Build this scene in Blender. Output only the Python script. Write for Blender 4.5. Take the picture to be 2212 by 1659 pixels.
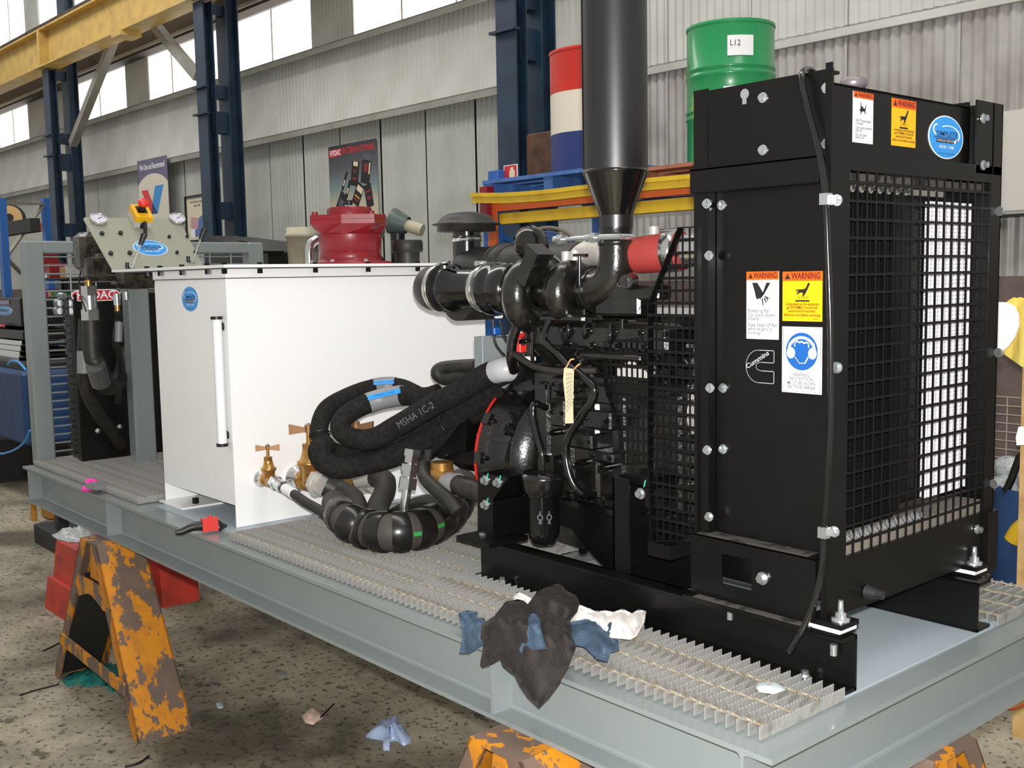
import bpy, math, random
from mathutils import Vector, Matrix
random.seed(7)
S = bpy.context.scene
for o in list(bpy.data.objects): bpy.data.objects.remove(o)
C = S.collection
H0 = 1.0                                   # height of the skid's top flange above the floor; coordinates below are measured from it
# ------------------------------------------------------------------ camera, world, lights, exposure
FPX, PITCH, ROLL, YAW = 2322.3, 0.09880266, -0.0189255, -0.86305397
CAM = Vector((1.27757, -1.77939, 1.0))
def cam_axes():
    cz, sz, cr, sr, cp, sp = math.cos(YAW), math.sin(YAW), math.cos(ROLL), math.sin(ROLL), math.cos(PITCH), math.sin(PITCH)
    cols = []
    for v in ((1,0,0),(0,1,0),(0,0,1)):
        a = cz*v[0]-sz*v[1]; b = sz*v[0]+cz*v[1]; c = v[2]
        fw = b*cp-c*sp; up = b*sp+c*cp
        cols.append((a*cr+up*sr, a*sr-up*cr, fw))
    return [Vector([cols[j][i] for j in range(3)]) for i in range(3)]      # right, down, forward in the world
RT, DN, FW = cam_axes()
cam_d = bpy.data.cameras.new('camera'); cam_o = bpy.data.objects.new('camera', cam_d); C.objects.link(cam_o)
cam_d.sensor_width = 36; cam_d.lens = 36*FPX/2212; cam_d.clip_end = 200; cam_d.clip_start = 0.05
Rm = Matrix((RT, -DN, -FW)).transposed()
cam_o.matrix_world = Matrix.Translation(CAM+Vector((0,0,H0))) @ Rm.to_4x4()
S.camera = cam_o
w = bpy.data.worlds.new('world'); S.world = w; w.use_nodes = True
bg = w.node_tree.nodes['Background']; bg.inputs[0].default_value = (1.0, 0.98, 0.94, 1); bg.inputs[1].default_value = 0.5
def lamp(name, kind, loc, power, color=(1,1,1), size=0.1, rot=None):
    d = bpy.data.lights.new(name, kind); d.energy = power; d.color = color
    if kind == 'AREA': d.size = size
    elif kind == 'SUN': d.angle = size
    else: d.shadow_soft_size = size
    o = bpy.data.objects.new(name, d); C.objects.link(o); o.location = loc
    if rot: o.rotation_euler = rot
    return o
lamp('camera_flash', 'POINT', CAM+Vector((-0.01,0.02,H0+0.07)), 640, (1,0.985,0.97), 0.02)
sky_l = lamp('roof_skylight', 'AREA', (-7.0, 0.6, 8.2), 560, (1,0.985,0.95), 1.6, (math.radians(28),0,0))
sky_l.data.shape = 'RECTANGLE'; sky_l.data.size = 22; sky_l.data.size_y = 1.6
S.view_settings.view_transform = 'Standard'; S.view_settings.look = 'None'
S.view_settings.exposure = 0.0; S.view_settings.gamma = 1.0; S.view_settings.use_curve_mapping = False

def ray(px, py): return RT*((px-1106)/FPX)+DN*((py-829.5)/FPX)+FW
def at(px, py, x=None, y=None, z=None):                                   # the point seen at a pixel that lies on a plane of the room
    d = ray(px, py)
    if x is not None: t = (x-CAM.x)/d.x
    elif y is not None: t = (y-CAM.y)/d.y
    else: t = (z-CAM.z)/d.z
    return CAM+d*t
def at_plane(px, py, p0, n):
    d = ray(px, py); p0 = Vector(p0); n = Vector(n); return CAM+d*((p0-CAM).dot(n)/d.dot(n))
def perp(npx, p): return npx*(Vector(p)-CAM).dot(FW)/FPX                      # real size of npx pixels at point p
WA = 0.0244; WD = Vector((math.cos(WA), math.sin(WA), 0)); WN = Vector((-math.sin(WA), math.cos(WA), 0))
def W(s, d, z): p = Vector((0,5,0))+WD*s+WN*d; return Vector((p.x, p.y, z))
def wat(px, py, d=0):
    p = at_plane(px, py, Vector((0,5,0))+WN*d, WN); return (p-Vector((0,5,0))).dot(WD), p.z

# ------------------------------------------------------------------ materials
def s2l(c): return tuple((v/12.92 if v <= 0.04045 else ((v+0.055)/1.055)**2.4) for v in (x/255 for x in c))
def mat(name, rgb, rough=0.5, metal=0.0, coat=0.0, noise=None, bump=None, emit=0.0, spec=0.5):
    """noise = (scale, second rgb, low, high, detail); bump = (scale, strength)"""
    m = bpy.data.materials.new(name); m.use_nodes = True; nt = m.node_tree; b = nt.nodes['Principled BSDF']
    col = (*s2l(rgb), 1)
    b.inputs['Base Color'].default_value = col; b.inputs['Roughness'].default_value = rough; b.inputs['Metallic'].default_value = metal
    b.inputs['Coat Weight'].default_value = coat; b.inputs['Coat Roughness'].default_value = 0.08
    b.inputs['Specular IOR Level'].default_value = spec
    tc = nt.nodes.new('ShaderNodeTexCoord')
    if noise:
        n = nt.nodes.new('ShaderNodeTexNoise'); n.inputs['Scale'].default_value = noise[0]; n.inputs['Detail'].default_value = noise[4] if len(noise) > 4 else 4
        nt.links.new(tc.outputs['Object'], n.inputs['Vector'])
        r = nt.nodes.new('ShaderNodeValToRGB'); r.color_ramp.elements[0].position = noise[2]; r.color_ramp.elements[1].position = noise[3]
        r.color_ramp.elements[0].color = col; r.color_ramp.elements[1].color = (*s2l(noise[1]), 1)
        nt.links.new(n.outputs['Fac'], r.inputs['Fac']); nt.links.new(r.outputs['Color'], b.inputs['Base Color'])
    if bump:
        n = nt.nodes.new('ShaderNodeTexNoise'); n.inputs['Scale'].default_value = bump[0]; n.inputs['Detail'].default_value = 5
        nt.links.new(tc.outputs['Object'], n.inputs['Vector'])
        bn = nt.nodes.new('ShaderNodeBump'); bn.inputs['Strength'].default_value = bump[1]; bn.inputs['Distance'].default_value = 0.01
        nt.links.new(n.outputs['Fac'], bn.inputs['Height']); nt.links.new(bn.outputs['Normal'], b.inputs['Normal'])
    if emit: b.inputs['Emission Color'].default_value = col; b.inputs['Emission Strength'].default_value = emit
    return m
M = {}
M['grey'] = mat('grey_paint', (133,141,141), 0.3, coat=0.2, noise=(3,(128,136,136),0.3,0.7))
M['deck'] = mat('deck_paint', (168,180,187), 0.45)
M['white'] = mat('white_enamel', (244,244,243), 0.3, coat=0.2)
M['black'] = mat('black_paint', (9,9,9), 0.36, coat=0.05, noise=(6,(15,14,13),0.4,0.8), spec=0.3)
M['gloss'] = mat('gloss_black', (14,14,14), 0.16, coat=0.6)
M['cast'] = mat('painted_casting', (18,17,16), 0.24, coat=0.4, noise=(14,(36,33,29),0.45,0.75), bump=(90,0.12))
M['stack'] = mat('satin_black_stack', (25,23,22), 0.36, metal=0.0, spec=0.7)
M['rubber'] = mat('black_rubber', (34,32,30), 0.5, noise=(20,(52,49,45),0.45,0.8))
M['braid'] = mat('woven_hose_sleeve', (26,25,24), 0.85, noise=(60,(42,40,38),0.4,0.75), bump=(300,0.5), spec=0.2)
M['wrap'] = mat('spiral_wrap_plastic', (26,25,24), 0.28, coat=0.2)
M['wrapd'] = mat('hose_under_wrap', (64,60,56), 0.6)
M['galv'] = mat('galvanised_steel', (176,175,170), 0.4, metal=0.45, noise=(26,(140,134,124),0.52,0.75), bump=(60,0.2))
M['zinc'] = mat('zinc_plate', (205,210,212), 0.22, metal=0.85)
M['chrome'] = mat('chrome_steel', (215,215,212), 0.14, metal=0.95)
M['alu'] = mat('bare_aluminium', (235,232,238), 0.4, metal=0.25)  # daylight glare on the radiator core, put into a near-white metal colour
M['castalu'] = mat('cast_aluminium', (205,200,192), 0.45, metal=0.4, bump=(80,0.2))
M['brass'] = mat('brass', (196,150,84), 0.3, metal=0.8, noise=(18,(160,112,58),0.4,0.8))
M['redp'] = mat('red_paint', (140,24,34), 0.38, coat=0.1, noise=(25,(126,20,30),0.3,0.7))
M['redring'] = mat('red_ring', (205,40,26), 0.4)
M['silicone'] = mat('red_silicone', (156,56,50), 0.55, noise=(8,(142,46,42),0.3,0.8))
M['redplastic'] = mat('red_plastic', (222,50,40), 0.4)
M['pink'] = mat('pink_tape', (240,60,170), 0.5)
M['yellow'] = mat('yellow_plastic', (240,180,20), 0.4)
M['cable_black'] = mat('black_plastic', (18,18,18), 0.4)
M['panelgrey'] = mat('panel_hammer_paint', (142,143,128), 0.5, noise=(120,(152,153,138),0.35,0.7))
M['paper'] = mat('tag_card', (224,206,170), 0.7)
M['stw'] = mat('sticker_white', (240,240,240), 0.4)
M['stv'] = mat('vellow_print', (226,178,10), 0.4); M['stv'].name = 'sticker_yellow'
M['sto'] = mat('sticker_orange', (222,92,18), 0.4)
M['stb'] = mat('sticker_blue', (26,90,165), 0.35)
M['stc'] = mat('sticker_cyan', (50,150,225), 0.35)
M['ink'] = mat('print_black', (28,24,24), 0.5)
M['inkg'] = mat('print_grey', (84,84,90), 0.5)
M['inkw'] = mat('print_white', (235,238,240), 0.5)
M['inkn'] = mat('print_navy', (40,58,110), 0.5)
M['inkr'] = mat('print_red', (200,40,50), 0.5)
M['silver'] = mat('print_silver', (170,172,175), 0.4)
M['green'] = mat('print_green', (50,150,70), 0.5)
M['hoselabel'] = mat('hose_label_grey', (130,132,134), 0.45)
M['clear'] = mat('clear_plastic_film', (200,205,208), 0.18, noise=(40,(150,152,150),0.4,0.7), bump=(40,0.6))
M['bluecol'] = mat('blue_steelwork', (34,58,80), 0.45, noise=(4,(26,40,54),0.35,0.75))
M['crane'] = mat('crane_yellow', (205,172,92), 0.55, noise=(5,(176,140,78),0.4,0.8))
M['eave'] = mat('eave_brown', (70,58,44), 0.7, noise=(6,(52,44,34),0.4,0.8))
M['girt'] = mat('girt_paint', (150,147,138), 0.55, noise=(3,(128,124,114),0.4,0.8))
M['sheet'] = mat('corrugated_grey', (186,188,181), 0.5, noise=(1.6,(164,165,157),0.4,0.75,8))
M['sheet2'] = mat('corrugated_pale', (202,202,196), 0.5, noise=(1.6,(182,181,173),0.4,0.75,8))
M['sheetd'] = mat('corrugated_bare', (178,175,170), 0.45, metal=0.1, noise=(2.2,(140,134,128),0.42,0.7,8))
M['pane'] = mat('fibreglass_pane', (255,253,248), 0.5, emit=2.2)
M['dado'] = mat('masonry_dado', (112,98,92), 0.85, noise=(7,(92,80,76),0.35,0.7), bump=(30,0.3))
M['drumred'] = mat('drum_red', (200,44,30), 0.4, noise=(5,(180,40,30),0.4,0.8))
M['drumwhite'] = mat('drum_white', (222,214,196), 0.45)
M['drumblue'] = mat('drum_blue', (38,52,110), 0.42)
M['drumgreen'] = mat('drum_green', (24,140,78), 0.3, coat=0.3)
M['rackblue'] = mat('rack_blue', (36,96,170), 0.45)
M['rackorange'] = mat('rack_orange', (196,90,36), 0.5)
M['rackyellow'] = mat('yellow_enamel', (222,182,36), 0.42, noise=(8,(196,156,30),0.45,0.8))
M['pallet'] = mat('pallet_blue', (74,118,184), 0.6, noise=(8,(52,84,138),0.4,0.8))
M['palletwood'] = mat('red_brown_timber', (168,108,82), 0.7, noise=(9,(140,88,66),0.4,0.8))
M['rust'] = mat('rusty_brown', (96,62,40), 0.75, noise=(9,(60,40,30),0.35,0.7))
M['fabricblue'] = mat('blue_grey_rag', (74,92,110), 0.9, noise=(30,(60,76,94),0.4,0.7), bump=(120,0.4), spec=0.1)
M['fabricblack'] = mat('charcoal_rag', (50,47,46), 0.95, noise=(25,(62,58,56),0.4,0.75), bump=(120,0.4), spec=0.1)
M['fabricwhite'] = mat('white_rag', (232,226,220), 0.85, bump=(60,0.3), spec=0.1)
M['teal'] = mat('teal_glove', (12,120,108), 0.7, noise=(30,(8,84,78),0.4,0.7))
M['crate'] = mat('red_crate_plastic', (200,58,38), 0.5, noise=(6,(130,44,32),0.45,0.75))
M['blackblock'] = mat('black_steel', (34,36,38), 0.5)
M['bluebin'] = mat('blue_bin', (30,66,112), 0.55, noise=(5,(24,52,92),0.4,0.8))
M['cardboard'] = mat('cardboard', (168,132,92), 0.8)
M['timber'] = mat('raw_timber', (206,170,112), 0.7, noise=(12,(180,140,86),0.4,0.7))
M['beige'] = mat('beige_plastic', (190,184,160), 0.6, noise=(8,(160,150,124),0.4,0.8))
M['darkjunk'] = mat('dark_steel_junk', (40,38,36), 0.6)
M['hivis'] = mat('hi_vis_cloth', (236,214,110), 0.8, bump=(30,0.3))
M['reflect'] = mat('reflective_tape', (255,255,255), 0.3)
M['cablespool'] = mat('spool_face_timber', (222,180,122), 0.7)
def worn_paint():
    m = bpy.data.materials.new('worn_orange_paint'); m.use_nodes = True; nt = m.node_tree; b = nt.nodes['Principled BSDF']
    tc = nt.nodes.new('ShaderNodeTexCoord')
    n = nt.nodes.new('ShaderNodeTexNoise'); n.inputs['Scale'].default_value = 7.5; n.inputs['Detail'].default_value = 10; n.inputs['Roughness'].default_value = 0.66
    mp = nt.nodes.new('ShaderNodeMapping'); mp.inputs['Scale'].default_value = (1,1,0.55); nt.links.new(tc.outputs['Object'], mp.inputs['Vector'])
    nt.links.new(mp.outputs['Vector'], n.inputs['Vector'])
    r = nt.nodes.new('ShaderNodeValToRGB'); r.color_ramp.elements[0].position = 0.495; r.color_ramp.elements[1].position = 0.51
    r.color_ramp.elements[0].color = (0,0,0,1); r.color_ramp.elements[1].color = (1,1,1,1); nt.links.new(n.outputs['Fac'], r.inputs['Fac'])
    n2 = nt.nodes.new('ShaderNodeTexNoise'); n2.inputs['Scale'].default_value = 14; n2.inputs['Detail'].default_value = 6; nt.links.new(tc.outputs['Object'], n2.inputs['Vector'])
    c1 = nt.nodes.new('ShaderNodeValToRGB'); c1.color_ramp.elements[0].color = (*s2l((206,132,20)),1); c1.color_ramp.elements[1].color = (*s2l((176,112,36)),1)
    c1.color_ramp.elements[0].position = 0.45; c1.color_ramp.elements[1].position = 0.75
    c2 = nt.nodes.new('ShaderNodeValToRGB'); c2.color_ramp.elements[0].color = (*s2l((92,78,70)),1); c2.color_ramp.elements[1].color = (*s2l((122,100,84)),1)
    nt.links.new(n2.outputs['Fac'], c1.inputs['Fac']); nt.links.new(n2.outputs['Fac'], c2.inputs['Fac'])
    mx = nt.nodes.new('ShaderNodeMix'); mx.data_type = 'RGBA'
    nt.links.new(r.outputs['Color'], mx.inputs[0]); nt.links.new(c1.outputs['Color'], mx.inputs[6]); nt.links.new(c2.outputs['Color'], mx.inputs[7])
    nt.links.new(mx.outputs[2], b.inputs['Base Color']); b.inputs['Roughness'].default_value = 0.55
    bn = nt.nodes.new('ShaderNodeBump'); bn.inputs['Strength'].default_value = 0.4; bn.inputs['Distance'].default_value = -0.003
    nt.links.new(r.outputs['Color'], bn.inputs['Height']); nt.links.new(bn.outputs['Normal'], b.inputs['Normal'])
    return m
M['worn'] = worn_paint()
def concrete():
    m = bpy.data.materials.new('stained_concrete'); m.use_nodes = True; nt = m.node_tree; b = nt.nodes['Principled BSDF']
    tc = nt.nodes.new('ShaderNodeTexCoord')
    def noise(sc, det, lo, hi, rough=0.6):
        n = nt.nodes.new('ShaderNodeTexNoise'); n.inputs['Scale'].default_value = sc; n.inputs['Detail'].default_value = det; n.inputs['Roughness'].default_value = rough
        nt.links.new(tc.outputs['Object'], n.inputs['Vector'])
        r = nt.nodes.new('ShaderNodeValToRGB'); r.color_ramp.elements[0].position = lo; r.color_ramp.elements[1].position = hi
        nt.links.new(n.outputs['Fac'], r.inputs['Fac']); return n, r
    n1, base = noise(5, 6, 0.3, 0.7); base.color_ramp.elements[0].color = (*s2l((150,142,121)),1); base.color_ramp.elements[1].color = (*s2l((176,168,146)),1)
    n2, sp = noise(30, 6, 0.56, 0.62); n3, big = noise(0.8, 8, 0.44, 0.62); n4, blot = noise(8, 7, 0.60, 0.66)
    def mix(fac, a, colr, k):
        mx = nt.nodes.new('ShaderNodeMix'); mx.data_type = 'RGBA'
        mu = nt.nodes.new('ShaderNodeMath'); mu.operation = 'MULTIPLY'; mu.inputs[1].default_value = k; nt.links.new(fac, mu.inputs[0]); nt.links.new(mu.outputs[0], mx.inputs[0])
        nt.links.new(a, mx.inputs[6]); mx.inputs[7].default_value = (*s2l(colr),1); return mx.outputs[2]
    c = mix(big.outputs['Color'], base.outputs['Color'], (74,67,52), 0.9)
    c = mix(blot.outputs['Color'], c, (66,58,46), 0.8); c = mix(sp.outputs['Color'], c, (50,46,38), 0.85)
    nt.links.new(c, b.inputs['Base Color']); b.inputs['Roughness'].default_value = 0.8
    bn = nt.nodes.new('ShaderNodeBump'); bn.inputs['Strength'].default_value = 0.25; bn.inputs['Distance'].default_value = 0.01
    nt.links.new(n2.outputs['Fac'], bn.inputs['Height']); nt.links.new(bn.outputs['Normal'], b.inputs['Normal'])
    return m
M['concrete'] = concrete()

# ------------------------------------------------------------------ mesh building helpers
V = Vector
def frame(n):
    n = V(n).normalized(); a = V((0,0,1)) if abs(n.z) < 0.9 else V((1,0,0)); u = a.cross(n).normalized(); return u, n.cross(u), n
def smooth_path(pts, k=6):
    pts = [V(p) for p in pts]
    if k <= 1 or len(pts) < 3: return pts
    out = []
    P = [pts[0]*2-pts[1]]+pts+[pts[-1]*2-pts[-2]]
    for i in range(1, len(P)-2):
        a, b, c, d = P[i-1:i+3]
        for j in range(k):
            t = j/k; out.append(0.5*((2*b)+(c-a)*t+(2*a-5*b+4*c-d)*t*t+(3*b-a-3*c+d)*t**3))
    out.append(pts[-1]); return out
class MB:
    def __init__(s): s.v = []; s.f = []; s.sm = []
    def add(s, vs, fs, smooth=False):
        n = len(s.v); s.v += [V(p) for p in vs]; s.f += [tuple(i+n for i in f) for f in fs]; s.sm += [smooth]*len(fs); return s
    def obox(s, c, ax, h):
        c = V(c); A = [V(a)*k for a, k in zip(ax, h)]
        vs = [c+A[0]*i+A[1]*j+A[2]*k for i in (-1,1) for j in (-1,1) for k in (-1,1)]
        return s.add(vs, [(0,1,3,2),(4,6,7,5),(0,4,5,1),(2,3,7,6),(0,2,6,4),(1,5,7,3)])
    def box(s, x0, x1, y0, y1, z0, z1): return s.obox(((x0+x1)/2,(y0+y1)/2,(z0+z1)/2), ((1,0,0),(0,1,0),(0,0,1)), (abs(x1-x0)/2,abs(y1-y0)/2,abs(z1-z0)/2))
    def rbox(s, x0, x1, y0, y1, z0, z1, r=0.01):                          # box with bevelled upright edges and top/bottom edges
        vs = []; rings = [(z0,r),(z0+r,0),(z1-r,0),(z1,r)]
        for z, i in rings:
            X0,X1,Y0,Y1 = x0+i,x1-i,y0+i,y1-i
            vs += [V(p) for p in ((X0+r,Y0,z),(X1-r,Y0,z),(X1,Y0+r,z),(X1,Y1-r,z),(X1-r,Y1,z),(X0+r,Y1,z),(X0,Y1-r,z),(X0,Y0+r,z))]
        fs = [(a*8+i, a*8+(i+1)%8, a*8+8+(i+1)%8, a*8+8+i) for a in range(3) for i in range(8)]
        fs += [tuple(range(7,-1,-1)), tuple(range(24,32))]
        return s.add(vs, fs)
    def bar(s, a, b, wu, wv, up=(0,0,1)):                                 # square bar between two points
        a = V(a); b = V(b); n = (b-a).normalized(); u = n.cross(V(up))
        if u.length < 1e-4: u = n.cross(V((1,0,0)))
        u.normalize(); v = u.cross(n)
        return s.obox((a+b)/2, (n,u,v), ((b-a).length/2, wu/2, wv/2))
    def cyl(s, a, b, r0, r1=None, n=20, caps=True):
        r1 = r0 if r1 is None else r1; a = V(a); b = V(b); u, v, _ = frame(b-a)
        ring = lambda c, r: [c+u*(r*math.cos(2*math.pi*i/n))+v*(r*math.sin(2*math.pi*i/n)) for i in range(n)]
        s.add(ring(a,r0)+ring(b,r1), [(i,(i+1)%n,n+(i+1)%n,n+i) for i in range(n)], True)
        if caps:
            if r0 > 1e-5: s.add(ring(a,r0), [tuple(range(n-1,-1,-1))])
            if r1 > 1e-5: s.add(ring(b,r1), [tuple(range(n))])
        return s
    def hexa(s, a, b, r): 
        n = len(s.f); s.cyl(a, b, r, r, 6); s.sm[n:] = [False]*(len(s.f)-n); return s
    def lathe(s, prof, o, ax, n=28, caps=True):                           # prof = [(radius, distance along axis)]
        o = V(o); u, v, a = frame(ax); vs = []
        for r, h in prof: vs += [o+a*h+u*(r*math.cos(2*math.pi*i/n))+v*(r*math.sin(2*math.pi*i/n)) for i in range(n)]
        s.add(vs, [(j*n+i, j*n+(i+1)%n, j*n+n+(i+1)%n, j*n+n+i) for j in range(len(prof)-1) for i in range(n)], True)
        if caps:
            for k, (r, h) in ((0, prof[0]), (1, prof[-1])):
                if r > 1e-4:
                    ring = [o+a*h+u*(r*math.cos(2*math.pi*i/n))+v*(r*math.sin(2*math.pi*i/n)) for i in range(n)]
                    s.add(ring, [tuple(range(n)) if k else tuple(range(n-1,-1,-1))])
        return s
    def tube(s, pts, r, n=12, k=6, caps=True):
        P = smooth_path(pts, k); m = len(P)
        R = r if callable(r) else (lambda t: r)
        t0 = (P[1]-P[0]).normalized(); u, v, _ = frame(t0); vs = []
        for i, p in enumerate(P):
            t = (P[min(i+1,m-1)]-P[max(i-1,0)]).normalized()
            u = (u-t*u.dot(t)).normalized(); v = t.cross(u); rr = R(i/(m-1))
            vs += [p+u*(rr*math.cos(2*math.pi*j/n))+v*(rr*math.sin(2*math.pi*j/n)) for j in range(n)]
        s.add(vs, [(i*n+j, i*n+(j+1)%n, i*n+n+(j+1)%n, i*n+n+j) for i in range(m-1) for j in range(n)], True)
        if caps: s.add(vs[:n], [tuple(range(n-1,-1,-1))]); s.add(vs[-n:], [tuple(range(n))])
        return s
    def prism(s, poly, t):                                                # polygon (list of points) pushed along vector t
        n = len(poly); t = V(t); a = [V(p) for p in poly]
        nor = sum(((a[i]-a[0]).cross(a[(i+1)%n]-a[0]) for i in range(n)), V((0,0,0)))
        if nor.dot(t) < 0: a = a[::-1]
        return s.add(a+[p+t for p in a], [tuple(range(n-1,-1,-1)), tuple(range(n,2*n))]+[(i,(i+1)%n,n+(i+1)%n,n+i) for i in range(n)])
    def ball(s, c, r, n=14, sc=(1,1,1)):
        c = V(c); vs = []; m = n//2
        for j in range(m+1):
            th = math.pi*j/m
            vs += [c+V((r*sc[0]*math.sin(th)*math.cos(2*math.pi*i/n), r*sc[1]*math.sin(th)*math.sin(2*math.pi*i/n), r*sc[2]*math.cos(th))) for i in range(n)]
        return s.add(vs, [(j*n+i, j*n+n+i, j*n+n+(i+1)%n, j*n+(i+1)%n) for j in range(m) for i in range(n)], True)
    def torus(s, c, ax, R, r, n=36, k=8, a0=0, a1=2*math.pi):
        u, v, a = frame(ax); c = V(c); full = abs(a1-a0-2*math.pi) < 1e-4
        pts = [c+(u*math.cos(a0+(a1-a0)*i/n)+v*math.sin(a0+(a1-a0)*i/n))*R for i in range(n+(0 if full else 1))]
        if full: pts.append(pts[0])
        return s.tube(pts, r, k, 1, not full)
    def bolt(s, p, n, r=0.009, h=0.008):
        p = V(p); n = V(n).normalized(); s.cyl(p, p+n*h*0.35, r*1.5, None, 14); s.hexa(p+n*h*0.35, p+n*(h*1.35), r); return s
    def me(s, name, base):
        m = bpy.data.meshes.new(name); m.from_pydata([p+V((0,0,H0))-base for p in s.v], [], s.f)
        m.polygons.foreach_set('use_smooth', s.sm); m.update(); return m
    def build(s, name, material, parent=None, label=None, cat=None, group=None, kind=None):
        base = root_base(parent) if parent else V((0,0,0))
        if not parent and cat: 
            lo = [min(p[i] for p in s.v) for i in range(3)]; hi = [max(p[i] for p in s.v) for i in range(3)]
            base = V(((lo[0]+hi[0])/2, (lo[1]+hi[1])/2, lo[2]+H0))
        me = s.me(name, base); me.materials.append(M[material] if isinstance(material, str) else material)
        o = bpy.data.objects.new(name, me); C.objects.link(o)
        if parent: o.parent = parent
        else: o.location = base
        tag(o, label, cat, group, kind); return o
BASES = {}
def root_base(o):
    while o.parent: o = o.parent
    return V(o.location)
def tag(o, label=None, cat=None, group=None, kind=None):
    if label: o['label'] = label
    if cat: o['category'] = cat
    if group: o['group'] = group
    if kind: o['kind'] = kind
def thing(name, label, cat, loc, group=None):
    o = bpy.data.objects.new(name, None); C.objects.link(o); o.location = V(loc)+V((0,0,H0)); o.empty_display_size = 0.1
    tag(o, label, cat, group); return o
def copy_part(src, parent, off, name=None):
    o = src.copy(); C.objects.link(o); o.parent = parent; o.location = V(src.location)+V(off); return o
def text(s, size, p, u, v, material, parent, name='lettering', align='CENTER', squeeze=1.0, lift=0.0012, bold=0.0, fit=None):
    cu = bpy.data.curves.new('t', 'FONT'); cu.body = s; cu.size = 1.0; cu.align_x = align; cu.align_y = 'CENTER'; cu.resolution_u = 2; cu.offset = bold; cu.space_line = 0.95
    ob = bpy.data.objects.new('t', cu); C.objects.link(ob)
    dg = bpy.context.evaluated_depsgraph_get(); dg.update(); me = bpy.data.meshes.new_from_object(ob.evaluated_get(dg))
    bpy.data.objects.remove(ob); bpy.data.curves.remove(cu)
    u = V(u).normalized(); v = V(v).normalized(); n = u.cross(v)
    base = root_base(parent)
    if fit:
        xs = [q.co.x for q in me.vertices]; squeeze = fit/max(1e-6,(max(xs)-min(xs))*size)
    for q in me.vertices: q.co = V(p)+u*(q.co.x*size*squeeze)+v*(q.co.y*size)+n*lift+V((0,0,H0))-base
    me.materials.clear(); me.materials.append(M[material]); me.name = name
    o = bpy.data.objects.new(name, me); C.objects.link(o); o.parent = parent; return o
class Face:
    """a flat rectangle on a thing: origin, right and up vectors; flat print is laid on it in its own 0..1 coordinates"""
    def __init__(s, o, u, v, wd, ht): s.o = V(o); s.u = V(u).normalized(); s.v = V(v).normalized(); s.w = wd; s.h = ht; s.n = s.u.cross(s.v)
    def p(s, a, b, lift=0): return s.o+s.u*(a*s.w)+s.v*(b*s.h)+s.n*lift
    def poly(s, pts, l0=0.0, l1=0.001): return [s.p(a,b,l0) for a,b in pts], s.n*(l1-l0)
    def plate(s, mb, pts, l0=0.0, l1=0.001): q, t = s.poly(pts, l0, l1); return mb.prism(q, t)
    def ell(s, mb, ca, cb, ra, rb, l0=0.0, l1=0.001, n=32, inner=0.0, a0=0, a1=360):
        A = [math.radians(a0+(a1-a0)*i/n) for i in range(n+1)]
        if inner <= 0: return s.plate(mb, [(ca+ra*math.cos(a), cb+rb*math.sin(a)) for a in A[:-1]], l0, l1)
        for i in range(n):
            s.plate(mb, [(ca+ra*k*math.cos(a), cb+rb*k*math.sin(a)) for a, k in ((A[i],1),(A[i+1],1),(A[i+1],inner),(A[i],inner))], l0, l1)
        return mb
RECT = [(0,0),(1,0),(1,1),(0,1)]

# ------------------------------------------------------------------ the setting: floor, wall
f = MB().box(-26, 5.5, -6, 5.2, -H0-0.1, -H0).build('floor', 'concrete', kind='structure')
wall = bpy.data.objects.new('wall_back', None); C.objects.link(wall); wall.location = (-8,5,0); tag(wall, kind='structure')
def wbox(mb, s0, s1, d0, d1, z0, z1): return mb.obox(W((s0+s1)/2,(d0+d1)/2,(z0+z1)/2), (WD,WN,V((0,0,1))), (abs(s1-s0)/2,abs(d1-d0)/2,abs(z1-z0)/2))
def sheet_mesh(wd, ht, pitch=0.076, amp=0.0115, seg=6):
    n = int(round(wd/pitch*seg)); vs = []; fs = []
    for i in range(n+1):
        s_ = wd*i/n; d_ = amp*math.cos(2*math.pi*s_/pitch)
        vs += [WD*s_+WN*d_, WD*s_+WN*d_+V((0,0,ht))]
    for i in range(n): fs.append((2*i,2*i+2,2*i+3,2*i+1))
    m = bpy.data.meshes.new('corrugated_sheet'); m.from_pydata(vs, [], fs); m.polygons.foreach_set('use_smooth', [True]*len(fs)); m.update(); return m
SHEETS = {}
def sheet(s0, wd, z0, z1, m, d=0.0):
    key = (round(wd,3), round(z1-z0,3), m)
    if key not in SHEETS: SHEETS[key] = sheet_mesh(wd, z1-z0); SHEETS[key].materials.append(M[m])
    o = bpy.data.objects.new('corrugated_sheet', SHEETS[key]); C.objects.link(o); o.parent = wall
    o.location = W(s0, d, z0)+V((0,0,H0))-V(wall.location); return o
def run(s0, s1, z0, z1, m, step=0.76, gap=-0.015):
    n = max(1, round((s1-s0)/step)); wd = (s1-s0)/n
    for i in range(n): sheet(s0+i*wd, wd-gap, z0, z1, m, 0.004*(i % 2))
run(-25, -5.35, 0.95, 2.72, 'sheet', 0.8, 0.022); run(-25, -5.35, 2.72, 3.62, 'sheet2')
mb = MB(); wbox(mb, -25, -5.3, 0.03, 0.05, 0.95, 2.72); mb.build('wall_lining', 'blackblock', wall)
run(-5.35, 2.6, 0.95, 2.68, 'sheetd'); run(-5.35, 2.6, 2.66, 4.6, 'sheet2')
for a, b in ((-9.79,-8.95),(-15.04,-14.24),(-19.4,-17.11)): run(a, b, 3.57, 4.3, 'sheet')
run(-25, -5.35, 4.7, 5.1, 'sheet')
tr = MB(); wbox(tr, -25, 2.6, -0.05, 0.06, -H0, 0.95); tr.build('masonry_dado', 'dado', wall)
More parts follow.
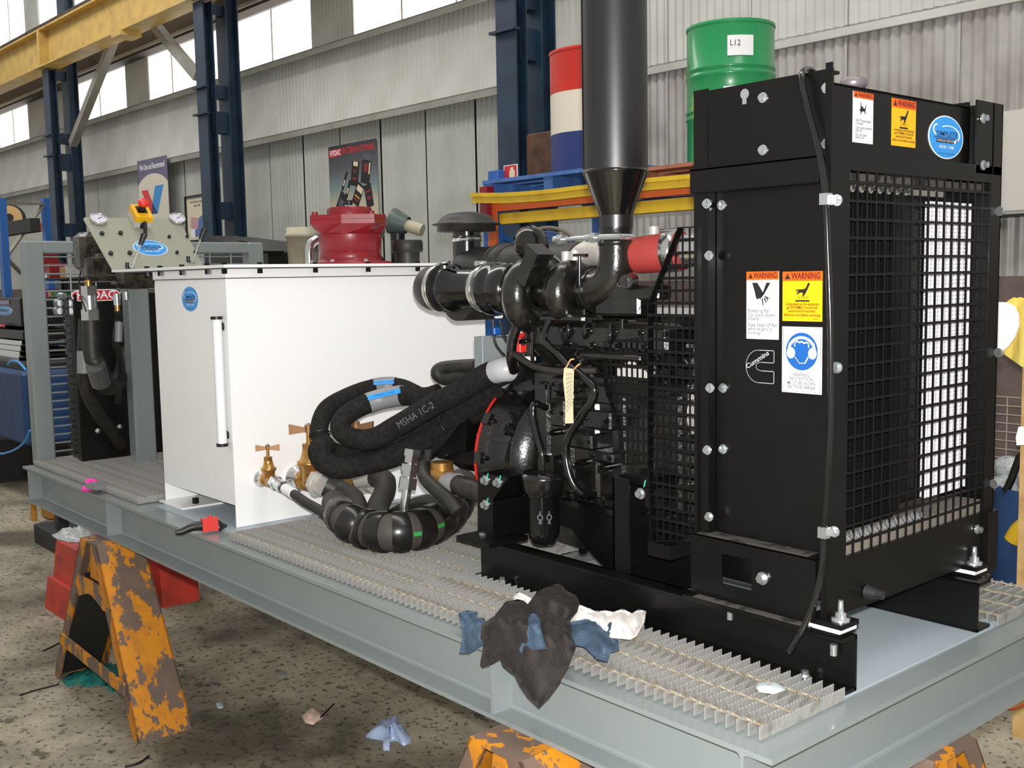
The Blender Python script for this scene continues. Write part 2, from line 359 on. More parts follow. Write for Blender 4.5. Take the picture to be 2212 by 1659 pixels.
def girt(s0, s1, z0, z1, dep, m, name='girt_rail'):
    mb = MB(); wbox(mb, s0, s1, -dep, -0.012, z1-0.012, z1); wbox(mb, s0, s1, -dep, -dep+0.008, z0, z1); return mb.build(name, m, wall)
for a, b in ((-25,-15.8),(-15.8,-10.78),(-10.78,-5.4)):
    girt(a, b, 3.525, 3.60, 0.15, 'girt'); girt(a, b, 2.67, 2.745, 0.15, 'girt'); 
    mb = MB(); wbox(mb, a, b, -0.2, -0.02, 4.27, 4.72); mb.build('eave_beam', 'eave', wall)  # deep brown: the shade on the eave purlin is put into its colour
    mb = MB(); wbox(mb, a, b, -0.24, -0.2, 4.30, 4.34); mb.build('eave_trim', 'girt', wall)
mb = MB(); wbox(mb, -5.3, 2.6, -0.05, -0.012, 2.60, 2.655); mb.build('girt_rail', 'sheet2', wall)
mb = MB(); wbox(mb, -25, -5.5, -0.06, 0.04, 5.1, 5.2); mb.build('girt_rail', 'eave', wall)
wins = [(-11.6,-9.79,3.6,4.27),(-8.95,-5.4,3.6,4.27),(-17.11,-15.04,3.6,4.27),(-14.24,-11.9,3.6,4.27),(-24.5,-19.4,3.6,4.27)]
ups = [(wat(0,60)[0]-3, wat(54,60)[0]), (wat(84,60)[0], wat(123,40)[0]), (wat(160,20)[0], wat(260,0)[0]+2)]
wins += [(a,b,5.2,6.6) for a,b in ups]
for i, (a, b, z0, z1) in enumerate(wins):
    wn = bpy.data.objects.new('window_%d' % (i+1), None); C.objects.link(wn); wn.location = W((a+b)/2, 0.03, z0)+V((0,0,H0)); tag(wn, kind='structure')
    n = max(1, round((b-a)/0.85)); wd = (b-a)/n
    for k in range(n):
        mb = MB(); wbox(mb, a+k*wd+0.006, a+(k+1)*wd-0.006, 0.02, 0.03, z0, z1); mb.build('pane', 'pane', wn)
    for k in range(n+1):
        mb = MB(); wbox(mb, a+k*wd-0.006, a+k*wd+0.006, 0.005, 0.035, z0, z1); mb.build('glazing_bar', 'girt', wn)
for k in range(len(ups)-1):
    run(ups[k][1], ups[k+1][0], 5.2, 6.6, 'sheet')
# wall-hung electrical cabinet and posters
def crane_column(s0, label, top):
    p = W(s0+0.12, -0.68, -H0)
    t = thing('crane_column', label, 'column', p, 'blue crane columns along the wall')
    mb = MB(); wbox(mb, s0, s0+0.24, -0.9, -0.885, -H0, top); wbox(mb, s0+0.1, s0+0.115, -0.885, -0.79, -H0, top); wbox(mb, s0, s0+0.24, -0.79, -0.775, -H0, top); mb.build('front_leg', 'bluecol', t)
    mb = MB(); wbox(mb, s0, s0+0.24, -0.62, -0.605, -H0, 6.4); wbox(mb, s0+0.1, s0+0.14, -0.605, -0.47, -H0, 6.4); wbox(mb, s0, s0+0.24, -0.47, -0.455, -H0, 6.4); mb.build('rear_leg', 'bluecol', t)
    for z0, z1 in ((-0.9,0.4),(0.9,1.15),(1.75,1.95),(2.75,3.0),(3.15,3.3),(4.1,4.22)):
        mb = MB(); wbox(mb, s0+0.06, s0+0.18, -0.8, -0.6, z0, z1); mb.build('batten_plate', 'bluecol', t)
    for z in (2.95, 3.25):
        mb = MB(); wbox(mb, s0-0.03, s0+0.27, -0.95, -0.88, z, z+0.02); mb.build('cleat', 'bluecol', t)
    return t
crane_column(-5.58, 'blue steel column right behind the black exhaust stack', 4.24)
crane_column(-10.89, 'blue double column between the framed print and the product poster', 4.24)
crane_column(-15.95, 'blue double column left of the banner, under the yellow beam joint', 4.24)
t = thing('crane_runway_beam', 'yellow steel crane runway beam crossing top left on blue columns', 'beam', W(-15,-0.86,4.25))
mb = MB(); wbox(mb, -24,-6,-1.0,-0.72,4.25,4.275); wbox(mb,-24,-6,-1.0,-0.72,4.775,4.8); wbox(mb,-24,-6,-0.87,-0.85,4.275,4.775); mb.build('beam_web_and_flanges','crane',t)
mb = MB(); wbox(mb,-24,-6,-0.92,-0.8,4.8,4.9); mb.build('crane_rail','eave',t)
mb = MB(); wbox(mb,-15.8,-15.72,-1.0,-0.84,4.275,4.775); mb.build('splice_plate','crane',t)
for a, b in (((253,86),(157,304)),((332,68),(428,157))):
    (s0,z0),(s1,z1) = wat(*a,-0.62), wat(*b,-0.62)
    mb = MB().bar(W(s0,-0.62,z0+0.1), W(s1,-0.62,z1-0.05), 0.11, 0.11); mb.build('knee_brace','girt',t)
s0, z0 = wat(262,82,-0.95); mb = MB(); wbox(mb, s0-0.15, s0+0.15, -1.02, -0.74, 4.19, 4.25); mb.build('stop_bracket','crane',t)

def wall_face(tl, br, d=-0.03):
    s0, z1 = wat(*tl, d); s1, z0 = wat(*br, d); return Face(W(s0,d,z0), WD, V((0,0,1)), s1-s0, z1-z0)
# product poster with its maker's lettering
F = wall_face((709,318),(818,470)); 
F.h = F.h+0.35; F.o.z -= 0.35
t = thing('wall_poster', 'dark poster of filter units on the grey wall above the red housing', 'poster', F.p(0.5,0))
F.plate(MB(), RECT, -0.004, 0).build('poster_sheet', mat('poster_gradient', (72,70,78), 0.35), t)
pm = M['poster'] = bpy.data.materials['poster_gradient']
nt = pm.node_tree; tc = nt.nodes.new('ShaderNodeTexCoord'); sx = nt.nodes.new('ShaderNodeSeparateXYZ'); nt.links.new(tc.outputs['Generated'], sx.inputs[0])
rp = nt.nodes.new('ShaderNodeValToRGB'); nt.links.new(sx.outputs['Z'], rp.inputs['Fac']); nt.links.new(rp.outputs['Color'], nt.nodes['Principled BSDF'].inputs['Base Color'])
e = rp.color_ramp.elements; e[0].position = 0.42; e[0].color = (*s2l((196,186,160)),1); e[1].position = 0.97; e[1].color = (*s2l((50,48,54)),1)
q = e.new(0.6); q.color = (*s2l((122,140,142)),1); q = e.new(0.76); q.color = (*s2l((88,90,96)),1)
F.plate(MB(), [(0.02,0.895),(0.28,0.9),(0.28,0.965),(0.02,0.965)], 0, 0.001).build('logo_patch', 'inkr', t)
text('HYDAC', 0.085, F.p(0.15,0.932), F.u, F.v, 'inkw', t, fit=0.22*F.w, bold=0.02)
text('INTERNATIONAL', 0.098, F.p(0.635,0.935), F.u, F.v, 'inkr', t, fit=0.66*F.w, bold=0.02)
def chip(a, b, wd, ht, ang, m, inner=None):
    wd *= 0.9; ht *= 0.78
    c, s_ = math.cos(ang), math.sin(ang); asp = F.h/F.w
    mb = F.plate(MB(), [(a+(i*wd*c-j*ht*s_), b+(i*wd*s_+j*ht*c)/asp) for i,j in ((-.5,-.5),(.5,-.5),(.5,.5),(-.5,.5))], 0, 0.001); mb.build('printed_unit', m, t)
    if inner:
        for (i0,j0,sw,sh,mm) in inner:
            mb = F.plate(MB(), [(a+((i0+i*sw)*wd*c-(j0+j*sh)*ht*s_), b+((i0+i*sw)*wd*s_+(j0+j*sh)*ht*c)/asp) for i,j in ((-.5,-.5),(.5,-.5),(.5,.5),(-.5,.5))], 0.001, 0.0016); mb.build('printed_detail', mm, t)
chip(0.78,0.74,0.2,0.42,-0.2,'ink',[(0,0.42,1,0.2,'inkg'),(-0.05,0.05,0.4,0.3,'redp'),(0.36,0.05,0.14,0.4,'paper')])
chip(0.55,0.715,0.17,0.36,-0.2,'ink',[(0,0.4,0.6,0.18,'paper'),(0,0.1,0.5,0.12,'rust'),(0,-0.2,0.5,0.12,'redp')])
chip(0.6,0.525,0.17,0.34,-0.55,'ink',[(0.05,0.25,0.8,0.26,'paper'),(0,-0.12,0.7,0.06,'stv'),(0,-0.28,0.6,0.1,'redp')])
chip(0.82,0.50,0.16,0.34,0.2,'ink',[(0,0.2,0.6,0.05,'inkr'),(0,-0.1,0.5,0.16,'redp')])
chip(0.25,0.47,0.17,0.3,-0.6,'ink',[(0,-0.05,0.6,0.4,'inkg')])
chip(0.33,0.66,0.05,0.3,-0.5,'ink',[(0,-0.1,0.5,0.3,'paper')]); chip(0.40,0.585,0.05,0.28,-0.45,'ink',[(0,-0.1,0.5,0.3,'paper')])
# banner with a red and blue V
F = wall_face((296,349),(368,500),-0.2)
F.h += 0.25; F.o.z -= 0.25
t = thing('wall_banner', 'white banner with purple head and red-blue V behind the stop button', 'banner', F.p(0.5,0))
mp = M['purple'] = mat('banner_purple', (104,98,124), 0.5)
F.plate(MB(), RECT, -0.004, 0).build('banner_sheet', 'purple', t)
fz = lambda py: (wat(332,py,-0.2)[1]-F.o.z)/F.h
b0, b1, b2, b3 = fz(462), fz(438), fz(402), fz(374)
arch = [(0,0),(1,0),(1,b2+0.02)]+[(0.5+0.62*math.cos(a), b3-0.27+0.27*math.sin(a)) for a in [math.radians(x) for x in range(36,145,9)]]+[(0,b2-0.03)]
arch = [(min(1,max(0,a)),b) for a,b in arch]
F.plate(MB(), arch, 0, 0.001).build('banner_arch', mat('banner_cream', (214,208,192), 0.5), t)
F.plate(MB(), [(0.1,b2-0.03),(0.32,b2-0.03),(0.47,b1),(0.40,b0)], 0.001, 0.002).build('v_stroke', mat('banner_red',(214,62,56),0.5), t)
F.plate(MB(), [(0.58,b2),(0.86,b2),(0.62,b0),(0.40,b0),(0.46,b1)], 0.001, 0.002).build('v_stroke', mat('banner_blue',(58,140,205),0.5), t)
F.plate(MB(), [(0.47,b1),(0.62,b0),(0.40,b0)], 0.002, 0.003).build('v_overlap', 'inkn', t)
text('We Use and Recommend', 0.115, F.p(0.5,fz(358)), F.u, F.v, 'inkw', t, fit=0.84*F.w, bold=0.02)
# framed print behind the blue column
F = wall_face((400,425),(450,520),-0.05)
t = thing('framed_print', 'black framed picture half hidden by the middle blue column', 'picture', F.p(0.5,0))
mb = MB()
for r in ([(0,0),(0.05,0),(0.05,1),(0,1)],[(0.95,0),(1,0),(1,1),(0.95,1)],[(0,0.96),(1,0.96),(1,1),(0,1)],[(0,0),(1,0),(1,0.04),(0,0.04)]): F.plate(mb, r, -0.01, 0.02)
mb.build('frame', 'ink', t)
F.plate(MB(), [(0.04,0.03),(0.96,0.03),(0.96,0.97),(0.04,0.97)], -0.01, 0.0).build('print_sheet', mat('print_cream',(216,208,180),0.6), t)
for pts, m in (([(0.2,0.3),(0.55,0.28),(0.6,0.5),(0.25,0.55)],'pink'),([(0.4,0.1),(0.9,0.12),(0.9,0.6),(0.6,0.5),(0.55,0.3),(0.4,0.25)],'stb'),([(0.2,0.1),(0.45,0.1),(0.4,0.25),(0.2,0.3)],'inkw')):
    F.plate(MB(), pts, 0.0, 0.001).build('printed_figure', {'pink':mat('faded_pink',(196,150,158),0.6),'stb':mat('faded_blue',(90,116,170),0.6)}.get(m, m), t)
text('General Reference Notes', 0.05, F.p(0.5,0.86), F.u, F.v, 'ink', t, squeeze=0.7); text('Design Details', 0.05, F.p(0.55,0.78), F.u, F.v, 'ink', t, squeeze=0.7)
# electrical cabinet at the right edge
s0, z1 = wat(2163,247,-0.1)
t = thing('electrical_cabinet', 'pale grey wall cabinet at the right edge beside the radiator', 'cabinet', W(s0+0.3,-0.12,wat(2200,467,-0.1)[1]))
zb = wat(2190,462,-0.2)[1]
mb = MB(); wbox(mb, s0-0.15, s0+0.45, -0.22, -0.012, zb, z1); mb.build('cabinet_body', mat('cabinet_beige',(196,192,184),0.5), t)
mb = MB(); wbox(mb, s0-0.13, s0+0.43, -0.232, -0.22, zb+0.02, z1-0.02); mb.build('cabinet_door', mat('cabinet_door_beige',(204,200,192),0.5), t)
mb = MB(); wbox(mb, s0-0.15, s0+0.45, -0.23, -0.012, zb-0.012, zb-0.002); mb.build('cabinet_trim', 'blackblock', t)

# ------------------------------------------------------------------ skid frame
LX = -5.03; WY = 1.54; BH = 0.195; FW_ = 0.155; TF = 0.013
sk = thing('skid_frame', 'long pale grey steel skid frame carrying the whole power pack', 'frame', (-2.5,0.77,-BH))
def ibeam_x(y0, x0, x1, name):
    mb = MB(); mb.box(x0,x1,y0,y0+FW_,-TF,0); mb.box(x0,x1,y0,y0+FW_,-BH,-BH+TF); mb.box(x0,x1+0.0725,y0+FW_/2-0.005,y0+FW_/2+0.005,-BH+TF,-TF)
    for s_ in (-1,1):                                                   # root fillets
        for z, dz in ((-TF,-1),(-BH+TF,1)):
            yw = y0+FW_/2+s_*0.005
            mb.prism([(x0,yw,z),(x0,yw+s_*0.009,z),(x0,yw+s_*0.003,z+dz*0.003),(x0,yw,z+dz*0.009)], (x1-x0,0,0))
    return mb.build(name, 'grey', sk)
ibeam_x(0, LX, -0.155, 'side_beam'); ibeam_x(WY-FW_, LX, -0.155, 'side_beam')
def ibeam_y(x0, y0, y1, name):
    mb = MB(); mb.box(x0,x0+FW_,y0,y1,-TF,0); mb.box(x0,x0+FW_,y0,y1,-BH,-BH+TF); mb.box(x0+FW_/2-0.005,x0+FW_/2+0.005,y0,y1,-BH+TF,-TF)
    for s_ in (-1,1):
        for z, dz in ((-TF,-1),(-BH+TF,1)):
            xw = x0+FW_/2+s_*0.005
            mb.prism([(xw,y0,z),(xw+s_*0.009,y0,z),(xw+s_*0.003,y0,z+dz*0.003),(xw,y0,z+dz*0.009)], (0,y1-y0,0))
    return mb.build(name, 'grey', sk)
ibeam_y(-FW_, 0, WY, 'end_beam'); ibeam_y(LX, FW_, WY-FW_, 'end_beam')
for x in (-1.5,-2.72,-3.5,-4.5): ibeam_y(x, FW_, WY-FW_, 'cross_beam')
for x in (-4.955,-3.775,-0.92):
    MB().box(x,x+0.01,0.002,FW_/2-0.005,-BH+TF,-TF).build('web_stiffener', 'grey', sk)
MB().box(-1.36,-0.078,0.36,1.18,-0.004,0.004).build('floor_plate', 'deck', sk)
MB().box(-3.42,-2.56,0.1,1.45,-0.004,0.003).build('floor_plate', 'deck', sk)
for y0, y1, web in ((0.385,0.445,0.437),(1.045,1.12,1.045)):
    mb = MB(); mb.box(-1.49,-0.08,web,web+0.008,0.005,0.142); mb.box(-1.49,-0.08,y0,y1,0.005,0.014); mb.box(-1.49,-0.08,y0,y1,0.133,0.142)
    mb.build('engine_rail', 'black', sk)
for x in (-0.2,-0.75,-1.35):
    MB().bolt((x,0.41,0.014),(0,0,1),0.009,0.012).build('rail_bolt', 'zinc', sk)

# ------------------------------------------------------------------ gratings
def bar_mesh(y0, y1, h=0.03, th=0.0032):
    n = int((y1-y0)/0.012); prof = []
    for i in range(n):
        a = y0+(y1-y0)*i/n; b = y0+(y1-y0)*(i+0.62)/n; c = y0+(y1-y0)*(i+0.8)/n
        prof += [(a,h),(b,h),(c,h-0.0045)]
    prof.append((y1,h)); m = len(prof); vs = []
    for xx in (-th/2, th/2): vs += [V((xx,y,z)) for y,z in prof]+[V((xx,y,0)) for y,_ in prof]
    fs = []
    for k in range(m-1):
        fs += [(k,k+1,m+k+1,m+k), (2*m+k,3*m+k,3*m+k+1,2*m+k+1), (k,2*m+k,2*m+k+1,k+1)]
    fs += [(0,m,3*m,2*m),(m-1,3*m-1,4*m-1,2*m-1)] if False else [(0,2*m,3*m,m),(m-1,2*m-1,4*m-1,3*m-1)]
    me = bpy.data.meshes.new('bearing_bar'); me.from_pydata(vs, [], fs); me.update(); me.materials.append(M['galv']); return me
def rod_mesh(L):
    n = max(2, int(L/0.015)); vs = []; r = 0.0036
    for i in range(n+1):
        a = i*0.45
        vs += [V((L*i/n, r*math.cos(a+k*math.pi/2), r*math.sin(a+k*math.pi/2))) for k in range(4)]
    fs = [(i*4+k, i*4+(k+1)%4, i*4+4+(k+1)%4, i*4+4+k) for i in range(n) for k in range(4)]+[(3,2,1,0),(4*n,4*n+1,4*n+2,4*n+3)]
    me = bpy.data.meshes.new('cross_rod'); me.from_pydata(vs, [], fs); me.update(); me.materials.append(M['rodg']); return me
M['rodg'] = mat('twisted_rod_zinc', (176,166,146), 0.45, metal=0.4, noise=(40,(150,132,104),0.4,0.7))
def grating(x0, x1, y0, y1, label, pitch=0.03, rod=0.105):
    t = thing('floor_grating', label, 'grating', ((x0+x1)/2,(y0+y1)/2,0), 'galvanised walkway gratings')
    n = int(round((x1-x0)/pitch)); bm_ = bar_mesh(-(y1-y0)/2,(y1-y0)/2)
    for i in range(n+1):
        o = bpy.data.objects.new('bearing_bar', bm_); C.objects.link(o); o.parent = t; o.location = (x0+(x1-x0)*i/n-(x0+x1)/2, 0, 0.0045)
        o.rotation_euler = (0, random.uniform(-0.03,0.03), 0)
    rm = rod_mesh(x1-x0); k = int((y1-y0-0.03)/rod)
    for j in range(k+1):
        o = bpy.data.objects.new('cross_rod', rm); C.objects.link(o); o.parent = t; o.location = (-(x1-x0)/2, -(y1-y0)/2+0.02+j*rod, 0.0305)
grating(-4.985,-3.5,0.05,1.49,'galvanised grating panel at the far left in front of the mesh guard')
grating(-2.56,-1.50,0.045,1.49,'galvanised grating panel under the hoses between white tank and engine')
grating(-1.475,-0.068,0.05,0.375,'narrow galvanised grating strip along the near side of the engine')
grating(-1.475,-0.068,1.14,1.49,'narrow galvanised grating strip beyond the radiator at the right edge')

# ------------------------------------------------------------------ hydraulic tank
TX0, TX1, TY0, TY1 = -3.48, -2.74, 0.175, 1.485
tk = thing('hydraulic_tank', 'large white steel oil tank with a bolted lid on the grey skid', 'tank', ((TX0+TX1)/2,(TY0+TY1)/2,0))
MB().box(TX0+0.004,TX1-0.004,TY0,TY1,0.09,1.055).build('tank_shell', 'white', tk)
MB().box(TX1-0.004,TX1,TY0-0.012,TY1+0.01,0.004,1.055).build('end_plate', 'white', tk)
MB().box(TX0,TX0+0.004,TY0,TY1+0.01,0.004,1.0).build('end_plate', 'white', tk)
MB().box(TX0,TX0+0.25,TY0-0.03,TY1,0.004,0.012).build('foot_flange', 'white', tk)
mb = MB(); mb.box(TX0-0.001,TX1+0.001,TY0-0.006,TY1+0.004,1.02,1.055); mb.build('top_flange', 'white', tk)
mb = MB(); mb.box(TX1-0.001,TX1+0.0022,TY0-0.014,TY1,1.016,1.02); mb.box(TX0,TX1,TY0-0.009,TY0-0.004,1.016,1.02); mb.build('weld_seam', 'inkg', tk)
MB().box(-3.9,-2.70,0.14,1.52,1.06,1.072).build('lid', 'white', tk)
MB().box(-3.88,-2.71,0.15,1.51,1.055,1.06).build('lid_gasket', 'inkg', tk)
for px, py in ((317,590),(345,586),(392,581),(447,578)):
    p = at(px,py,y=0.155); MB().hexa((p.x,0.157,1.036),(p.x,0.157,1.056),0.012).hexa((p.x,0.157,1.072),(p.x,0.157,1.081),0.012).build('lid_bolt', 'black', tk)
for px in (485,562,682,796,903):
    p = at(px,575,x=-2.715); MB().hexa((-2.718,p.y,1.036),(-2.718,p.y,1.056),0.012).hexa((-2.718,p.y,1.072),(-2.718,p.y,1.08),0.012).build('lid_bolt', 'black', tk)
p = at(423,1087,z=0.012); MB().hexa(p,p+V((0,0,0.025)),0.016).build('foot_bolt', 'black', tk)
# sight gauge on the side face
p0, p1 = at(468,690,y=TY0-0.03), at(470,955,y=TY0-0.03)
g = MB().cyl((p0.x,TY0-0.03,p1.z),(p0.x,TY0-0.03,p0.z),0.019,None,16); g = g.build('sight_gauge', 'inkw', tk)
mb = MB()
mb.cyl((p0.x,TY0-0.03,p0.z),(p0.x,TY0-0.03,p0.z+0.012),0.024); mb.cyl((p0.x,TY0-0.03,p1.z-0.012),(p0.x,TY0-0.03,p1.z),0.024)
for z in (p0.z-0.03, p1.z+0.03): mb.cyl((p0.x-0.012,TY0+0.001,z),(p0.x-0.012,TY0-0.03,z),0.017)
mb.build('gauge_end', 'cable_black', g)
MB().box(p0.x-0.022,p0.x-0.014,TY0-0.038,TY0-0.02,p1.z+0.02,p0.z-0.02).build('gauge_back', 'beige', g)
def round_badge(parent, c, u, v, ra, rb, simple=False):
    """blue oval maker's badge with its lettering"""
    F = Face(V(c)-V(u).normalized()*ra-V(v).normalized()*rb, u, v, 2*ra, 2*rb)
    b = F.ell(MB(), .5,.5,.5,.5,0,0.001,40).build('badge_rim', 'inkw', parent); 
    F.ell(MB(), .5,.5,.475,.475,0.001,0.0016,40).build('badge_disc', 'stc', parent)
    mb = MB(); F.ell(mb,.56,.56,.33,.22,0.0018,0.0022,22,0.9,-45,125); F.plate(mb,[(0.70,0.36),(0.86,0.44),(0.80,0.47),(0.68,0.40)],0.0018,0.0022)
    F.ell(mb,.22,.66,.10,.13,0.0018,0.0022,12,0.72,80,270); mb.build('badge_swoosh', 'inkw', parent)
    text('OMPLETE', 0.30*rb*1.1, F.p(0.51,0.57), F.u, F.v, 'inkn', parent, fit=1.22*ra, lift=0.0026, bold=0.015)
    F.plate(MB(),[(0.16,0.475),(0.78,0.475),(0.78,0.50),(0.16,0.50)],0.0018,0.0022).build('badge_bar', 'inkn', parent)
    F.plate(MB(),[(0.22,0.37),(0.72,0.37),(0.72,0.455),(0.22,0.455)],0.0018,0.0022).build('badge_strip', 'ink', parent)
    text('HYDRAULIC SERVICES', 0.13*rb, F.p(0.47,0.412), F.u, F.v, 'inkw', parent, fit=0.95*ra, lift=0.0026)
    text('4578 1188', 0.2*rb, F.p(0.5,0.27), F.u, F.v, 'inkw', parent, fit=0.85*ra, lift=0.0026, bold=0.01)
    text('HYDRAULIC HOSE SERVICES', 0.105*rb, F.p(0.5,0.12), F.u, F.v, 'inkn', parent, fit=1.0*ra, lift=0.0026)
XU = V((1,0,0)); YU = V((0,1,0)); ZU = V((0,0,1))
c = at(411,646,y=TY0-0.001); a = at(430,646,y=TY0-0.001).x-c.x; b = at(411,618,y=TY0-0.001).z-c.z
round_badge(tk, c, XU, ZU, a*0.98, b)

# things standing on the tank lid
c = at(758,565,x=-3.05); y0 = c.y; cx = -3.05
def scl(npx, x): d = (V((x,y0,1.0))-CAM).dot(FW); return npx*d/FPX
R0 = scl(66,cx); zl = 1.072
fh = thing('filter_housing', 'red cast filter housing with square flanged cap on the white tank', 'filter', (cx,y0,zl))
MB().lathe([(R0*1.35,0),(R0*1.35,0.012),(R0*1.0,0.02),(R0,0.035),(R0*0.99,0.06),(R0*1.01,0.062),(R0,0.1),(R0*1.01,0.102),(R0,0.14)],(cx,y0,zl),ZU,36).build('bowl','redp',fh)
q = R0*1.12
mb = MB(); r8 = lambda r,z: [V((cx+r*math.cos(math.radians(45*i+0)),y0+r*math.sin(math.radians(45*i+0)),zl+z)) for i in range(8)]
A_ = r8(R0*1.0,0.135)
for i, rr in enumerate([1.42,1.1]*4): pass
top = [V((cx+R0*(1.46 if i%2==0 else 1.18)*math.cos(math.radians(45*i)),y0+R0*(1.46 if i%2==0 else 1.18)*math.sin(math.radians(45*i)),zl+0.185)) for i in range(8)]
mb.add(A_+top, [(i,(i+1)%8,8+(i+1)%8,8+i) for i in range(8)]); mb.prism(top,(0,0,0.02)); mb.build('flared_neck','redp',fh)
mb = MB(); mb.prism([p+V((0,0,0.021)) for p in top],(0,0,0.02)); mb.lathe([(R0*0.74,0),(R0*0.74,0.032),(R0*0.7,0.04)],(cx,y0,zl+0.226),ZU,8); mb.build('cap','redp',fh)
for i in range(0,8,2):
    p = top[i]*0.88+V((cx,y0,zl+0.185))*0.12+V((0,0,0.041)); MB().cyl(p,p+V((0,0,0.014)),0.014,None,12).build('cap_screw','redp',fh)
MB().hexa((cx,y0,zl+0.262),(cx,y0,zl+0.275),0.02).build('plug_nut','chrome',fh); MB().cyl((cx,y0,zl+0.275),(cx,y0,zl+0.30),0.013).cyl((cx,y0,zl+0.28),(cx,y0,zl+0.292),0.018).build('plug','cable_black',fh)
for an in (250,300,350,200):
    p = V((cx+R0*1.24*math.cos(math.radians(an)),y0+R0*1.24*math.sin(math.radians(an)),zl+0.012)); MB().hexa(p,p+V((0,0,0.012)),0.01).build('flange_bolt','zinc',fh)
c = at(880,555,x=-2.95)
bc = thing('breather_cap', 'black ribbed breather cap on the tank lid right of the red housing', 'breather', (-2.95,c.y,zl))
rb_ = scl(29,-2.95)
MB().lathe([(rb_*0.92,0),(rb_*0.95,0.06)],(-2.95,c.y,zl),ZU,28).build('neck','rubber',bc)
MB().lathe([(rb_*1.12,0),(rb_*1.22,0.01),(rb_*1.2,0.05),(rb_*1.14,0.058)],(-2.95,c.y,zl+0.055),ZU,28).build('cap','rubber',bc)

# ------------------------------------------------------------------ guard with wire mesh at the far end
gd = thing('mesh_guard', 'grey framed wire mesh guard standing across the far skid end', 'guard', (-5.0,0.77,0))
def rhs(a, b, w_, name='frame_rail'): return MB().bar(a,b,w_,w_).build(name,'grey',gd)
GX = -5.0; gz = 1.25
MB().rbox(GX-0.05,GX+0.05,0.06,0.16,0.0,gz,0.008).build('post','grey',gd); MB().rbox(GX-0.05,GX+0.05,1.40,1.50,0.0,gz,0.008).build('post','grey',gd)
MB().rbox(GX-0.05,GX+0.05,0.16,1.40,gz-0.07,gz,0.008).build('top_rail','grey',gd)
MB().box(GX-0.02,GX+0.02,0.16,1.40,0.0,0.03).build('bottom_rail','grey',gd)
zz = 0.06
wires = MB().cyl((GX+0.03,0.16,0),(GX+0.03,1.40,0),0.0048,None,8).build('horizontal_wire','grey',gd)
wires.location.z = 0.07
for i in range(1,24): copy_part(wires, gd, (0,0,i*0.0475))
vw = MB().cyl((GX+0.038,0.30,0.03),(GX+0.038,0.30,gz-0.07),0.0048,None,8).build('upright_wire','grey',gd)
for k in range(1,8): copy_part(vw, gd, (0,0.14*k,0))

# operator console
PT, PB = V((-4.2,0.148,1.338)), V((-3.9,0.148,1.062)); pn = (PB-PT).cross(YU).normalized()
if pn.x < 0: pn = -pn
cs = thing('control_console', 'grey sloping control console with gauges, levers and a red stop button', 'console', (-4.5,0.4,0))
Fp = Face(PB, YU, (PT-PB), 0.472, (PT-PB).length)
if Fp.n.dot(pn) < 0: pass
pn = Fp.n if Fp.n.x > 0 else -Fp.n
def onp(px, py, lift=0): return at_plane(px, py, PB, pn)+pn*lift
poly = [onp(*q) for q in ((192,463),(392,461),(401,468),(447,565),(443,570),(300,589),(252,589),(243,584),(186,470))]
poly = [Fp.p(0.03,0.0),Fp.p(0.97,0.0),Fp.p(1,0.03),Fp.p(1,0.97),Fp.p(0.97,1),Fp.p(-0.03,1),Fp.p(-0.055,0.97),Fp.p(0,0.03)]
MB().prism(poly, -pn*0.006).build('panel_plate','panelgrey',cs)
MB().rbox(-4.56,-4.46,0.43,0.545,0.004,1.04,0.008).build('pedestal','grey',cs)
MB().bar((-4.51,0.48,1.03),(-4.1,0.4,1.13),0.06,0.06).build('support_arm','grey',cs)
def gauge(px, py):
    p = onp(px,py); g = MB().lathe([(0.038,0),(0.042,0.004),(0.042,0.018),(0.037,0.022),(0.036,0.016)],p,pn,28,False).build('gauge','chrome',cs)
    MB().cyl(p,p+pn*0.014,0.037,None,24).build('gauge_dial',mat('dial_face',(214,206,222),0.4),g)
    MB().bar(p+pn*0.0155-YU*0.004,p+pn*0.0155+YU*0.02+Fp.v*0.012,0.003,0.001,pn).build('gauge_needle','ink',g)
gauge(212,477); gauge(382,476)
b = thing  # stop button box: a part of the console
p = onp(300,478); 
U_, V_ = YU, Fp.v
def pbox(mb, c, wu, wv, h0, h1): return mb.obox(c+pn*((h0+h1)/2), (U_,V_,pn), (wu/2,wv/2,(h1-h0)/2))
eb = pbox(MB(), p, 0.085, 0.10, 0, 0.035).build('stop_button_box',mat('box_grey',(196,196,192),0.5),cs)
pbox(MB(), p, 0.088, 0.103, 0.035, 0.068).build('box_cover','yellow',eb)
pbox(MB(), p+V_*0.008, 0.05, 0.05, 0.068, 0.072).cyl(p+V_*0.008+pn*0.07,p+V_*0.008+pn*0.10,0.019).build('button_collar','cable_black',eb)
MB().lathe([(0.014,0),(0.026,0.006),(0.027,0.02),(0.022,0.027),(0.0,0.029)],p+V_*0.008+pn*0.098,pn,24).build('stop_button','redplastic',eb)
p2 = onp(307,490); MB().tube([p2+pn*0.015,p2+pn*0.04-V_*0.02,onp(312,509,0.02),onp(313,511)],0.009,10).cyl(p2,p2+pn*0.03,0.016).build('cable_gland','cable_black',cs)
for px, py in ((220,506),(260,505),(239,549),(280,548),(365,513),(404,512),(382,547),(421,546)):
    q = onp(px,py); MB().hexa(q,q+pn*0.012,0.009 if px>300 else 0.012).build('panel_bolt','cable_black',cs)
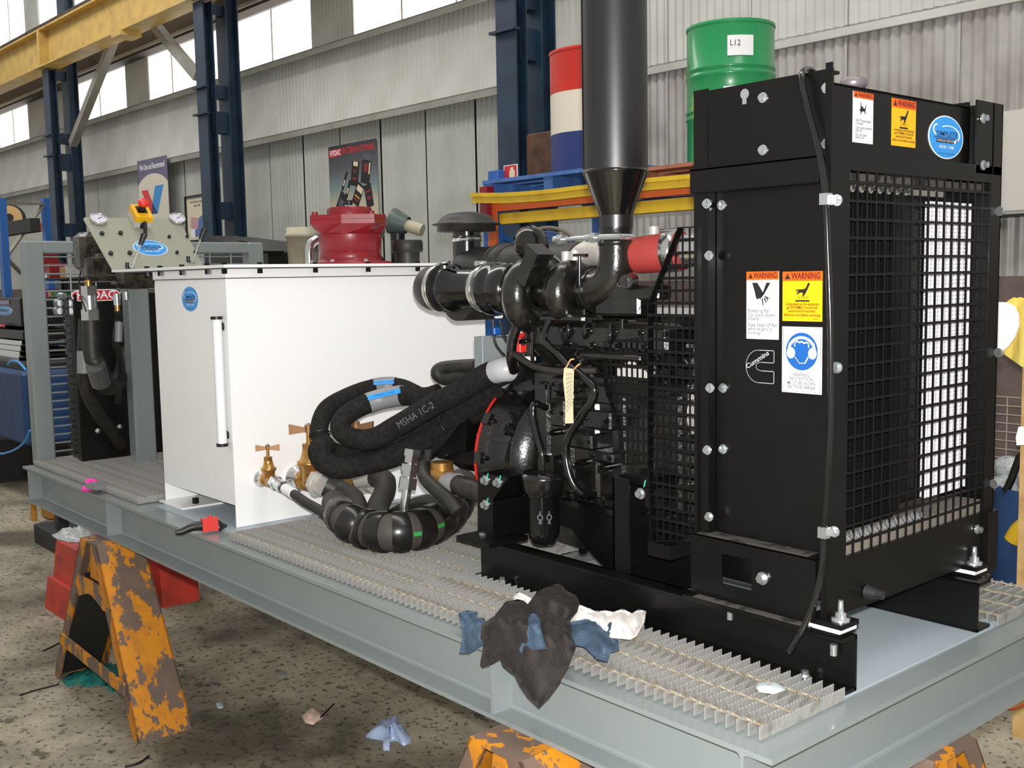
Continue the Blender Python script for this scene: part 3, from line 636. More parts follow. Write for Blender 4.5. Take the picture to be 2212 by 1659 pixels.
for (a0,b0,top_) in (((284,580),(300,541),0),((415,566),(437,529),0)):
    q = onp(*a0); e_ = q+pn*0.10+V_*0.075+YU*0.05
    lv = MB().cyl(q,q+pn*0.012,0.014,None,12).cyl(q,e_,0.005,None,10).build('lever','chrome',cs)
    d_ = (e_-q).normalized(); MB().cyl(e_-d_*0.012,e_+d_*0.045,0.011,0.016,12).build('lever_grip','cable_black',lv)
    MB().cyl(q-YU*0.02+pn*0.0,q-YU*0.02+V_*0.02+pn*0.022,0.009,None,10).build('lever_stop','cable_black',lv)
F2 = Fp
cb = onp(325,536); ru = abs((onp(362,536)-cb).y)*0.98; rv = (onp(325,519.5)-cb).dot(Fp.v)
round_badge(cs, cb+pn*0.0008, YU, Fp.v, ru, abs(rv))
# valve bank in film under the console
mb = MB()
for c_, hx_, hy_, hz_ in (((-4.34,0.21,1.17),0.07,0.08,0.10),((-4.27,0.25,1.09),0.06,0.11,0.07),((-4.2,0.38,1.03),0.07,0.12,0.05),((-4.3,0.33,1.12),0.06,0.12,0.06)): mb.rbox(c_[0]-hx_,c_[0]+hx_,c_[1]-hy_,c_[1]+hy_,c_[2]-hz_,c_[2]+hz_,0.025)
vb = mb.build('wrapped_valve_bank',mat('film_over_valves',(70,66,56),0.2,noise=(16,(34,32,28),0.4,0.6),bump=(22,1.0)),cs)
p = at(192,628,x=-4.3)
def fit(parent, p, top, lst, ax=ZU, n=6):
    h = top
    for i,(r,dh,m,nm) in enumerate(lst):
        q = V(p)+V(ax)*h; mb = MB()
        (mb.hexa if nm.endswith('nut') else (lambda a,b_,r_: mb.cyl(a,b_,r_)))(q, q-V(ax)*dh, r); mb.build(nm,m,parent); h -= dh
    return V(p)+V(ax)*h
e1 = fit(cs, p+V((0,0,0)), 0.055, [(0.018,0.03,'brass','adapter'),(0.04,0.05,'chrome','fitting_nut'),(0.036,0.07,'zinc','fitting_body'),(0.046,0.055,'chrome','swivel_nut')])
p = at(252,634,x=-4.25); e2 = fit(cs, p, 0.0, [(0.018,0.06,'zinc','fitting_body'),(0.013,0.03,'brass','adapter')])
p = at(272,622,x=-4.25); e3 = fit(cs, p, 0.0, [(0.010,0.02,'chrome','fitting_nut'),(0.014,0.04,'zinc','fitting_body')])
def hose(name, pts, r, label, m='rubber', group=None, k=6, n=12, cat='hose'):
    mb = MB().tube(pts, r, n, k); return mb.build(name, m, label=label, cat=cat, group=group)
hz = e1
hose('hydraulic_hose', [hz, hz+V((0.0,0,-0.18)), at(212,790,x=-4.3), at(235,838,x=-4.42), at(262,810,x=-4.6), at(272,760,x=-4.75)], 0.045, 'thick black hose hanging from the chrome fitting under the console')
hose('hydraulic_hose', [at(185,690,x=-4.45), at(182,760,x=-4.45), at(184,830,x=-4.5), at(205,880,x=-4.55), at(240,930,x=-4.62), at(262,960,x=-4.7)], 0.036, 'black hose with a grey label sleeve behind the chrome fitting')
MB().tube([at(182,758,x=-4.41), at(183,806,x=-4.41)],0.038,14,1).build('label_sleeve','hoselabel',cs)
MB().cyl(at(206,790,x=-4.25),at(218,828,x=-4.32),0.048).build('clear_sleeve',mat('clear_sleeve',(80,80,80),0.12,coat=0.5),cs)
hose('hydraulic_hose', [e2, at(256,690,x=-4.3), at(250,740,x=-4.3), at(262,790,x=-4.45), at(255,870,x=-4.6)], 0.018, 'slim black hose beside the grey console pedestal')
MB().tube([at(257,695,x=-4.27), at(256,738,x=-4.27)],0.02,10,1).build('label_sleeve','hoselabel',cs)
hose('control_cable', [at(196,500,x=-4.3), at(183,560,x=-4.35), at(172,600,x=-4.4), at(175,640,x=-4.3), at(186,672,x=-4.2)], 0.004, 'thin black cable looping from console past the wire mesh', 'cable_black', cat='cable')
# oil cooler with a red lozenge badge
oc = thing('oil_cooler', 'tall black oil cooler with a red H badge beside the mesh guard', 'cooler', (-4.8,0.55,0))
zc = at(165,636,x=-4.75).z
MB().box(-4.80,-4.74,0.23,0.95,0.01,zc).build('core_face','black',oc)
MB().box(-4.94,-4.80,0.25,0.93,0.01,zc-0.01).build('cooler_body','black',oc)
for i in range(24):
    z0 = 0.05+i*(zc-0.1)/24; MB().box(-4.935,-4.805,0.238,0.25,z0,z0+0.016).build('side_rib','black',oc)
MB().box(-4.755,-4.732,0.235,0.25,0.01,zc).build('edge_strip','castalu' if False else 'black',oc)
Fc = Face((-4.739,at(154,652,x=-4.739).y,at(154,652,x=-4.739).z), YU, ZU, 0.27, 0.065)
pts = [(0.5+0.5*(abs(math.cos(a))**0.35)*(1 if math.cos(a)>0 else -1), 0.5+0.5*math.sin(a)) for a in [2*math.pi*i/28 for i in range(28)]]
Fc.plate(MB(), pts, 0, 0.003).build('badge_rim','inkw',oc); Fc.plate(MB(), [(0.5+(a-0.5)*0.96,0.5+(b_-0.5)*0.84) for a,b_ in pts], 0.003, 0.004).build('badge','inkr',oc)
text('HYDAC', 0.06, Fc.p(0.5,0.5,0.004), Fc.u, Fc.v, 'inkw', oc, fit=0.21, bold=0.02)
for px,py in ((211,931),(258,922)): q = at(px,py,x=-4.7); MB().ball(q,0.016,10).build('hose_clip','zinc',oc)
for px, py in ((127,655),(126,672),(135,640)): q = at(px,py,x=-4.9); MB().cyl(q-XU*0.03,q+XU*0.03,0.022,0.018,12).build('port_fitting','zinc',oc)

# ------------------------------------------------------------------ radiator unit
RX0, RX1, RY0, RY1 = -0.552, -0.14, 0.405, 1.25
rd = thing('radiator_unit', 'tall black radiator unit with mesh front and warning signs', 'radiator', (-0.34,0.83,0.155))
def blk(name, *b, m='black', p=None): return MB().box(*b).build(name, m, p or rd)
blk('side_panel', -0.50,-0.165,0.447,0.452,0.2,1.25)
mb = MB(); mb.box(-0.552,-0.548,0.42,0.47,0.16,1.467); mb.box(-0.552,-0.505,0.418,0.422,0.16,1.467); mb.box(-0.507,-0.503,0.42,0.45,0.16,1.27); mb.build('rear_post','black',rd)
mb = MB(); mb.box(-0.155,-0.138,0.405,0.41,0.155,1.473); mb.box(-0.143,-0.138,0.41,0.485,0.155,1.28); mb.build('front_post','black',rd)
mb = MB(); mb.box(-0.503,-0.145,0.42,0.424,1.266,1.462); mb.box(-0.503,-0.16,0.424,0.47,1.455,1.462); mb.build('upper_side_plate','black',rd)
mb = MB(); mb.box(-0.548,-0.165,0.398,0.403,1.208,1.266); mb.box(-0.548,-0.165,0.398,0.445,1.262,1.268); mb.box(-0.548,-0.165,0.40,0.447,1.206,1.212); mb.build('side_ledge','black',rd)
mb = MB(); mb.box(-0.548,-0.165,0.398,0.403,0.278,0.316); mb.box(-0.548,-0.165,0.398,0.403,0.155,0.199); mb.box(-0.548,-0.446,0.398,0.403,0.199,0.278); mb.box(-0.351,-0.165,0.398,0.403,0.199,0.278); mb.box(-0.548,-0.165,0.398,0.447,0.313,0.318)
mb.build('lower_side_skirt','black',rd)
M['dust'] = mat('dusty_black', (74,69,64), 0.8, noise=(24,(28,27,26),0.52,0.62))
blk('dusty_ledge', -0.53,-0.19,0.4,0.446,0.318,0.3195, m='dust')
# lower foot panel with a square opening
blk('foot_flange', -0.552,-0.165,0.37,0.44,0.1435,0.154)
blk('foot_flange_dust', -0.52,-0.19,0.371,0.397,0.154,0.1555, m='dust')
# front
blk('stile', -0.146,-0.14,0.41,0.485,0.17,1.28); blk('stile', -0.146,-0.14,1.19,1.25,0.17,1.28)
blk('front_top_rail', -0.146,-0.14,0.485,1.19,1.235,1.28)
blk('front_skirt', -0.15,-0.14,0.41,1.19,0.17,0.31); 
mb = MB(); mb.box(-0.15,-0.125,1.19,1.25,0.135,0.31); mb.box(-0.3,-0.14,1.245,1.25,0.135,1.45); mb.build('far_post','black',rd)
mb = MB(); mb.box(-0.172,-0.166,0.43,1.11,1.268,1.436); mb.box(-0.26,-0.166,0.43,1.11,1.43,1.436); mb.build('front_upper_plate','black',rd)
mb = MB(); mb.box(-0.30,-0.166,1.105,1.11,1.30,1.45); mb.box(-0.146,-0.14,1.10,1.195,1.258,1.452); mb.box(-0.30,-0.14,1.19,1.196,1.258,1.452); mb.box(-0.146,-0.14,1.2,1.25,1.258,1.452); mb.build('far_wing_plate','black',rd)
blk('top_tank', -0.46,-0.2,0.47,1.19,1.25,1.425)
p = at(1842,178,x=-0.3); mb = MB(); mb.lathe([(0.03,0),(0.034,0.004),(0.035,0.014),(0.033,0.022),(0.024,0.027)],(-0.3,0.753,1.471),ZU,28); mb.cyl((-0.3,0.753,1.42),(-0.3,0.753,1.472),0.026); mb.build('filler_cap',mat('dull_cap_steel',(128,120,122),0.4,metal=0.4),rd)
q = at(1994,213,x=-0.22); MB().cyl((-0.22,q.y,1.43),(-0.22,q.y,1.447),0.008).build('vent_plug','zinc',rd)
# guard mesh in front: every bar its own piece
my0, my1, mz0, mz1 = 0.485, 1.19, 0.31, 1.238
hb = MB().box(-0.147,-0.1425,my0,my1,-0.0033,0.0033).build('mesh_bar','black',rd); nh = 21
hb.location.z = mz0+0.03
for i in range(1,nh): copy_part(hb, rd, (0,0,i*(mz1-mz0-0.06)/(nh-1)*1.0))
vbm = MB().box(-0.1465,-0.143,-0.0033,0.0033,mz0,mz1).build('mesh_upright','black',rd); nv = 17
vbm.location.y = my0+0.0415-0.83+0.83
for i in range(1,nv): copy_part(vbm, rd, (0,i*0.0415,0))
# cores behind the mesh
def fin_mesh(ht, wd, pitch=0.0055):
    n = int(ht/pitch); vs = []; fs = []
    for i in range(n+1):
        x_ = -0.006 if i % 2 else 0.006
        vs += [V((x_,-wd/2,i*pitch)), V((x_,wd/2,i*pitch))]
    for i in range(n): fs.append((2*i,2*i+1,2*i+3,2*i+2))
    m = bpy.data.meshes.new('fin_column'); m.from_pydata(vs, [], fs); m.update(); return m
fm1 = fin_mesh(0.86,0.0135); fm1.materials.append(mat('black_fins',(74,74,78),0.26,metal=0.85))
fm2 = fin_mesh(0.82,0.0135); fm2.materials.append(M['alu'])
def fins(me, y0, y1, xx, z0, step):
    n = int((y1-y0)/step)
    for i in range(n+1):
        o = bpy.data.objects.new('fin_column', me); C.objects.link(o); o.parent = rd; o.location = V((xx,y0+i*step,z0+H0))-root_base(rd)
blk('cooler_backing', -0.30,-0.225,0.48,0.875,0.3,1.24); fins(fm1,0.495,0.82,-0.212,0.345,0.0205)
blk('core_backing', -0.29,-0.245,0.89,1.16,0.36,1.2, m='black')
ya, yb = at(1994,700,x=-0.23).y, at(2082,700,x=-0.23).y
fins(fm2,ya+0.01,yb,-0.228,0.365,0.0205)
mb = MB(); mb.box(-0.235,-0.222,yb+0.014,yb+0.032,0.365,1.185); mb.build('core_side_plate','alu',rd)
for i in range(int((yb-ya)/0.0205)+1):
    mb = MB(); mb.box(-0.24,-0.222,ya+i*0.0205+0.0175,ya+i*0.0205+0.022,0.365,1.185); mb.build('water_tube','alu',rd)
for i in range(int((0.82-0.495)/0.0205)+1):
    mb = MB(); mb.box(-0.222,-0.206,0.495+i*0.0205+0.008,0.495+i*0.0205+0.0125,0.345,1.2); mb.build('water_tube','black',rd)
blk('core_header', -0.24,-0.16,0.48,1.19,1.215,1.232, m='dust'); blk('core_footing', -0.24,-0.15,0.48,1.19,0.30,0.345, m=mat('dusty_footing',(120,112,102),0.8))
for i in range(9):
    y_ = 0.505+i*0.0415; MB().bolt((-0.2,y_,1.205),(1,0,0),0.009,0.012).build('header_bolt','chrome',rd)
    MB().bolt((-0.165,y_+0.01,0.345),(1,0,0.6),0.009,0.012).build('footing_bolt','zinc',rd)
# bolts on the side and wings
ys = 0.42
for px, py, yy in ((1649,211,0.42),(1649,324,0.42),(1787,190,0.42),(1787,310,0.42),(1528,440,0.418),(1560,443,0.447),(1533,552,0.418),(1535,838,0.418),(1563,838,0.447),(1529,972,0.418),(1563,970,0.447),(1533,1116,0.418)):
    q = at(px,py,y=yy); MB().bolt(q,(0,-1,0),0.0085,0.009).build('panel_bolt','zinc',rd)
for px, py in ((1809,433),(1809,794),(1803,1148)):
    q = at(px,py,y=0.404); MB().bolt(q,(0,-1,0),0.009,0.009).build('front_bolt','zinc',rd)
for px, py in ((2122,256),(2122,357),(2109,1143)):
    q = at(px,py,x=-0.138); MB().bolt(q,(1,0,0),0.009,0.012).build('wing_bolt','zinc',rd)
for px, py in ((2158,456),(2155,762),(2146,1045)):
    q = at(px,py,x=-0.128); MB().bolt(q,(0.3,1,0),0.009,0.012).build('edge_bolt','zinc',rd)
q = at(1648,1249,y=0.398); MB().bolt(q,(0,-1,0),0.011,0.012).build('foot_bolt','zinc',rd)
blk('keyhole_slot', *(lambda a: (a.x-0.006,a.x+0.006,0.4185,0.4195,a.z-0.008,a.z+0.02))(at(1608,218,y=0.419)), m='hoselabel')
q = at(1608,203,y=0.418); MB().cyl(q,q+V((0,0.002,0)),0.0125,None,20).build('keyhole','hoselabel',rd)
q = at(1577,1330,y=0.41); MB().cyl(V((q.x,0.41,0.134)),V((q.x,0.41,0.105)),0.008).build('stud','zinc',rd)
# anti-vibration feet
for c0, xx, yy in (((1824,1358),-0.12,0.43),((2090,1228),-0.14,1.13)):
    zt = 0.168; sgn = 1
    MB().box(xx-0.07,xx+0.035,yy-0.045,yy+0.03,0.163,0.175).build('foot_plate','black',rd)
    MB().box(xx-0.065,xx+0.03,yy-0.043,yy+0.028,0.152,0.163).build('foot_shim','stw',rd); MB().box(xx-0.06,xx+0.025,yy-0.04,yy+0.025,0.142,0.152).build('foot_pad','black',rd)
    MB().lathe([(0.022,0),(0.022,0.008),(0.013,0.009),(0.013,0.02),(0.007,0.021),(0.006,0.05)],(xx+0.012,yy-0.012,0.175),ZU,20).build('foot_stud','zinc',rd)
q = at(1806,1400,y=0.43); MB().cyl(q+V((0,-0.01,0.012)),q+V((0,-0.01,-0.015)),0.009).build('stud','zinc',rd)
q = at(1872,1278,x=-0.138); MB().cyl(q,q+XU*0.03,0.018,0.013,16).hexa(q+XU*0.03,q+XU*0.045,0.012).build('drain_cock','blackblock',rd)
# overflow tube down the corner
hs = [at(1737,152,y=0.44), at(1732,165,y=0.40), at(1745,230,y=0.40), at(1770,330,y=0.39), at(1783,430,y=0.385), at(1789,560,y=0.385), at(1794,720,y=0.385), at(1794,900,y=0.385), at(1788,1030,y=0.385), at(1779,1150,y=0.385), at(1775,1230,y=0.38), at(1755,1310,y=0.37), at(1728,1370,y=0.36), at(1705,1410,y=0.35)]
MB().tube([hs[0]+V((0,0.08,-0.02)),hs[0]+V((0,0.02,0.006))]+hs[1:],0.0075,12,6).build('overflow_tube','gloss',rd)
for px, py in ((1784,430),(1780,1150)):
    q = at(px,py,y=0.386); MB().box(q.x-0.011,q.x+0.011,q.y-0.010,q.y+0.010,q.z-0.013,q.z+0.013).box(q.x,q.x+0.026,q.y+0.008,q.y+0.014,q.z-0.008,q.z+0.008).build('tube_clip','zinc',rd)
# signs
def side_face(tl, br, y): a = at(*tl, y=y); b = at(*br, y=y); return Face((a.x,y,b.z), XU, ZU, b.x-a.x, a.z-b.z)
def front_face(tl, br, x): a = at(*tl, x=x); b = at(*br, x=x); return Face((x,a.y,b.z), YU, ZU, b.y-a.y, a.z-b.z)
def sign_base(F, m, name): return F.plate(MB(), RECT, -0.0006, 0.0004).build(name, m, rd)
def lines(F, rows, size, m, parent, align='LEFT', sq=0.9, full=0.9, bold=0.015):
    k = max(len(r[2]) for r in rows)
    for a, b, s_ in rows: text(s_, size, F.p(a,b,0.0006), F.u, F.v, m, parent, align=align, lift=0.0004, fit=full*F.w*len(s_)/k, bold=bold)
def warn_head(F, par, y0):
    F.plate(MB(), [(0,y0),(1,y0),(1,1),(0,1)], 0.0005, 0.0008).build('sign_header','sto',par); h = (1-y0)*F.h
    mid = (1+y0)/2; F.plate(MB(), [(0.06,y0+0.2*(1-y0)),(0.2,y0+0.2*(1-y0)),(0.13,1-0.18*(1-y0))], 0.0008, 0.0012).build('alert_triangle','ink',par)
    text('!', h*0.45, F.p(0.13,mid-0.1*(1-y0),0.0012), F.u, F.v, 'sto', par, lift=0.0004)
    text('WARNING', h*0.92, F.p(0.59,mid,0.0008), F.u, F.v, mat_ink_brown, par, fit=0.72*F.w, lift=0.0004, bold=0.035)
M['inkbr'] = mat('print_dark_red', (110,26,18), 0.5); mat_ink_brown = 'inkbr'
F = side_face((1613,587),(1682,734),0.4455); sg = sign_base(F,'stw','rotating_fan_sign'); warn_head(F,sg,0.875)
F.plate(MB(), [(0.18,0.835),(0.34,0.835),(0.52,0.69),(0.5,0.63),(0.44,0.6),(0.46,0.56),(0.4,0.61),(0.36,0.585),(0.30,0.61),(0.26,0.7)],0.0005,0.0009).build('hand_pictogram','ink',sg)
mb = F.plate(MB(), [(0.62,0.835),(0.75,0.835),(0.55,0.66),(0.46,0.62)],0.0005,0.0009); mb.build('blade_pictogram','ink',sg)
mb = MB()
for a0,b0,a1,b1 in ((0.5,0.60,0.52,0.5),(0.56,0.61,0.62,0.54),(0.62,0.62,0.67,0.57),(0.56,0.63,0.75,0.60)): F.plate(mb,[(a0-0.02,b0),(a0+0.02,b0+0.01),(a1+0.015,b1),(a1-0.01,b1-0.005)],0.0005,0.0009)
mb.build('finger_pictogram','ink',sg)
lines(F,[(0.05,0.42,'Rotating fan.'),(0.05,0.36,'Can cause severe'),(0.05,0.305,'injury.'),(0.05,0.21,'Stay clear of fan'),(0.05,0.15,'when engine is'),(0.05,0.09,'running')],0.0135,'inkg',sg)
text('3A-1283', 0.006, F.p(0.83,0.035,0.0006), F.u, F.v, 'inkg', sg)
def hand(F, par, cx_, cy_, k):
    pts = [(0.12,0.16),(0.16,0.14),(0.10,0.02),(0.06,-0.05),(0.0,-0.12),(-0.01,-0.10),(0.0,-0.04),(-0.05,-0.03),(-0.14,-0.075),(-0.15,-0.06),(-0.09,-0.02),(-0.16,-0.03),(-0.16,-0.015),(-0.09,0.005),(-0.17,0.01),(-0.16,0.025),(-0.08,0.03),(0.0,0.03),(0.06,0.05)]
    asp = F.w/F.h
    F.plate(MB(), [(cx_+a*k, cy_+b*k*asp) for a,b in pts],0.0005,0.0009).build('hand_pictogram','ink',par)
    F.plate(MB(), [(cx_-0.17*k,cy_-0.21*k*asp),(cx_+0.15*k,cy_-0.21*k*asp),(cx_+0.15*k,cy_-0.18*k*asp),(cx_-0.17*k,cy_-0.18*k*asp)],0.0005,0.0009).build('hot_plate_pictogram','ink',par)
    mb = MB()
    for i in range(4): a = cx_+(-0.1+i*0.06)*k; F.plate(mb,[(a,cy_-0.15*k*asp),(a+0.015*k,cy_-0.15*k*asp),(a+0.02*k,cy_-0.08*k*asp)],0.0005,0.0009)
    mb.build('heat_pictogram','ink',par)
F = side_face((1691,587),(1776,695),0.4455); sg = sign_base(F,'stv','hot_surface_sign'); warn_head(F,sg,0.81); hand(F,sg,0.52,0.61,1.1)
lines(F,[(0.5,0.345,'Components on this equipment'),(0.5,0.275,'get EXTREMELY hot and will'),(0.5,0.205,'cause burns if touched.'),(0.5,0.125,'Allow to cool before servicing.')],0.0095,'inkbr',sg,'CENTER',0.92,0.93,0.02)
text('2366499', 0.005, F.p(0.85,0.05,0.0006), F.u, F.v, 'inkbr', sg)
F = side_face((1690,705),(1775,853),0.4455); sg = sign_base(F,'stw','hearing_protection_sign')
mb = MB()
for r in ([(0.03,0.02),(0.97,0.02),(0.97,0.026),(0.03,0.026)],[(0.03,0.974),(0.97,0.974),(0.97,0.98),(0.03,0.98)],[(0.03,0.02),(0.04,0.02),(0.04,0.98),(0.03,0.98)],[(0.96,0.02),(0.97,0.02),(0.97,0.98),(0.96,0.98)]): F.plate(mb,r,0.0005,0.0008)
mb.build('sign_border','inkg',sg)
F.ell(MB(),0.5,0.63,0.40,0.285,0.0005,0.0009,40).build('mandatory_disc','stb',sg)
mb = MB(); F.ell(mb,0.5,0.66,0.34,0.20,0.0009,0.0013,18,0.8,25,155); mb.build('headband_pictogram','stw',sg)
mb = MB(); F.ell(mb,0.23,0.605,0.105,0.085,0.0009,0.0013,20); F.ell(mb,0.77,0.605,0.105,0.085,0.0009,0.0013,20); F.plate(mb,[(0.15,0.66),(0.22,0.66),(0.24,0.76),(0.19,0.76)],0.0011,0.0016); F.plate(mb,[(0.78,0.66),(0.85,0.66),(0.81,0.76),(0.76,0.76)],0.0011,0.0016); mb.build('ear_muff_pictogram','stw',sg)
mb = MB()
mb2 = MB(); ed = [(0.32,0.74),(0.38,0.775),(0.44,0.755),(0.5,0.77),(0.56,0.745),(0.62,0.76),(0.68,0.735)]
for (a,b),(a2,b2) in zip(ed,ed[1:]): F.plate(mb,[(a,b),(a2,b2),(a2,b2+0.022),(a,b+0.022)],0.0009,0.0013)
for (a,b),(a2,b2) in (((0.33,0.55),(0.44,0.455)),((0.44,0.455),(0.58,0.455)),((0.58,0.455),(0.67,0.55)),((0.32,0.74),(0.33,0.70)),((0.68,0.735),(0.67,0.69))): F.plate(mb2,[(a-0.012,b),(a+0.012,b-0.006),(a2+0.012,b2-0.002),(a2-0.012,b2+0.008)],0.0009,0.0013)
mb.build('hair_pictogram','stw',sg); mb2.build('jaw_pictogram','stw',sg)
lines(F,[(0.5,0.275,'HEARING'),(0.5,0.21,'PROTECTION'),(0.5,0.148,'MUST BE WORN'),(0.5,0.088,'IN THIS AREA')],0.0118,'inkg',sg,'CENTER',1.0,0.7)
# maker's C emblem as a thin printed outline
F = side_face((1612,755),(1672,829),0.4455)
def outline(F, pts, wd, m, par, name, closed=True):
    mb = MB(); n = len(pts); asp = F.h/F.w
    for i in range(n if closed else n-1):
        a, b = pts[i], pts[(i+1)%n]; dx, dy = b[0]-a[0], (b[1]-a[1])*asp; L = math.hypot(dx,dy)
        if L < 1e-6: continue
        nx, ny = -dy/L*wd/2, dx/L*wd/2/asp; ex, ey = dx/L*wd/2, dy/L*wd/2/asp
        F.plate(mb,[(a[0]+nx-ex,a[1]+ny-ey),(b[0]+nx+ex,b[1]+ny+ey),(b[0]-nx+ex,b[1]-ny+ey),(a[0]-nx-ex,a[1]-ny-ey)],0.0004,0.0008)
    return mb.build(name,m,par)
arc = lambda cx_,cy_,ra,rb,a0,a1,n: [(cx_+ra*math.cos(math.radians(a0+(a1-a0)*i/n)),cy_+rb*math.sin(math.radians(a0+(a1-a0)*i/n))) for i in range(n+1)]
pts = [(1,1),(0.45,1)]+arc(0.45,0.5,0.45,0.5,90,270,22)+[(1,0),(1,0.37),(0.55,0.37)]+arc(0.55,0.5,0.19,0.13,270,90,10)+[(0.55,0.63),(1,0.63)]
lg = outline(F,pts,0.02,'silver',rd,'maker_emblem')
d_ = V((F.u*0.86+F.v*0.51)); text('Cummins',0.0175,F.p(0.42,0.70,0.0006),d_,F.n.cross(d_),'silver',lg,fit=0.92*F.w,bold=0.02)
F = front_face((1843,196),(1885,312),-0.1655); sg = sign_base(F,'stw','pressure_sign'); warn_head(F,sg,0.875)
F.plate(MB(), [(0.3,0.64),(0.36,0.68),(0.36,0.84),(0.42,0.7),(0.46,0.74),(0.5,0.69),(0.56,0.68),(0.66,0.79),(0.6,0.64),(0.62,0.56),(0.54,0.63),(0.44,0.62),(0.36,0.55),(0.37,0.62)],0.0005,0.0009).build('burst_pictogram','ink',sg)
lines(F,[(0.12,0.44,'Hot Pressurized'),(0.12,0.385,'Coolant.'),(0.12,0.30,'Can cause severe'),(0.12,0.245,'injury.'),(0.12,0.16,'Do not open'),(0.12,0.105,'when hot.')],0.0105,'inkg',sg,full=0.8)
F = front_face((1927,211),(1977,320),-0.1655); sg = sign_base(F,'stv','hot_surface_sign'); warn_head(F,sg,0.81); hand(F,sg,0.5,0.61,1.1)
lines(F,[(0.5,0.345,'Components on this equipment'),(0.5,0.275,'get EXTREMELY hot and will'),(0.5,0.205,'cause burns if touched.'),(0.5,0.125,'Allow to cool before servicing.')],0.0085,'inkbr',sg,'CENTER',0.9,0.93,0.02)
c = at(2043,297,x=-0.1655); a_ = at(2080,297,x=-0.1655).y-c.y; b_ = at(2043,250,x=-0.1655).z-c.z
round_badge(rd, c, YU, ZU, a_, b_)

# ------------------------------------------------------------------ diesel engine
en = thing('diesel_engine', 'black six cylinder diesel engine on black rails with a red flywheel ring', 'engine', (-1.1,0.77,0.155))
def ep(name, m='cast', p=None): return lambda mb: mb.build(name, m, p or en)
FX, FY, FZ, FR = -1.56, 0.77, 0.372, 0.292
MB().lathe([(FR,-0.006),(FR,0.0)],(FX-0.002,FY,FZ),XU,56).build('flywheel_ring','redring',en)
fhs = MB().lathe([(FR*0.985,0),(FR*0.985,0.03),(FR*0.94,0.035),(FR*0.9,0.14),(FR*0.93,0.15),(FR*0.93,0.17),(FR*0.7,0.2)],(FX,FY,FZ),XU,56).build('flywheel_housing','cast',en)
def rad(th, r, x): return V((x, FY-r*math.cos(th), FZ+r*math.sin(th)))
for d in (-35,-8,18,44,70):                                               # ribs and rim bosses on the side we see
    th = math.radians(d); a, b = rad(th,FR*0.93,FX+0.03), rad(th,FR*0.9,FX+0.155); n_ = rad(th,1,0)-rad(th,0,0)
    MB().obox((a+b)/2,((b-a).normalized(),(rad(th+math.pi/2,1,0)-rad(th+math.pi/2,0,0)),n_),((b-a).length/2,0.006,0.02)).build('housing_rib','cast',fhs)
for d in (-28,-2,25,52,78):
    th = math.radians(d+6); q = rad(th,FR*0.985,FX+0.016); n_ = (rad(th,1,0)-rad(th,0,0))
    MB().obox(q,(XU,(rad(th+math.pi/2,1,0)-rad(th+math.pi/2,0,0)),n_),(0.017,0.02,0.01)).build('rim_boss','cast',fhs)
    MB().bolt(q+XU*0.02-n_*0.018,XU,0.008,0.01).build('rim_bolt','gloss',fhs)
th = math.radians(27); q = rad(th,FR*0.93,FX+0.11); n_ = rad(th,1,0)-rad(th,0,0); MB().cyl(q-n_*0.02,q+n_*0.012,0.024,0.02,16).hexa(q+n_*0.012,q+n_*0.02,0.013).build('inspection_plug','cast',fhs)
MB().prism([(FX+0.02,FY-0.12,FZ+0.1),(FX+0.02,FY+0.2,FZ+0.1),(FX+0.02,FY+0.2,FZ+0.325),(FX+0.02,FY-0.07,FZ+0.325)],(0.16,0,0)).build('housing_top','cast',en)
BX0, BX1, BY0, BY1 = -1.385, -0.70, 0.585, 0.98
MB().rbox(BX0,BX1,BY0,BY1,0.27,0.70,0.015).build('cylinder_block','cast',en)
MB().rbox(BX0+0.02,BX1,BY0+0.02,BY1,0.70,0.80,0.01).build('cylinder_head','cast',en)
MB().rbox(BX0+0.05,BX1-0.02,BY0+0.10,BY1-0.03,0.80,0.90,0.025).build('valve_cover','cast',en)
for i in range(6):
    x_ = BX0+0.065+i*0.112
    MB().rbox(x_-0.028,x_+0.028,BY0-0.012,BY0+0.02,0.30,0.66,0.01).build('block_web','cast',en)
for z_ in (0.385,0.53,0.63): MB().box(BX0+0.01,BX1,BY0-0.008,BY0+0.01,z_,z_+0.014).build('block_ridge','cast',en)
MB().box(BX0,BX1,BY0-0.014,BY1,0.262,0.28).build('pan_rail','gloss',en)
for i in range(11): MB().bolt((BX0+0.03+i*0.063,BY0-0.014,0.29),(0,-1,0),0.007,0.008).build('pan_bolt','gloss',en)
# sump: shallow at the flywheel, deep towards the radiator
mb = MB(); sx = [(-1.385,0.27),(-1.385,0.20),(-1.20,0.185),(-1.10,0.11),(-1.02,0.07),(-0.82,0.065),(-0.70,0.10),(-0.66,0.27)]
mb.prism([(a,BY0+0.0,b) for a,b in sx],(0,BY1-BY0-0.01,0)); mb.build('oil_sump','black',en)
q = V((-1.16,BY0+0.02,0.12)); MB().hexa(q,q-V((0,0.02,0)),0.012).build('drain_plug','gloss',en)
mb = MB(); mb.prism([(-1.38,0.66,0.11),(-1.2,0.66,0.10),(-1.12,0.66,0.14),(-1.38,0.66,0.2)],(0,0.2,0)); mb.build('starter_shroud','cast',en)
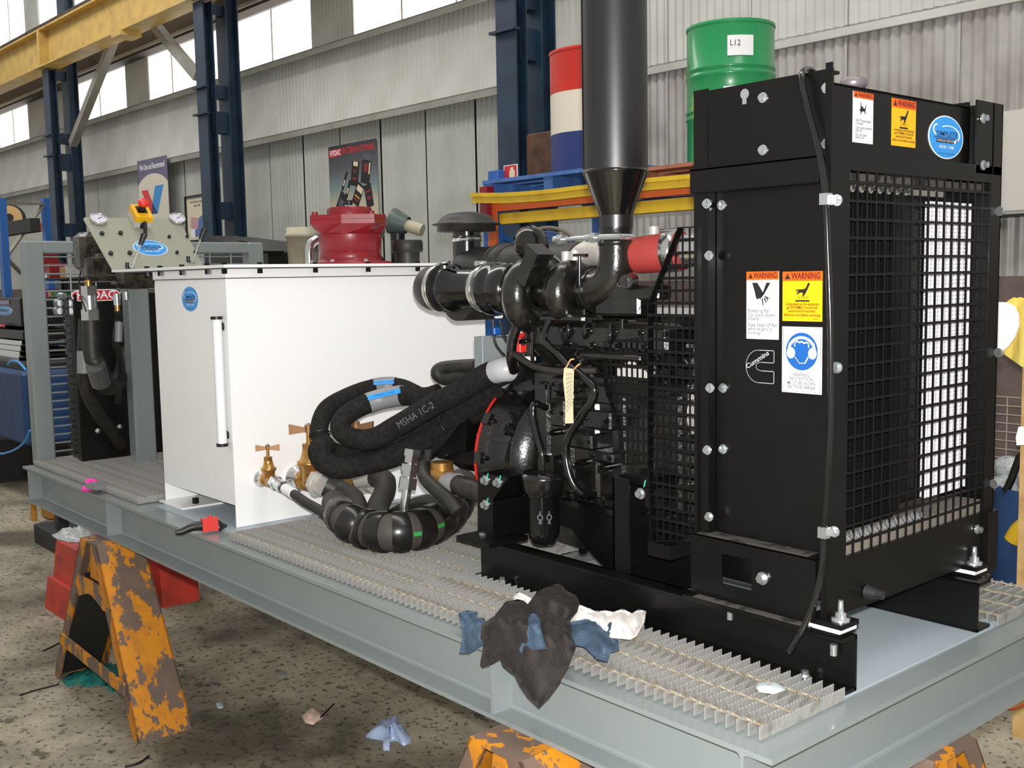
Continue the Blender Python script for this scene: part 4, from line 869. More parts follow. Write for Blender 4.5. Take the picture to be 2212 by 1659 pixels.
# rear engine bracket with gusset on the near side
y_ = 0.40
mb = MB(); mb.prism([at(*p_,y=y_) for p_ in ((1035,1022),(1098,1032),(1062,1083),(1062,1168),(1035,1160))],(0,0.008,0)); mb.build('rear_bracket','black',en)
a, b, c_, d_ = at(1035,1022,y=y_), at(1035,1158,y=y_), at(1035,1022,y=y_)+V((0,0.16,0)), at(1035,1158,y=y_)+V((0,0.16,0))
MB().prism([a,b,d_,c_],(-0.007,0,0)).build('bracket_gusset','black',en)
e0, e1, e2 = at(1098,1032,y=y_), at(1062,1083,y=y_), at(1062,1168,y=y_)
MB().prism([e0,e1,e1+V((0,0.16,0)),e0+V((0,0.16,0))],(0.004,0,0.004)).build('bracket_gusset','black',en); MB().prism([e1,e2,e2+V((0,0.16,0)),e1+V((0,0.16,0))],(0.007,0,0)).build('bracket_gusset','black',en)
mb = MB(); mb.box(-1.49,-1.32,0.335,0.5,0.143,0.158); mb.build('bracket_foot','black',en)
M['mint'] = mat('mint_paint_mark',(70,210,170),0.5)
for px, py in ((1050,1037),(1077,1042),(1050,1090)):
    q = at(px,py,y=0.40); MB().bolt(q,(0,-1,0),0.011,0.013).build('bracket_bolt','zinc',en)
    q = at(px+2,py-2,y=0.383); MB().bar(q,q+V((0.006,0,0.02)),0.003,0.002).build('paint_mark','mint',en)
q = at(1042,1158,y=0.40); MB().hexa(q+V((0,0,-0.004)),q+V((0,0,0.012)),0.012).cyl(q+V((0,0,-0.03)),q+V((0,0,-0.012)),0.012).build('mount_bolt','zinc',en)
# front leg on the near side
mb = MB(); mb.box(-0.875,-0.81,0.44,0.446,0.142,0.42); mb.box(-0.875,-0.869,0.44,0.59,0.142,0.42); mb.box(-0.86,-0.74,0.47,0.6,0.40,0.43); mb.build('front_leg','black',en)
q = at(1385,1066,y=0.465); MB().bolt(q,(0,-1,0),0.011,0.012).build('bracket_bolt','zinc',en)
q = at(1391,1052,y=0.455); MB().bar(q,q+V((0.006,0,0.02)),0.003,0.002).build('paint_mark','mint',en)
# exhaust manifold
MB().rbox(-1.33,-0.72,0.50,0.60,0.775,0.86,0.015).build('exhaust_manifold','cast',en)
for i in range(6):
    x_ = -1.28+i*0.104; MB().cyl((x_,0.52,0.80),(x_,0.60,0.74),0.032,0.036,16).build('manifold_runner','cast',en)
    MB().bolt((x_+0.045,0.50,0.835),(0,-1,0),0.008,0.012).build('manifold_bolt','gloss',en); MB().bolt((x_-0.045,0.50,0.795),(0,-1,0),0.008,0.012).build('manifold_bolt','gloss',en)
MB().rbox(-1.22,-1.02,0.47,0.56,0.86,0.885,0.008).build('turbo_flange','cast',en)
MB().rbox(-1.05,-0.80,0.478,0.50,0.755,0.772,0.004).build('heat_shield_bar','cast',en)
# turbocharger: axis along the engine
TY, TZ = 0.53, 0.955
MB().lathe([(0.062,0),(0.07,0.01),(0.082,0.03),(0.088,0.05),(0.086,0.06),(0.07,0.075)],(-1.40,TY,TZ-0.005),XU,32).torus((-1.30,TY,TZ-0.012),XU,0.078,0.05,36,12).build('compressor_housing','cast',en)
MB().cyl((-1.25,TY,TZ),(-1.17,TY,TZ),0.05,0.05,20).build('centre_housing','cast',en)
MB().torus((-1.13,TY,TZ-0.005),XU,0.06,0.042,36,12).lathe([(0.075,0),(0.09,0.01),(0.09,0.022),(0.06,0.03)],(-1.175,TY,TZ),XU,28).build('turbine_housing','cast',en)
MB().lathe([(0.05,0),(0.05,0.05),(0.066,0.055),(0.066,0.075)],(-1.10,TY,TZ),XU,24).build('turbine_outlet','cast',en)
q = at(1150,580,y=0.44); mb = MB(); mb.obox(q,(V((0.55,0,0.83)),V((0,1,0)),V((-0.83,0,0.55))),(0.05,0.03,0.026)); mb.obox(q+V((0.032,0.0,0.05)),(V((0.55,0,0.83)),V((0,1,0)),V((-0.83,0,0.55))),(0.010,0.034,0.031)); mb.build('wastegate_actuator','cast',en)
q = at(1150,530,y=0.56); dv = V((0.8,-0.25,-0.5)).normalized(); MB().lathe([(0.02,-0.05),(0.05,-0.045),(0.055,-0.02),(0.055,0.0),(0.05,0.005),(0.046,0.03),(0.03,0.034),(0.03,0.07),(0.02,0.075)],q,dv,24).build('actuator_can','gloss',en)
MB().cyl(at(1186,545,y=0.53),at(1215,570,y=0.5),0.006,None,10).build('actuator_rod','gloss',en)
# exhaust elbow cast with the outlet
el = [V((-1.04,TY,TZ)),at(1278,627,y=TY),at(1299,623,y=TY),at(1317,610,y=TY),at(1327,590,y=TY),at(1331,562,y=TY),at(1331,520,y=TY)]
er = 0.068
MB().tube(el,lambda t: 0.064-0.014*t,24,8).build('exhaust_elbow','cast',en)
q = at(1331,528,y=TY); rn0 = perp(36.5,q); MB().lathe([(rn0*1.0,-0.004),(rn0*1.09,0.0),(rn0*1.09,0.01),(rn0*1.03,0.014),(rn0*1.03,0.05)],q,ZU,32).build('elbow_collar','cast',en)
q = at(1357,608,y=0.47); MB().cyl(q+V((-0.02,0.03,0)),q+V((0.01,-0.02,0)),0.026,0.02,18).hexa(q+V((0.01,-0.02,0)),q+V((0.014,-0.027,0)),0.01).build('sensor_boss','cast',en)
# intake: air cleaner, elbow, tube with clamps
IY, IZ = 0.53, 0.967
x0, x1 = at(905,620,y=IY).x, at(1060,620,y=IY).x
el2 = [V((-1.86,IY+0.20,IZ-0.01)),V((-1.88,IY+0.10,IZ-0.005)),V((-1.87,IY+0.035,IZ)),V((-1.83,IY+0.005,IZ)),V((-1.77,IY,IZ))]
MB().tube(el2,lambda t: 0.082,28,8).build('intake_elbow','rubber',en)
MB().lathe([(0.080,0),(0.080,0.07),(0.083,0.072),(0.083,0.078),(0.078,0.08),(0.069,0.13),(0.067,0.135),(0.067,0.30)],(-1.80,IY,IZ),XU,36).build('intake_tube','gloss',en)
for q, h_ in ((0.0,0),(0.04,0)):
    pass
MB().box(-1.735,-1.715,IY-0.05,IY-0.03,IZ+0.06,IZ+0.085).bar((-1.73,IY-0.04,IZ+0.075),(-1.67,IY-0.04,IZ+0.07),0.012,0.01).build('tube_boss','gloss',en)
MB().lathe([(0.068,0),(0.072,0.004),(0.074,0.028),(0.083,0.036),(0.09,0.055),(0.092,0.072),(0.088,0.088),(0.081,0.097),(0.086,0.115),(0.085,0.145),(0.078,0.165),(0.064,0.172)],(-1.565,IY,IZ-0.004),XU,40).build('hump_hose','gloss',en)
def band(c, ax, r, wd, par=en, lug=None):
    b = MB().lathe([(r,-wd/2),(r+0.002,-wd/2),(r+0.002,wd/2),(r,wd/2)],c,ax,36,False).build('band_clamp','chrome',par)
    if lug is not None:
        lug = V(lug); MB().cyl(V(c)+lug-V((0.0,0.022,0.0)),V(c)+lug+V((0,0.022,0)),0.009,None,12).cyl(V(c)+lug-XU*0.028,V(c)+lug+XU*0.03,0.006,None,10).hexa(V(c)+lug+XU*0.024,V(c)+lug+XU*0.036,0.009).build('clamp_screw','chrome',b)
    return b
band((-1.79,IY,IZ),XU,0.084,0.022,en,(0.02,-0.01,0.088)); band((-1.548,IY,IZ-0.003),XU,0.078,0.022,en,(-0.012,-0.01,0.085))
q = at(1110,620,y=IY-0.098); MB().bar(q+V((0.004,0,0.035)),q+V((-0.012,0,-0.045)),0.012,0.012).box(q.x-0.012,q.x+0.008,q.y-0.01,q.y+0.004,q.z-0.012,q.z+0.008).build('t_bolt_clamp','chrome',en)
ACZ = at(1080,531,y=0.74).z-0.11
ac = MB().lathe([(0.0,0),(0.07,0.0),(0.105,0.012),(0.11,0.03),(0.11,0.20),(0.118,0.205),(0.118,0.235),(0.11,0.24),(0.11,0.62)],(-1.90,0.74,ACZ),XU,36).build('air_cleaner','rubber',en)
MB().cyl((-1.80,0.60,0.945),(-1.80,0.80,0.945),0.098,None,32).build('air_cleaner_inlet','rubber',en)
for i in range(5): MB().torus((at(1085,531,y=0.74).x+i*0.016,0.74,ACZ),XU,0.112,0.006,32,6).build('duct_rib','rubber',ac)
cp = at(1008,500,y=0.72); px_ = cp.x; py_ = 0.72
MB().cyl((px_,py_,1.05),(px_,py_,1.18),0.052,None,28).build('inlet_pipe','gloss',en)
zb_ = at(1008,486,y=0.72).z; rr = perp(74,cp)
rc = MB().lathe([(rr*0.6,-0.026),(rr*0.86,-0.024),(rr*0.86,-0.003),(rr,0.0),(rr*1.0,0.004),(rr*0.84,0.010),(rr*0.80,0.018),(rr*0.70,0.032),(rr*0.52,0.042),(rr*0.25,0.047),(0.0,0.048)],(px_,py_,zb_),ZU,40).build('rain_cap','rubber',en)
zc_ = at(1008,516,y=0.72).z; band((px_,py_,zc_),ZU,0.053,0.02,en)
q = V((px_+0.02,py_-0.055,zc_)); MB().cyl(q,q+V((0.05,0.0,-0.003)),0.007,None,10).hexa(q-XU*0.004,q+XU*0.012,0.011).build('clamp_screw','chrome',en)
# charge pipe: red silicone sleeves with clamps
c0 = at(1440,545,y=0.60); ax_ = V((0.9,0.25,0.06)).normalized()
MB().lathe([(0.052,-0.1),(0.054,-0.09),(0.056,-0.03),(0.056,0.05),(0.055,0.055)],c0,ax_,28).build('silicone_sleeve','silicone',en)
MB().cyl(c0+ax_*0.05,c0+ax_*0.30,0.046,None,24).build('charge_pipe','chrome',en)
MB().lathe([(0.057,-0.02),(0.059,-0.02),(0.059,0.02),(0.057,0.02)],c0+ax_*0.02,ax_,32,False).cyl(c0+ax_*0.02+V((-0.045,0,0.062)),c0+ax_*0.02+V((0.02,0,0.062)),0.007,None,10).build('sleeve_clamp','chrome',en)
MB().lathe([(0.052,-0.01),(0.056,0.0),(0.056,0.06)],c0+ax_*0.12+V((0.02,0.1,0.03)),ax_,28).build('silicone_sleeve','silicone',en)
q = at(1412,500,y=0.7); MB().cyl(q-ZU*0.03,q+ZU*0.015,0.016,None,16).build('sender_cap','castalu',en)
q = at(1268,555,y=0.62); MB().tube([q+V((-0.1,0.02,-0.05)),q+V((-0.03,0,0.0)),q+V((0.05,-0.01,0.015)),q+V((0.12,-0.02,0.015))],lambda t:0.03+0.022*t,20,6).build('inlet_crossover','castalu',en)
q = at(1232,550,y=0.52); MB().cyl(q+V((-0.02,0,0.01)),q+V((-0.02,0,-0.02)),0.014).cyl(q+V((0.02,0,0.012)),q+V((0.02,0,-0.018)),0.014).bar(q+V((-0.03,0,-0.01)),q+V((0.05,0,-0.012)),0.012,0.012).build('link_bracket','castalu',en)
MB().cyl(at(1252,553,y=0.47),at(1252,616,y=0.47),0.005,None,10).bar(at(1240,551,y=0.47),at(1268,551,y=0.47),0.01,0.008).build('dipstick','gloss',en)
# long dark header rail behind
MB().cyl((-1.55,0.86,1.06),(-0.62,0.86,1.06),0.022,None,16).build('cooling_rail','gloss',en)
# near-side plumbing
MB().tube([at(1205,655,y=0.50),at(1188,690,y=0.48),at(1176,720,y=0.46),at(1178,738,y=0.455),at(1200,760,y=0.45),at(1228,790,y=0.45)],0.011,12,6).build('oil_drain_pipe','gloss',en)
MB().tube([at(1228,790,y=0.45),at(1260,815,y=0.455),at(1283,838,y=0.46),at(1280,865,y=0.46),at(1255,900,y=0.455),at(1228,945,y=0.45),at(1222,980,y=0.45),at(1230,1025,y=0.45),at(1245,1055,y=0.46),at(1262,1066,y=0.48),at(1285,1068,y=0.52)],0.0125,12,6).build('coolant_pipe','gloss',en)
MB().tube([at(1112,765,y=0.46),at(1150,790,y=0.45),at(1190,800,y=0.45),at(1240,802,y=0.47),at(1290,800,y=0.5)],0.011,10,6).build('fuel_line','rubber',en)
MB().tube([at(1128,655,y=0.5),at(1122,690,y=0.47),at(1108,730,y=0.46),at(1104,770,y=0.46),at(1110,800,y=0.5)],0.017,12,6).build('loom_conduit','gloss',en)
MB().tube([at(1180,880,y=0.52),at(1155,872,y=0.46),at(1152,900,y=0.45),at(1160,940,y=0.445),at(1170,975,y=0.44),at(1173,1000,y=0.44)],0.011,10,6).build('fuel_filter_line','gloss',en)
for px, py, r_ in ((1265,690,0.008),(1320,700,0.008),(1230,690,0.007)):
    MB().tube([at(px,py,y=0.5),at(px-2,py+25,y=0.49),at(px,py+40,y=0.5)],r_,8,4).build('injector_line','gloss',en)
for px, py, w_, h_ in ((1225,730,0.16,0.05),(1290,765,0.14,0.04),(1225,830,0.10,0.05),(1300,905,0.12,0.06),(1260,950,0.12,0.05),(1310,985,0.10,0.035),(1215,890,0.07,0.09),(1310,850,0.08,0.06)):
    q = at(px,py,y=0.55); MB().rbox(q.x-w_/2,q.x+w_/2,0.525,0.60,q.z-h_/2,q.z+h_/2,0.006).build('side_cover','cast',en)
    for sx_ in (-1,1): MB().bolt((q.x+sx_*(w_/2-0.012),0.525,q.z),(0,-1,0),0.006,0.008).build('cover_bolt','gloss',en)
for px, py in ((1220,655),(1245,730),(1345,700),(1370,725),(1265,775),(1310,775),(1300,800),(1180,835),(1205,850),(1190,935),(1250,1000),(1300,1010),(1310,1075),(1250,1070)):
    q = at(px,py,y=0.535); MB().cyl(q+V((0,0.05,0)),q,0.011,0.011,10).hexa(q,q+V((0,-0.012,0)),0.008).build('boss_bolt','gloss',en)
q = at(1375,625,y=0.52); MB().rbox(q.x-0.11,q.x+0.10,0.5,0.56,q.z-0.03,q.z+0.012,0.005).build('thermostat_cover','cast',en)
q = at(1330,660,y=0.53); MB().rbox(q.x-0.06,q.x+0.12,0.5,0.58,q.z-0.03,q.z+0.03,0.008).build('side_cover','cast',en)
# long bolts and studs catching the light
for px, a, b in ((1262,660,695),(1150,700,790),(1186,830,870),(1345,690,712),(1258,790,830)):
    MB().cyl(at(px,a,y=0.5),at(px,b,y=0.5),0.0065,None,10).build('stud','gloss',en)
# fuel filter
q = at(1173,1020,y=0.46)
ff = MB().lathe([(0.055,-0.01),(0.068,0.0),(0.068,-0.018),(0.062,-0.06),(0.058,-0.065)][::-1],(q.x,0.46,q.z),ZU,32).build('filter_head','cast',en)
MB().lathe([(0.035,-0.225),(0.047,-0.205),(0.05,-0.19),(0.05,-0.075),(0.054,-0.07),(0.054,-0.062)],(q.x,0.46,q.z),ZU,32).build('fuel_filter','gloss',en)
MB().cyl((q.x,0.46,q.z),(q.x,0.46,q.z+0.05),0.016).box(q.x+0.02,q.x+0.06,0.45,0.49,q.z+0.0,q.z+0.06).build('filter_fitting','gloss',en)
fd = V((CAM.x-q.x,CAM.y-0.46,0)).normalized()
for k, ang in ((0,-0.22),(1,0.34)):
    n_ = Matrix.Rotation(ang,3,'Z') @ fd; u_ = ZU.cross(n_); Ff = Face(V((q.x,0.46,q.z-0.155))+n_*0.0505-u_*0.012, u_, ZU, 0.024, 0.042)
    mb = MB(); Ff.ell(mb,0.5,0.5,0.4,0.25,0,0.0008,12,0.6,0,360); Ff.plate(mb,[(0.3,0.0),(0.7,0.0),(0.62,0.28),(0.38,0.28)],0,0.0008); Ff.plate(mb,[(0.4,0.75),(0.6,0.75),(0.56,1.0),(0.44,1.0)],0,0.0008); mb.build('filter_pictogram','inkg',en)
# wiring: connectors and coloured wires
for (px,py,m_,w_,h_) in ((1063,672,'stw',0.018,0.028),(1077,678,'stw',0.016,0.03),(1127,708,'stw',0.016,0.034),(1126,745,'redplastic',0.022,0.05),(1128,676,'redplastic',0.01,0.02),(1124,720,'redplastic',0.012,0.026),(1145,775,'stw',0.03,0.016),(1073,715,'stb',0.012,0.026)):
    q = at(px,py,y=0.56); MB().rbox(q.x-w_/2,q.x+w_/2,0.545,0.575,q.z-h_/2,q.z+h_/2,0.003).build('connector',m_,en)
for a in ([(1065,690),(1070,740),(1090,770)],[(1080,690),(1090,730),(1112,760)],[(1130,690),(1122,740),(1110,790)],[(1130,760),(1140,790),(1170,800)]):
    MB().tube([at(*p_,y=0.6) for p_ in a],0.006,8,5).build('wire','rubber',en)
q = at(1099,790,y=0.68); MB().cyl(q+V((0.0,0,-0.04)),q+V((0,0,0.03)),0.022,None,16).build('starter_solenoid',mat('dark_red_paint',(88,18,18),0.5),en)
MB().box(-1.50,-1.40,0.60,0.62,0.62,0.90).build('loom_plate','cast',en)
# guards on the near side of the fan: punched plates built bar by bar
def clip_guard(name, pts, y_, pitch_x, pitch_z, wv, wh, parent, rim=0.012):
    P_ = [at(*p_,y=y_) for p_ in pts]; poly = [(p_.x,p_.z) for p_ in P_]; n = len(poly)
    gt = MB()
    for i in range(n):
        a, b = P_[i], P_[(i+1)%n]; gt.bar(a, b, 0.003, rim, (0,1,0))
    g = gt.build(name,'black',parent)
    def cross(axis, c):
        xs = []
        for i in range(n):
            a, b = poly[i], poly[(i+1)%n]
            if (a[axis]-c)*(b[axis]-c) < 0: t_ = (c-a[axis])/(b[axis]-a[axis]); xs.append(a[1-axis]+t_*(b[1-axis]-a[1-axis]))
        return sorted(xs)
    x_ = min(p_[0] for p_ in poly)+pitch_x
    while x_ < max(p_[0] for p_ in poly)-pitch_x*0.4:
        xs = cross(0,x_)
        for a, b in zip(xs[::2],xs[1::2]): MB().box(x_-wv/2,x_+wv/2,y_,y_+0.002,a,b).build('guard_upright','black',g)
        x_ += pitch_x
    z_ = min(p_[1] for p_ in poly)+pitch_z
    while z_ < max(p_[1] for p_ in poly)-pitch_z*0.4:
        xs = cross(1,z_)
        for a, b in zip(xs[::2],xs[1::2]): MB().box(a,b,y_-0.0012,y_+0.0008,z_-wh/2,z_+wh/2).build('guard_bar','black',g)
        z_ += pitch_z
    return g
clip_guard('fan_guard',[(1470,492),(1511,490),(1511,1166),(1412,1168),(1405,1000),(1405,655)],0.42,0.0235,0.033,0.005,0.008,rd,0.022)
clip_guard('belt_guard',[(1309,738),(1403,728),(1403,1000),(1346,1000),(1340,930),(1309,832)],0.50,0.021,0.036,0.006,0.009,en,0.016)
mb = MB(); a, b = at(1308,728,y=0.5), at(1404,724,y=0.5); mb.prism([a,b,b+V((0,0.1,0.01)),a+V((0.05,0.1,0.01))],(0,0,0.004)); mb.build('guard_top','dust',en)
a, b = at(1310,832,y=0.498), at(1403,830,y=0.498); MB().box(a.x,b.x,0.496,0.5,b.z-0.035,a.z+0.005).build('guard_band','black',en)
a, b = at(1402,1168,y=0.415), at(1451,1210,y=0.415); MB().box(a.x,b.x,0.41,0.6,b.z,a.z).build('guard_bracket','black',rd)
# fan, pulley and shroud seen through the guards
fan = MB().lathe([(0.27,0),(0.285,0.0),(0.285,0.05),(0.27,0.05)],(-0.615,0.80,0.66),XU,40,False).build('fan_ring','cast',en)
for k in range(8):
    th = 2*math.pi*k/8; u_ = V((0,math.cos(th),math.sin(th))); v_ = V((0.35,-math.sin(th),math.cos(th))).normalized()
    MB().obox(V((-0.6,0.80,0.66))+u_*0.155,(u_,v_,u_.cross(v_)),(0.11,0.05,0.003)).build('fan_blade','gloss',fan)
MB().cyl((-0.66,0.80,0.66),(-0.58,0.80,0.66),0.06).build('fan_hub','cast',en)
MB().lathe([(0.085,0),(0.09,0.004),(0.075,0.012),(0.09,0.02),(0.09,0.028)],(-0.71,0.66,0.60),XU,32).build('belt_pulley','castalu',en)
MB().lathe([(0.06,0),(0.065,0.004),(0.055,0.012),(0.065,0.02)],(-0.71,0.72,0.40),XU,28).build('belt_pulley','cast',en)
MB().box(-0.56,-0.55,0.45,1.2,0.25,1.22).build('fan_shroud','black',rd)
q = at(1370,775,y=0.58); MB().rbox(q.x-0.075,q.x+0.06,0.575,0.66,q.z-0.06,q.z+0.045,0.006).build('alternator_body',mat('alternator_grey',(178,176,170),0.5,metal=0.2),en)
for i in range(5):
    MB().box(q.x-0.065+i*0.026,q.x-0.05+i*0.026,0.567,0.575,q.z-0.055,q.z+0.04).build('alternator_fin',mat('fin_grey',(206,204,198),0.5) if i==0 else bpy.data.materials['fin_grey'],en)
for px, py in ((1352,747),(1370,748),(1388,755),(1398,748)):
    q = at(px,py,y=0.56); MB().cyl(q-ZU*0.012,q+ZU*0.012,0.009).build('terminal_boot','redplastic',en)
MB().tube([at(1352,750,y=0.57),at(1340,735,y=0.56),at(1320,730,y=0.58)],0.006,8,5).build('wire','rubber',en)
q = at(1385,868,y=0.6); MB().obox(q,(V((0.5,0,-0.86)),YU,V((0.86,0,0.5))),(0.08,0.01,0.02)).build('belt_tensioner','castalu',en)
mb = MB(); mb.tube([(-0.72,0.58,0.60),(-0.72,0.65,0.44),(-0.72,0.72,0.33)],0.011,8,1); mb.build('drive_belt','rubber',en)
# pumps on the flywheel end
MB().lathe([(0.12,0),(0.12,0.03),(0.085,0.04),(0.085,0.12),(0.10,0.13),(0.10,0.15)],(-1.71,0.76,FZ+0.02),XU,32).build('pump_adapter','cast',en)
MB().rbox(-1.93,-1.70,0.62,0.84,FZ-0.08,FZ+0.10,0.03).build('hydraulic_pump','black',en)
MB().rbox(-2.06,-1.93,0.64,0.82,FZ-0.06,FZ+0.08,0.02).build('pump_rear_section','black',en)
mb = MB(); mb.prism([at(935,985,y=0.58),at(1005,975,y=0.58),at(1010,900,y=0.58),at(940,905,y=0.58)],(0,0.06,0)); mb.build('pump_port_block','black',en)
# grey junction box behind the hoses
q0, q1 = at(1024,727,y=0.60), at(1068,800,y=0.60)
jb = thing('junction_box', 'small grey steel box behind the hoses left of the engine', 'box', ((q0.x+q1.x)/2,0.66,q1.z-0.06))
MB().box(q0.x,q1.x+0.05,0.60,0.72,q1.z-0.06,q0.z).build('box_body','grey',jb); MB().box(q0.x+0.045,q0.x+0.049,0.598,0.72,q1.z-0.06,q0.z+0.002).build('box_edge','deck',jb)
MB().bar((q0.x+0.05,0.66,0.16),(q0.x+0.05,0.66,q1.z-0.05),0.05,0.05).box(q0.x,q0.x+0.1,0.6,0.72,0.15,0.16).build('box_post','grey',jb)
# tag on a string
q0 = at(1228,788,y=0.43)
tg = thing('paper_tag', 'cream paper tag with printed lines tied to an engine pipe', 'tag', q0+V((0,0,-0.13)))
pts = [(1219,794),(1240,797),(1239,835),(1238,870),(1239,914),(1221,915),(1222,870),(1217,820)]
MB().prism([at(*p_,y=0.425) for p_ in pts],(0,-0.001,0)).build('tag_card','paper',tg)
mb = MB()
for k in range(4):
    a, b = at(1224+k*3.6,805,y=0.4235), at(1226+k*3.2,893-k*6,y=0.4235)
    for j in range(9): mb.bar(a.lerp(b,j/9),a.lerp(b,(j+0.7)/9),0.0014,0.0006,(0,1,0))
mb.build('printed_lines','inkg',tg)
MB().tube([at(1222,796,y=0.425),at(1232,778,y=0.42),at(1240,776,y=0.43)],0.0025,6,5).tube([at(1238,800,y=0.425),at(1247,790,y=0.42),at(1253,786,y=0.43)],0.0025,6,5).build('tag_wire','timber',tg)

# ------------------------------------------------------------------ exhaust stack
SX = at(1331,495,y=0.53).x; SYv = 0.53
st = thing('exhaust_silencer', 'tall satin black exhaust silencer rising above the engine', 'silencer', (SX,SYv,at(1331,520,y=0.53).z))
zA, zB, zC = at(1331,468,y=SYv).z, at(1331,372,y=SYv).z, 2.05
rn = perp(36.5,(SX,SYv,1.1)); rw = perp(70,(SX,SYv,1.4))
MB().cyl((SX,SYv,at(1331,522,y=SYv).z),(SX,SYv,zA+0.008),rn,None,36).build('inlet_spigot','stack',st)
MB().lathe([(rn*0.98,zA),(rn*1.06,zA+0.015),(rw*1.0,zB-0.006),(rw*1.02,zB-0.002),(rw*1.02,zB+0.004),(rw,zB+0.006)],(SX,SYv,0),ZU,48).build('inlet_cone','gloss',st)
MB().cyl((SX,SYv,zB),(SX,SYv,zC),rw,None,56).build('silencer_body','stack',st)
MB().bar((SX-rw*0.55,SYv-rw*0.845,zB+0.01),(SX-rw*0.55,SYv-rw*0.845,zC),0.004,0.003).build('body_seam','stack',st)
zk = at(1331,513,y=SYv).z
mb = MB().lathe([(rn+0.001,-0.008),(rn+0.007,-0.008),(rn+0.007,0.008),(rn+0.001,0.008)],(SX,SYv,zk),ZU,36,False); mb.cyl((SX-0.005,SYv-rn-0.012,zk),(SX+rn+0.02,SYv-rn-0.003,zk),0.009,None,12)
mb.cyl((SX-0.16,SYv-0.075,zk),(SX+0.0,SYv-rn-0.012,zk),0.006,None,10).cyl((SX-0.16,SYv-0.03,zk+0.003),(SX-0.03,SYv-rn+0.01,zk+0.004),0.007,None,10)
for q in ((SX-0.155,SYv-0.075,zk),(SX-0.03,SYv-rn-0.012,zk)): mb.hexa(V(q)-XU*0.012,V(q)+XU*0.012,0.016).cyl(V(q)-XU*0.03,V(q)-XU*0.012,0.011)
mb.build('u_bolt_clamp','zinc',st)

# ------------------------------------------------------------------ valves and hoses at the tank
XF = TX1
def gate_valve(px, py, k, label, ang=0.0):
    c = at(px,py,x=XF+0.09*k); c = V((XF+0.085*k,c.y,c.z))
    t = thing('gate_valve', label, 'valve', c+V((0,0,-0.03*k)), 'brass gate valves on the tank')
    MB().lathe([(0.045*k,0),(0.045*k,0.012*k),(0.032*k,0.02*k),(0.032*k,0.05*k)],(XF,c.y,c.z),XU,24).build('tank_socket','chrome',t)
    MB().lathe([(0.033*k,-0.045*k),(0.036*k,-0.04*k),(0.036*k,-0.02*k),(0.026*k,-0.012*k),(0.026*k,0.012*k),(0.036*k,0.02*k),(0.036*k,0.045*k)],c,XU,8).build('valve_body','brass',t)
    MB().lathe([(0.028*k,0.0),(0.034*k,0.05*k),(0.04*k,0.055*k),(0.04*k,0.066*k),(0.03*k,0.07*k),(0.022*k,0.10*k),(0.022*k,0.105*k)],c,ZU,20).build('bonnet','brass',t)
    MB().hexa(c+V((0,0,0.105*k)),c+V((0,0,0.122*k)),0.024*k).cyl(c+V((0,0,0.122*k)),c+V((0,0,0.17*k)),0.008*k,None,12).build('stem_nut','brass',t)
    u = V((math.cos(ang),math.sin(ang),0)); z_ = c+V((0,0,0.168*k)); mb = MB()
    for s_ in (-1,1): mb.prism([z_+u*s_*0.008*k+ZU*0.006*k,z_+u*s_*0.06*k+ZU*0.018*k,z_+u*s_*0.06*k-ZU*0.014*k,z_+u*s_*0.008*k-ZU*0.006*k],u.cross(ZU)*0.012*k)
    mb.cyl(z_-ZU*0.008*k,z_+ZU*0.014*k,0.012*k).build('wing_handle',mat('bronze_handle',(150,112,78),0.4,metal=0.6) if 'bronze_handle' not in bpy.data.materials else bpy.data.materials['bronze_handle'],t)
    MB().hexa(z_+ZU*0.012*k,z_+ZU*0.02*k,0.008*k).build('handle_nut','zinc',t)
    return t, c
v1, c1 = gate_valve(582,1038,0.8,'small brass gate valve nearest the tank corner',1.0)
v2, c2 = gate_valve(672,1040,1.3,'large brass gate valve half hidden by looped hoses',0.9)
v3, c3 = gate_valve(775,1035,1.36,'large brass gate valve behind the loop with only its handle showing',0.6)
def collar(parent, a, b, r, m='zinc', nm='hose_ferrule'): return MB().cyl(a,b,r,None,20).build(nm,m,parent)
p0 = c1+XU*0.045; p1 = at(640,1070,x=XF+0.35); dv = (p1-p0).normalized()
hx = [p0+dv*0.02, p0+dv*0.12, p0+dv*0.2, at(660,1085,x=XF+0.42), at(697,1106,x=XF+0.55), at(725,1128,x=XF+0.66), at(760,1150,x=XF+0.75)]
h1 = MB().tube(hx,0.019,14,6).build('hydraulic_hose','rubber',label='slim black hose with a white label from the small brass valve',cat='hose',group='hoses between tank and engine')
hb_ = h1
MB().hexa(p0+dv*0.0,p0+dv*0.035,0.03).cyl(p0+dv*0.035,p0+dv*0.10,0.024).build('hose_nut','zinc',v1)
a, b = p0+dv*0.125, p0+dv*0.215; o = MB().cyl(a,b,0.0215,None,20).build('hose_label','stw',v1); u_, v_, _ = frame(dv)
a = at(709,1058,x=XF+0.25); 
MB().hexa(c2+XU*0.06,c2+XU*0.085,0.06).cyl(c2+XU*0.085,c2+XU*0.13,0.048).build('hose_nut','castalu',v2)
q2 = c2+XU*0.12
hose('hydraulic_hose',[q2, at(735,1062,x=XF+0.27), at(762,1080,x=XF+0.36), at(772,1105,x=XF+0.48), at(775,1130,x=XF+0.6), at(800,1150,x=XF+0.7)],0.047,'thick black suction hose from the large brass valve',group='hoses between tank and engine')
MB().hexa(c3+XU*0.06,c3+XU*0.085,0.055).cyl(c3+XU*0.085,c3+XU*0.14,0.046).build('hose_nut','castalu',v3)
q3 = at(800,1035,x=XF+0.25)
MB().cyl(at(775,1033,x=XF+0.2),at(818,1030,x=XF+0.3),0.042).build('hose_ferrule','castalu',v3)
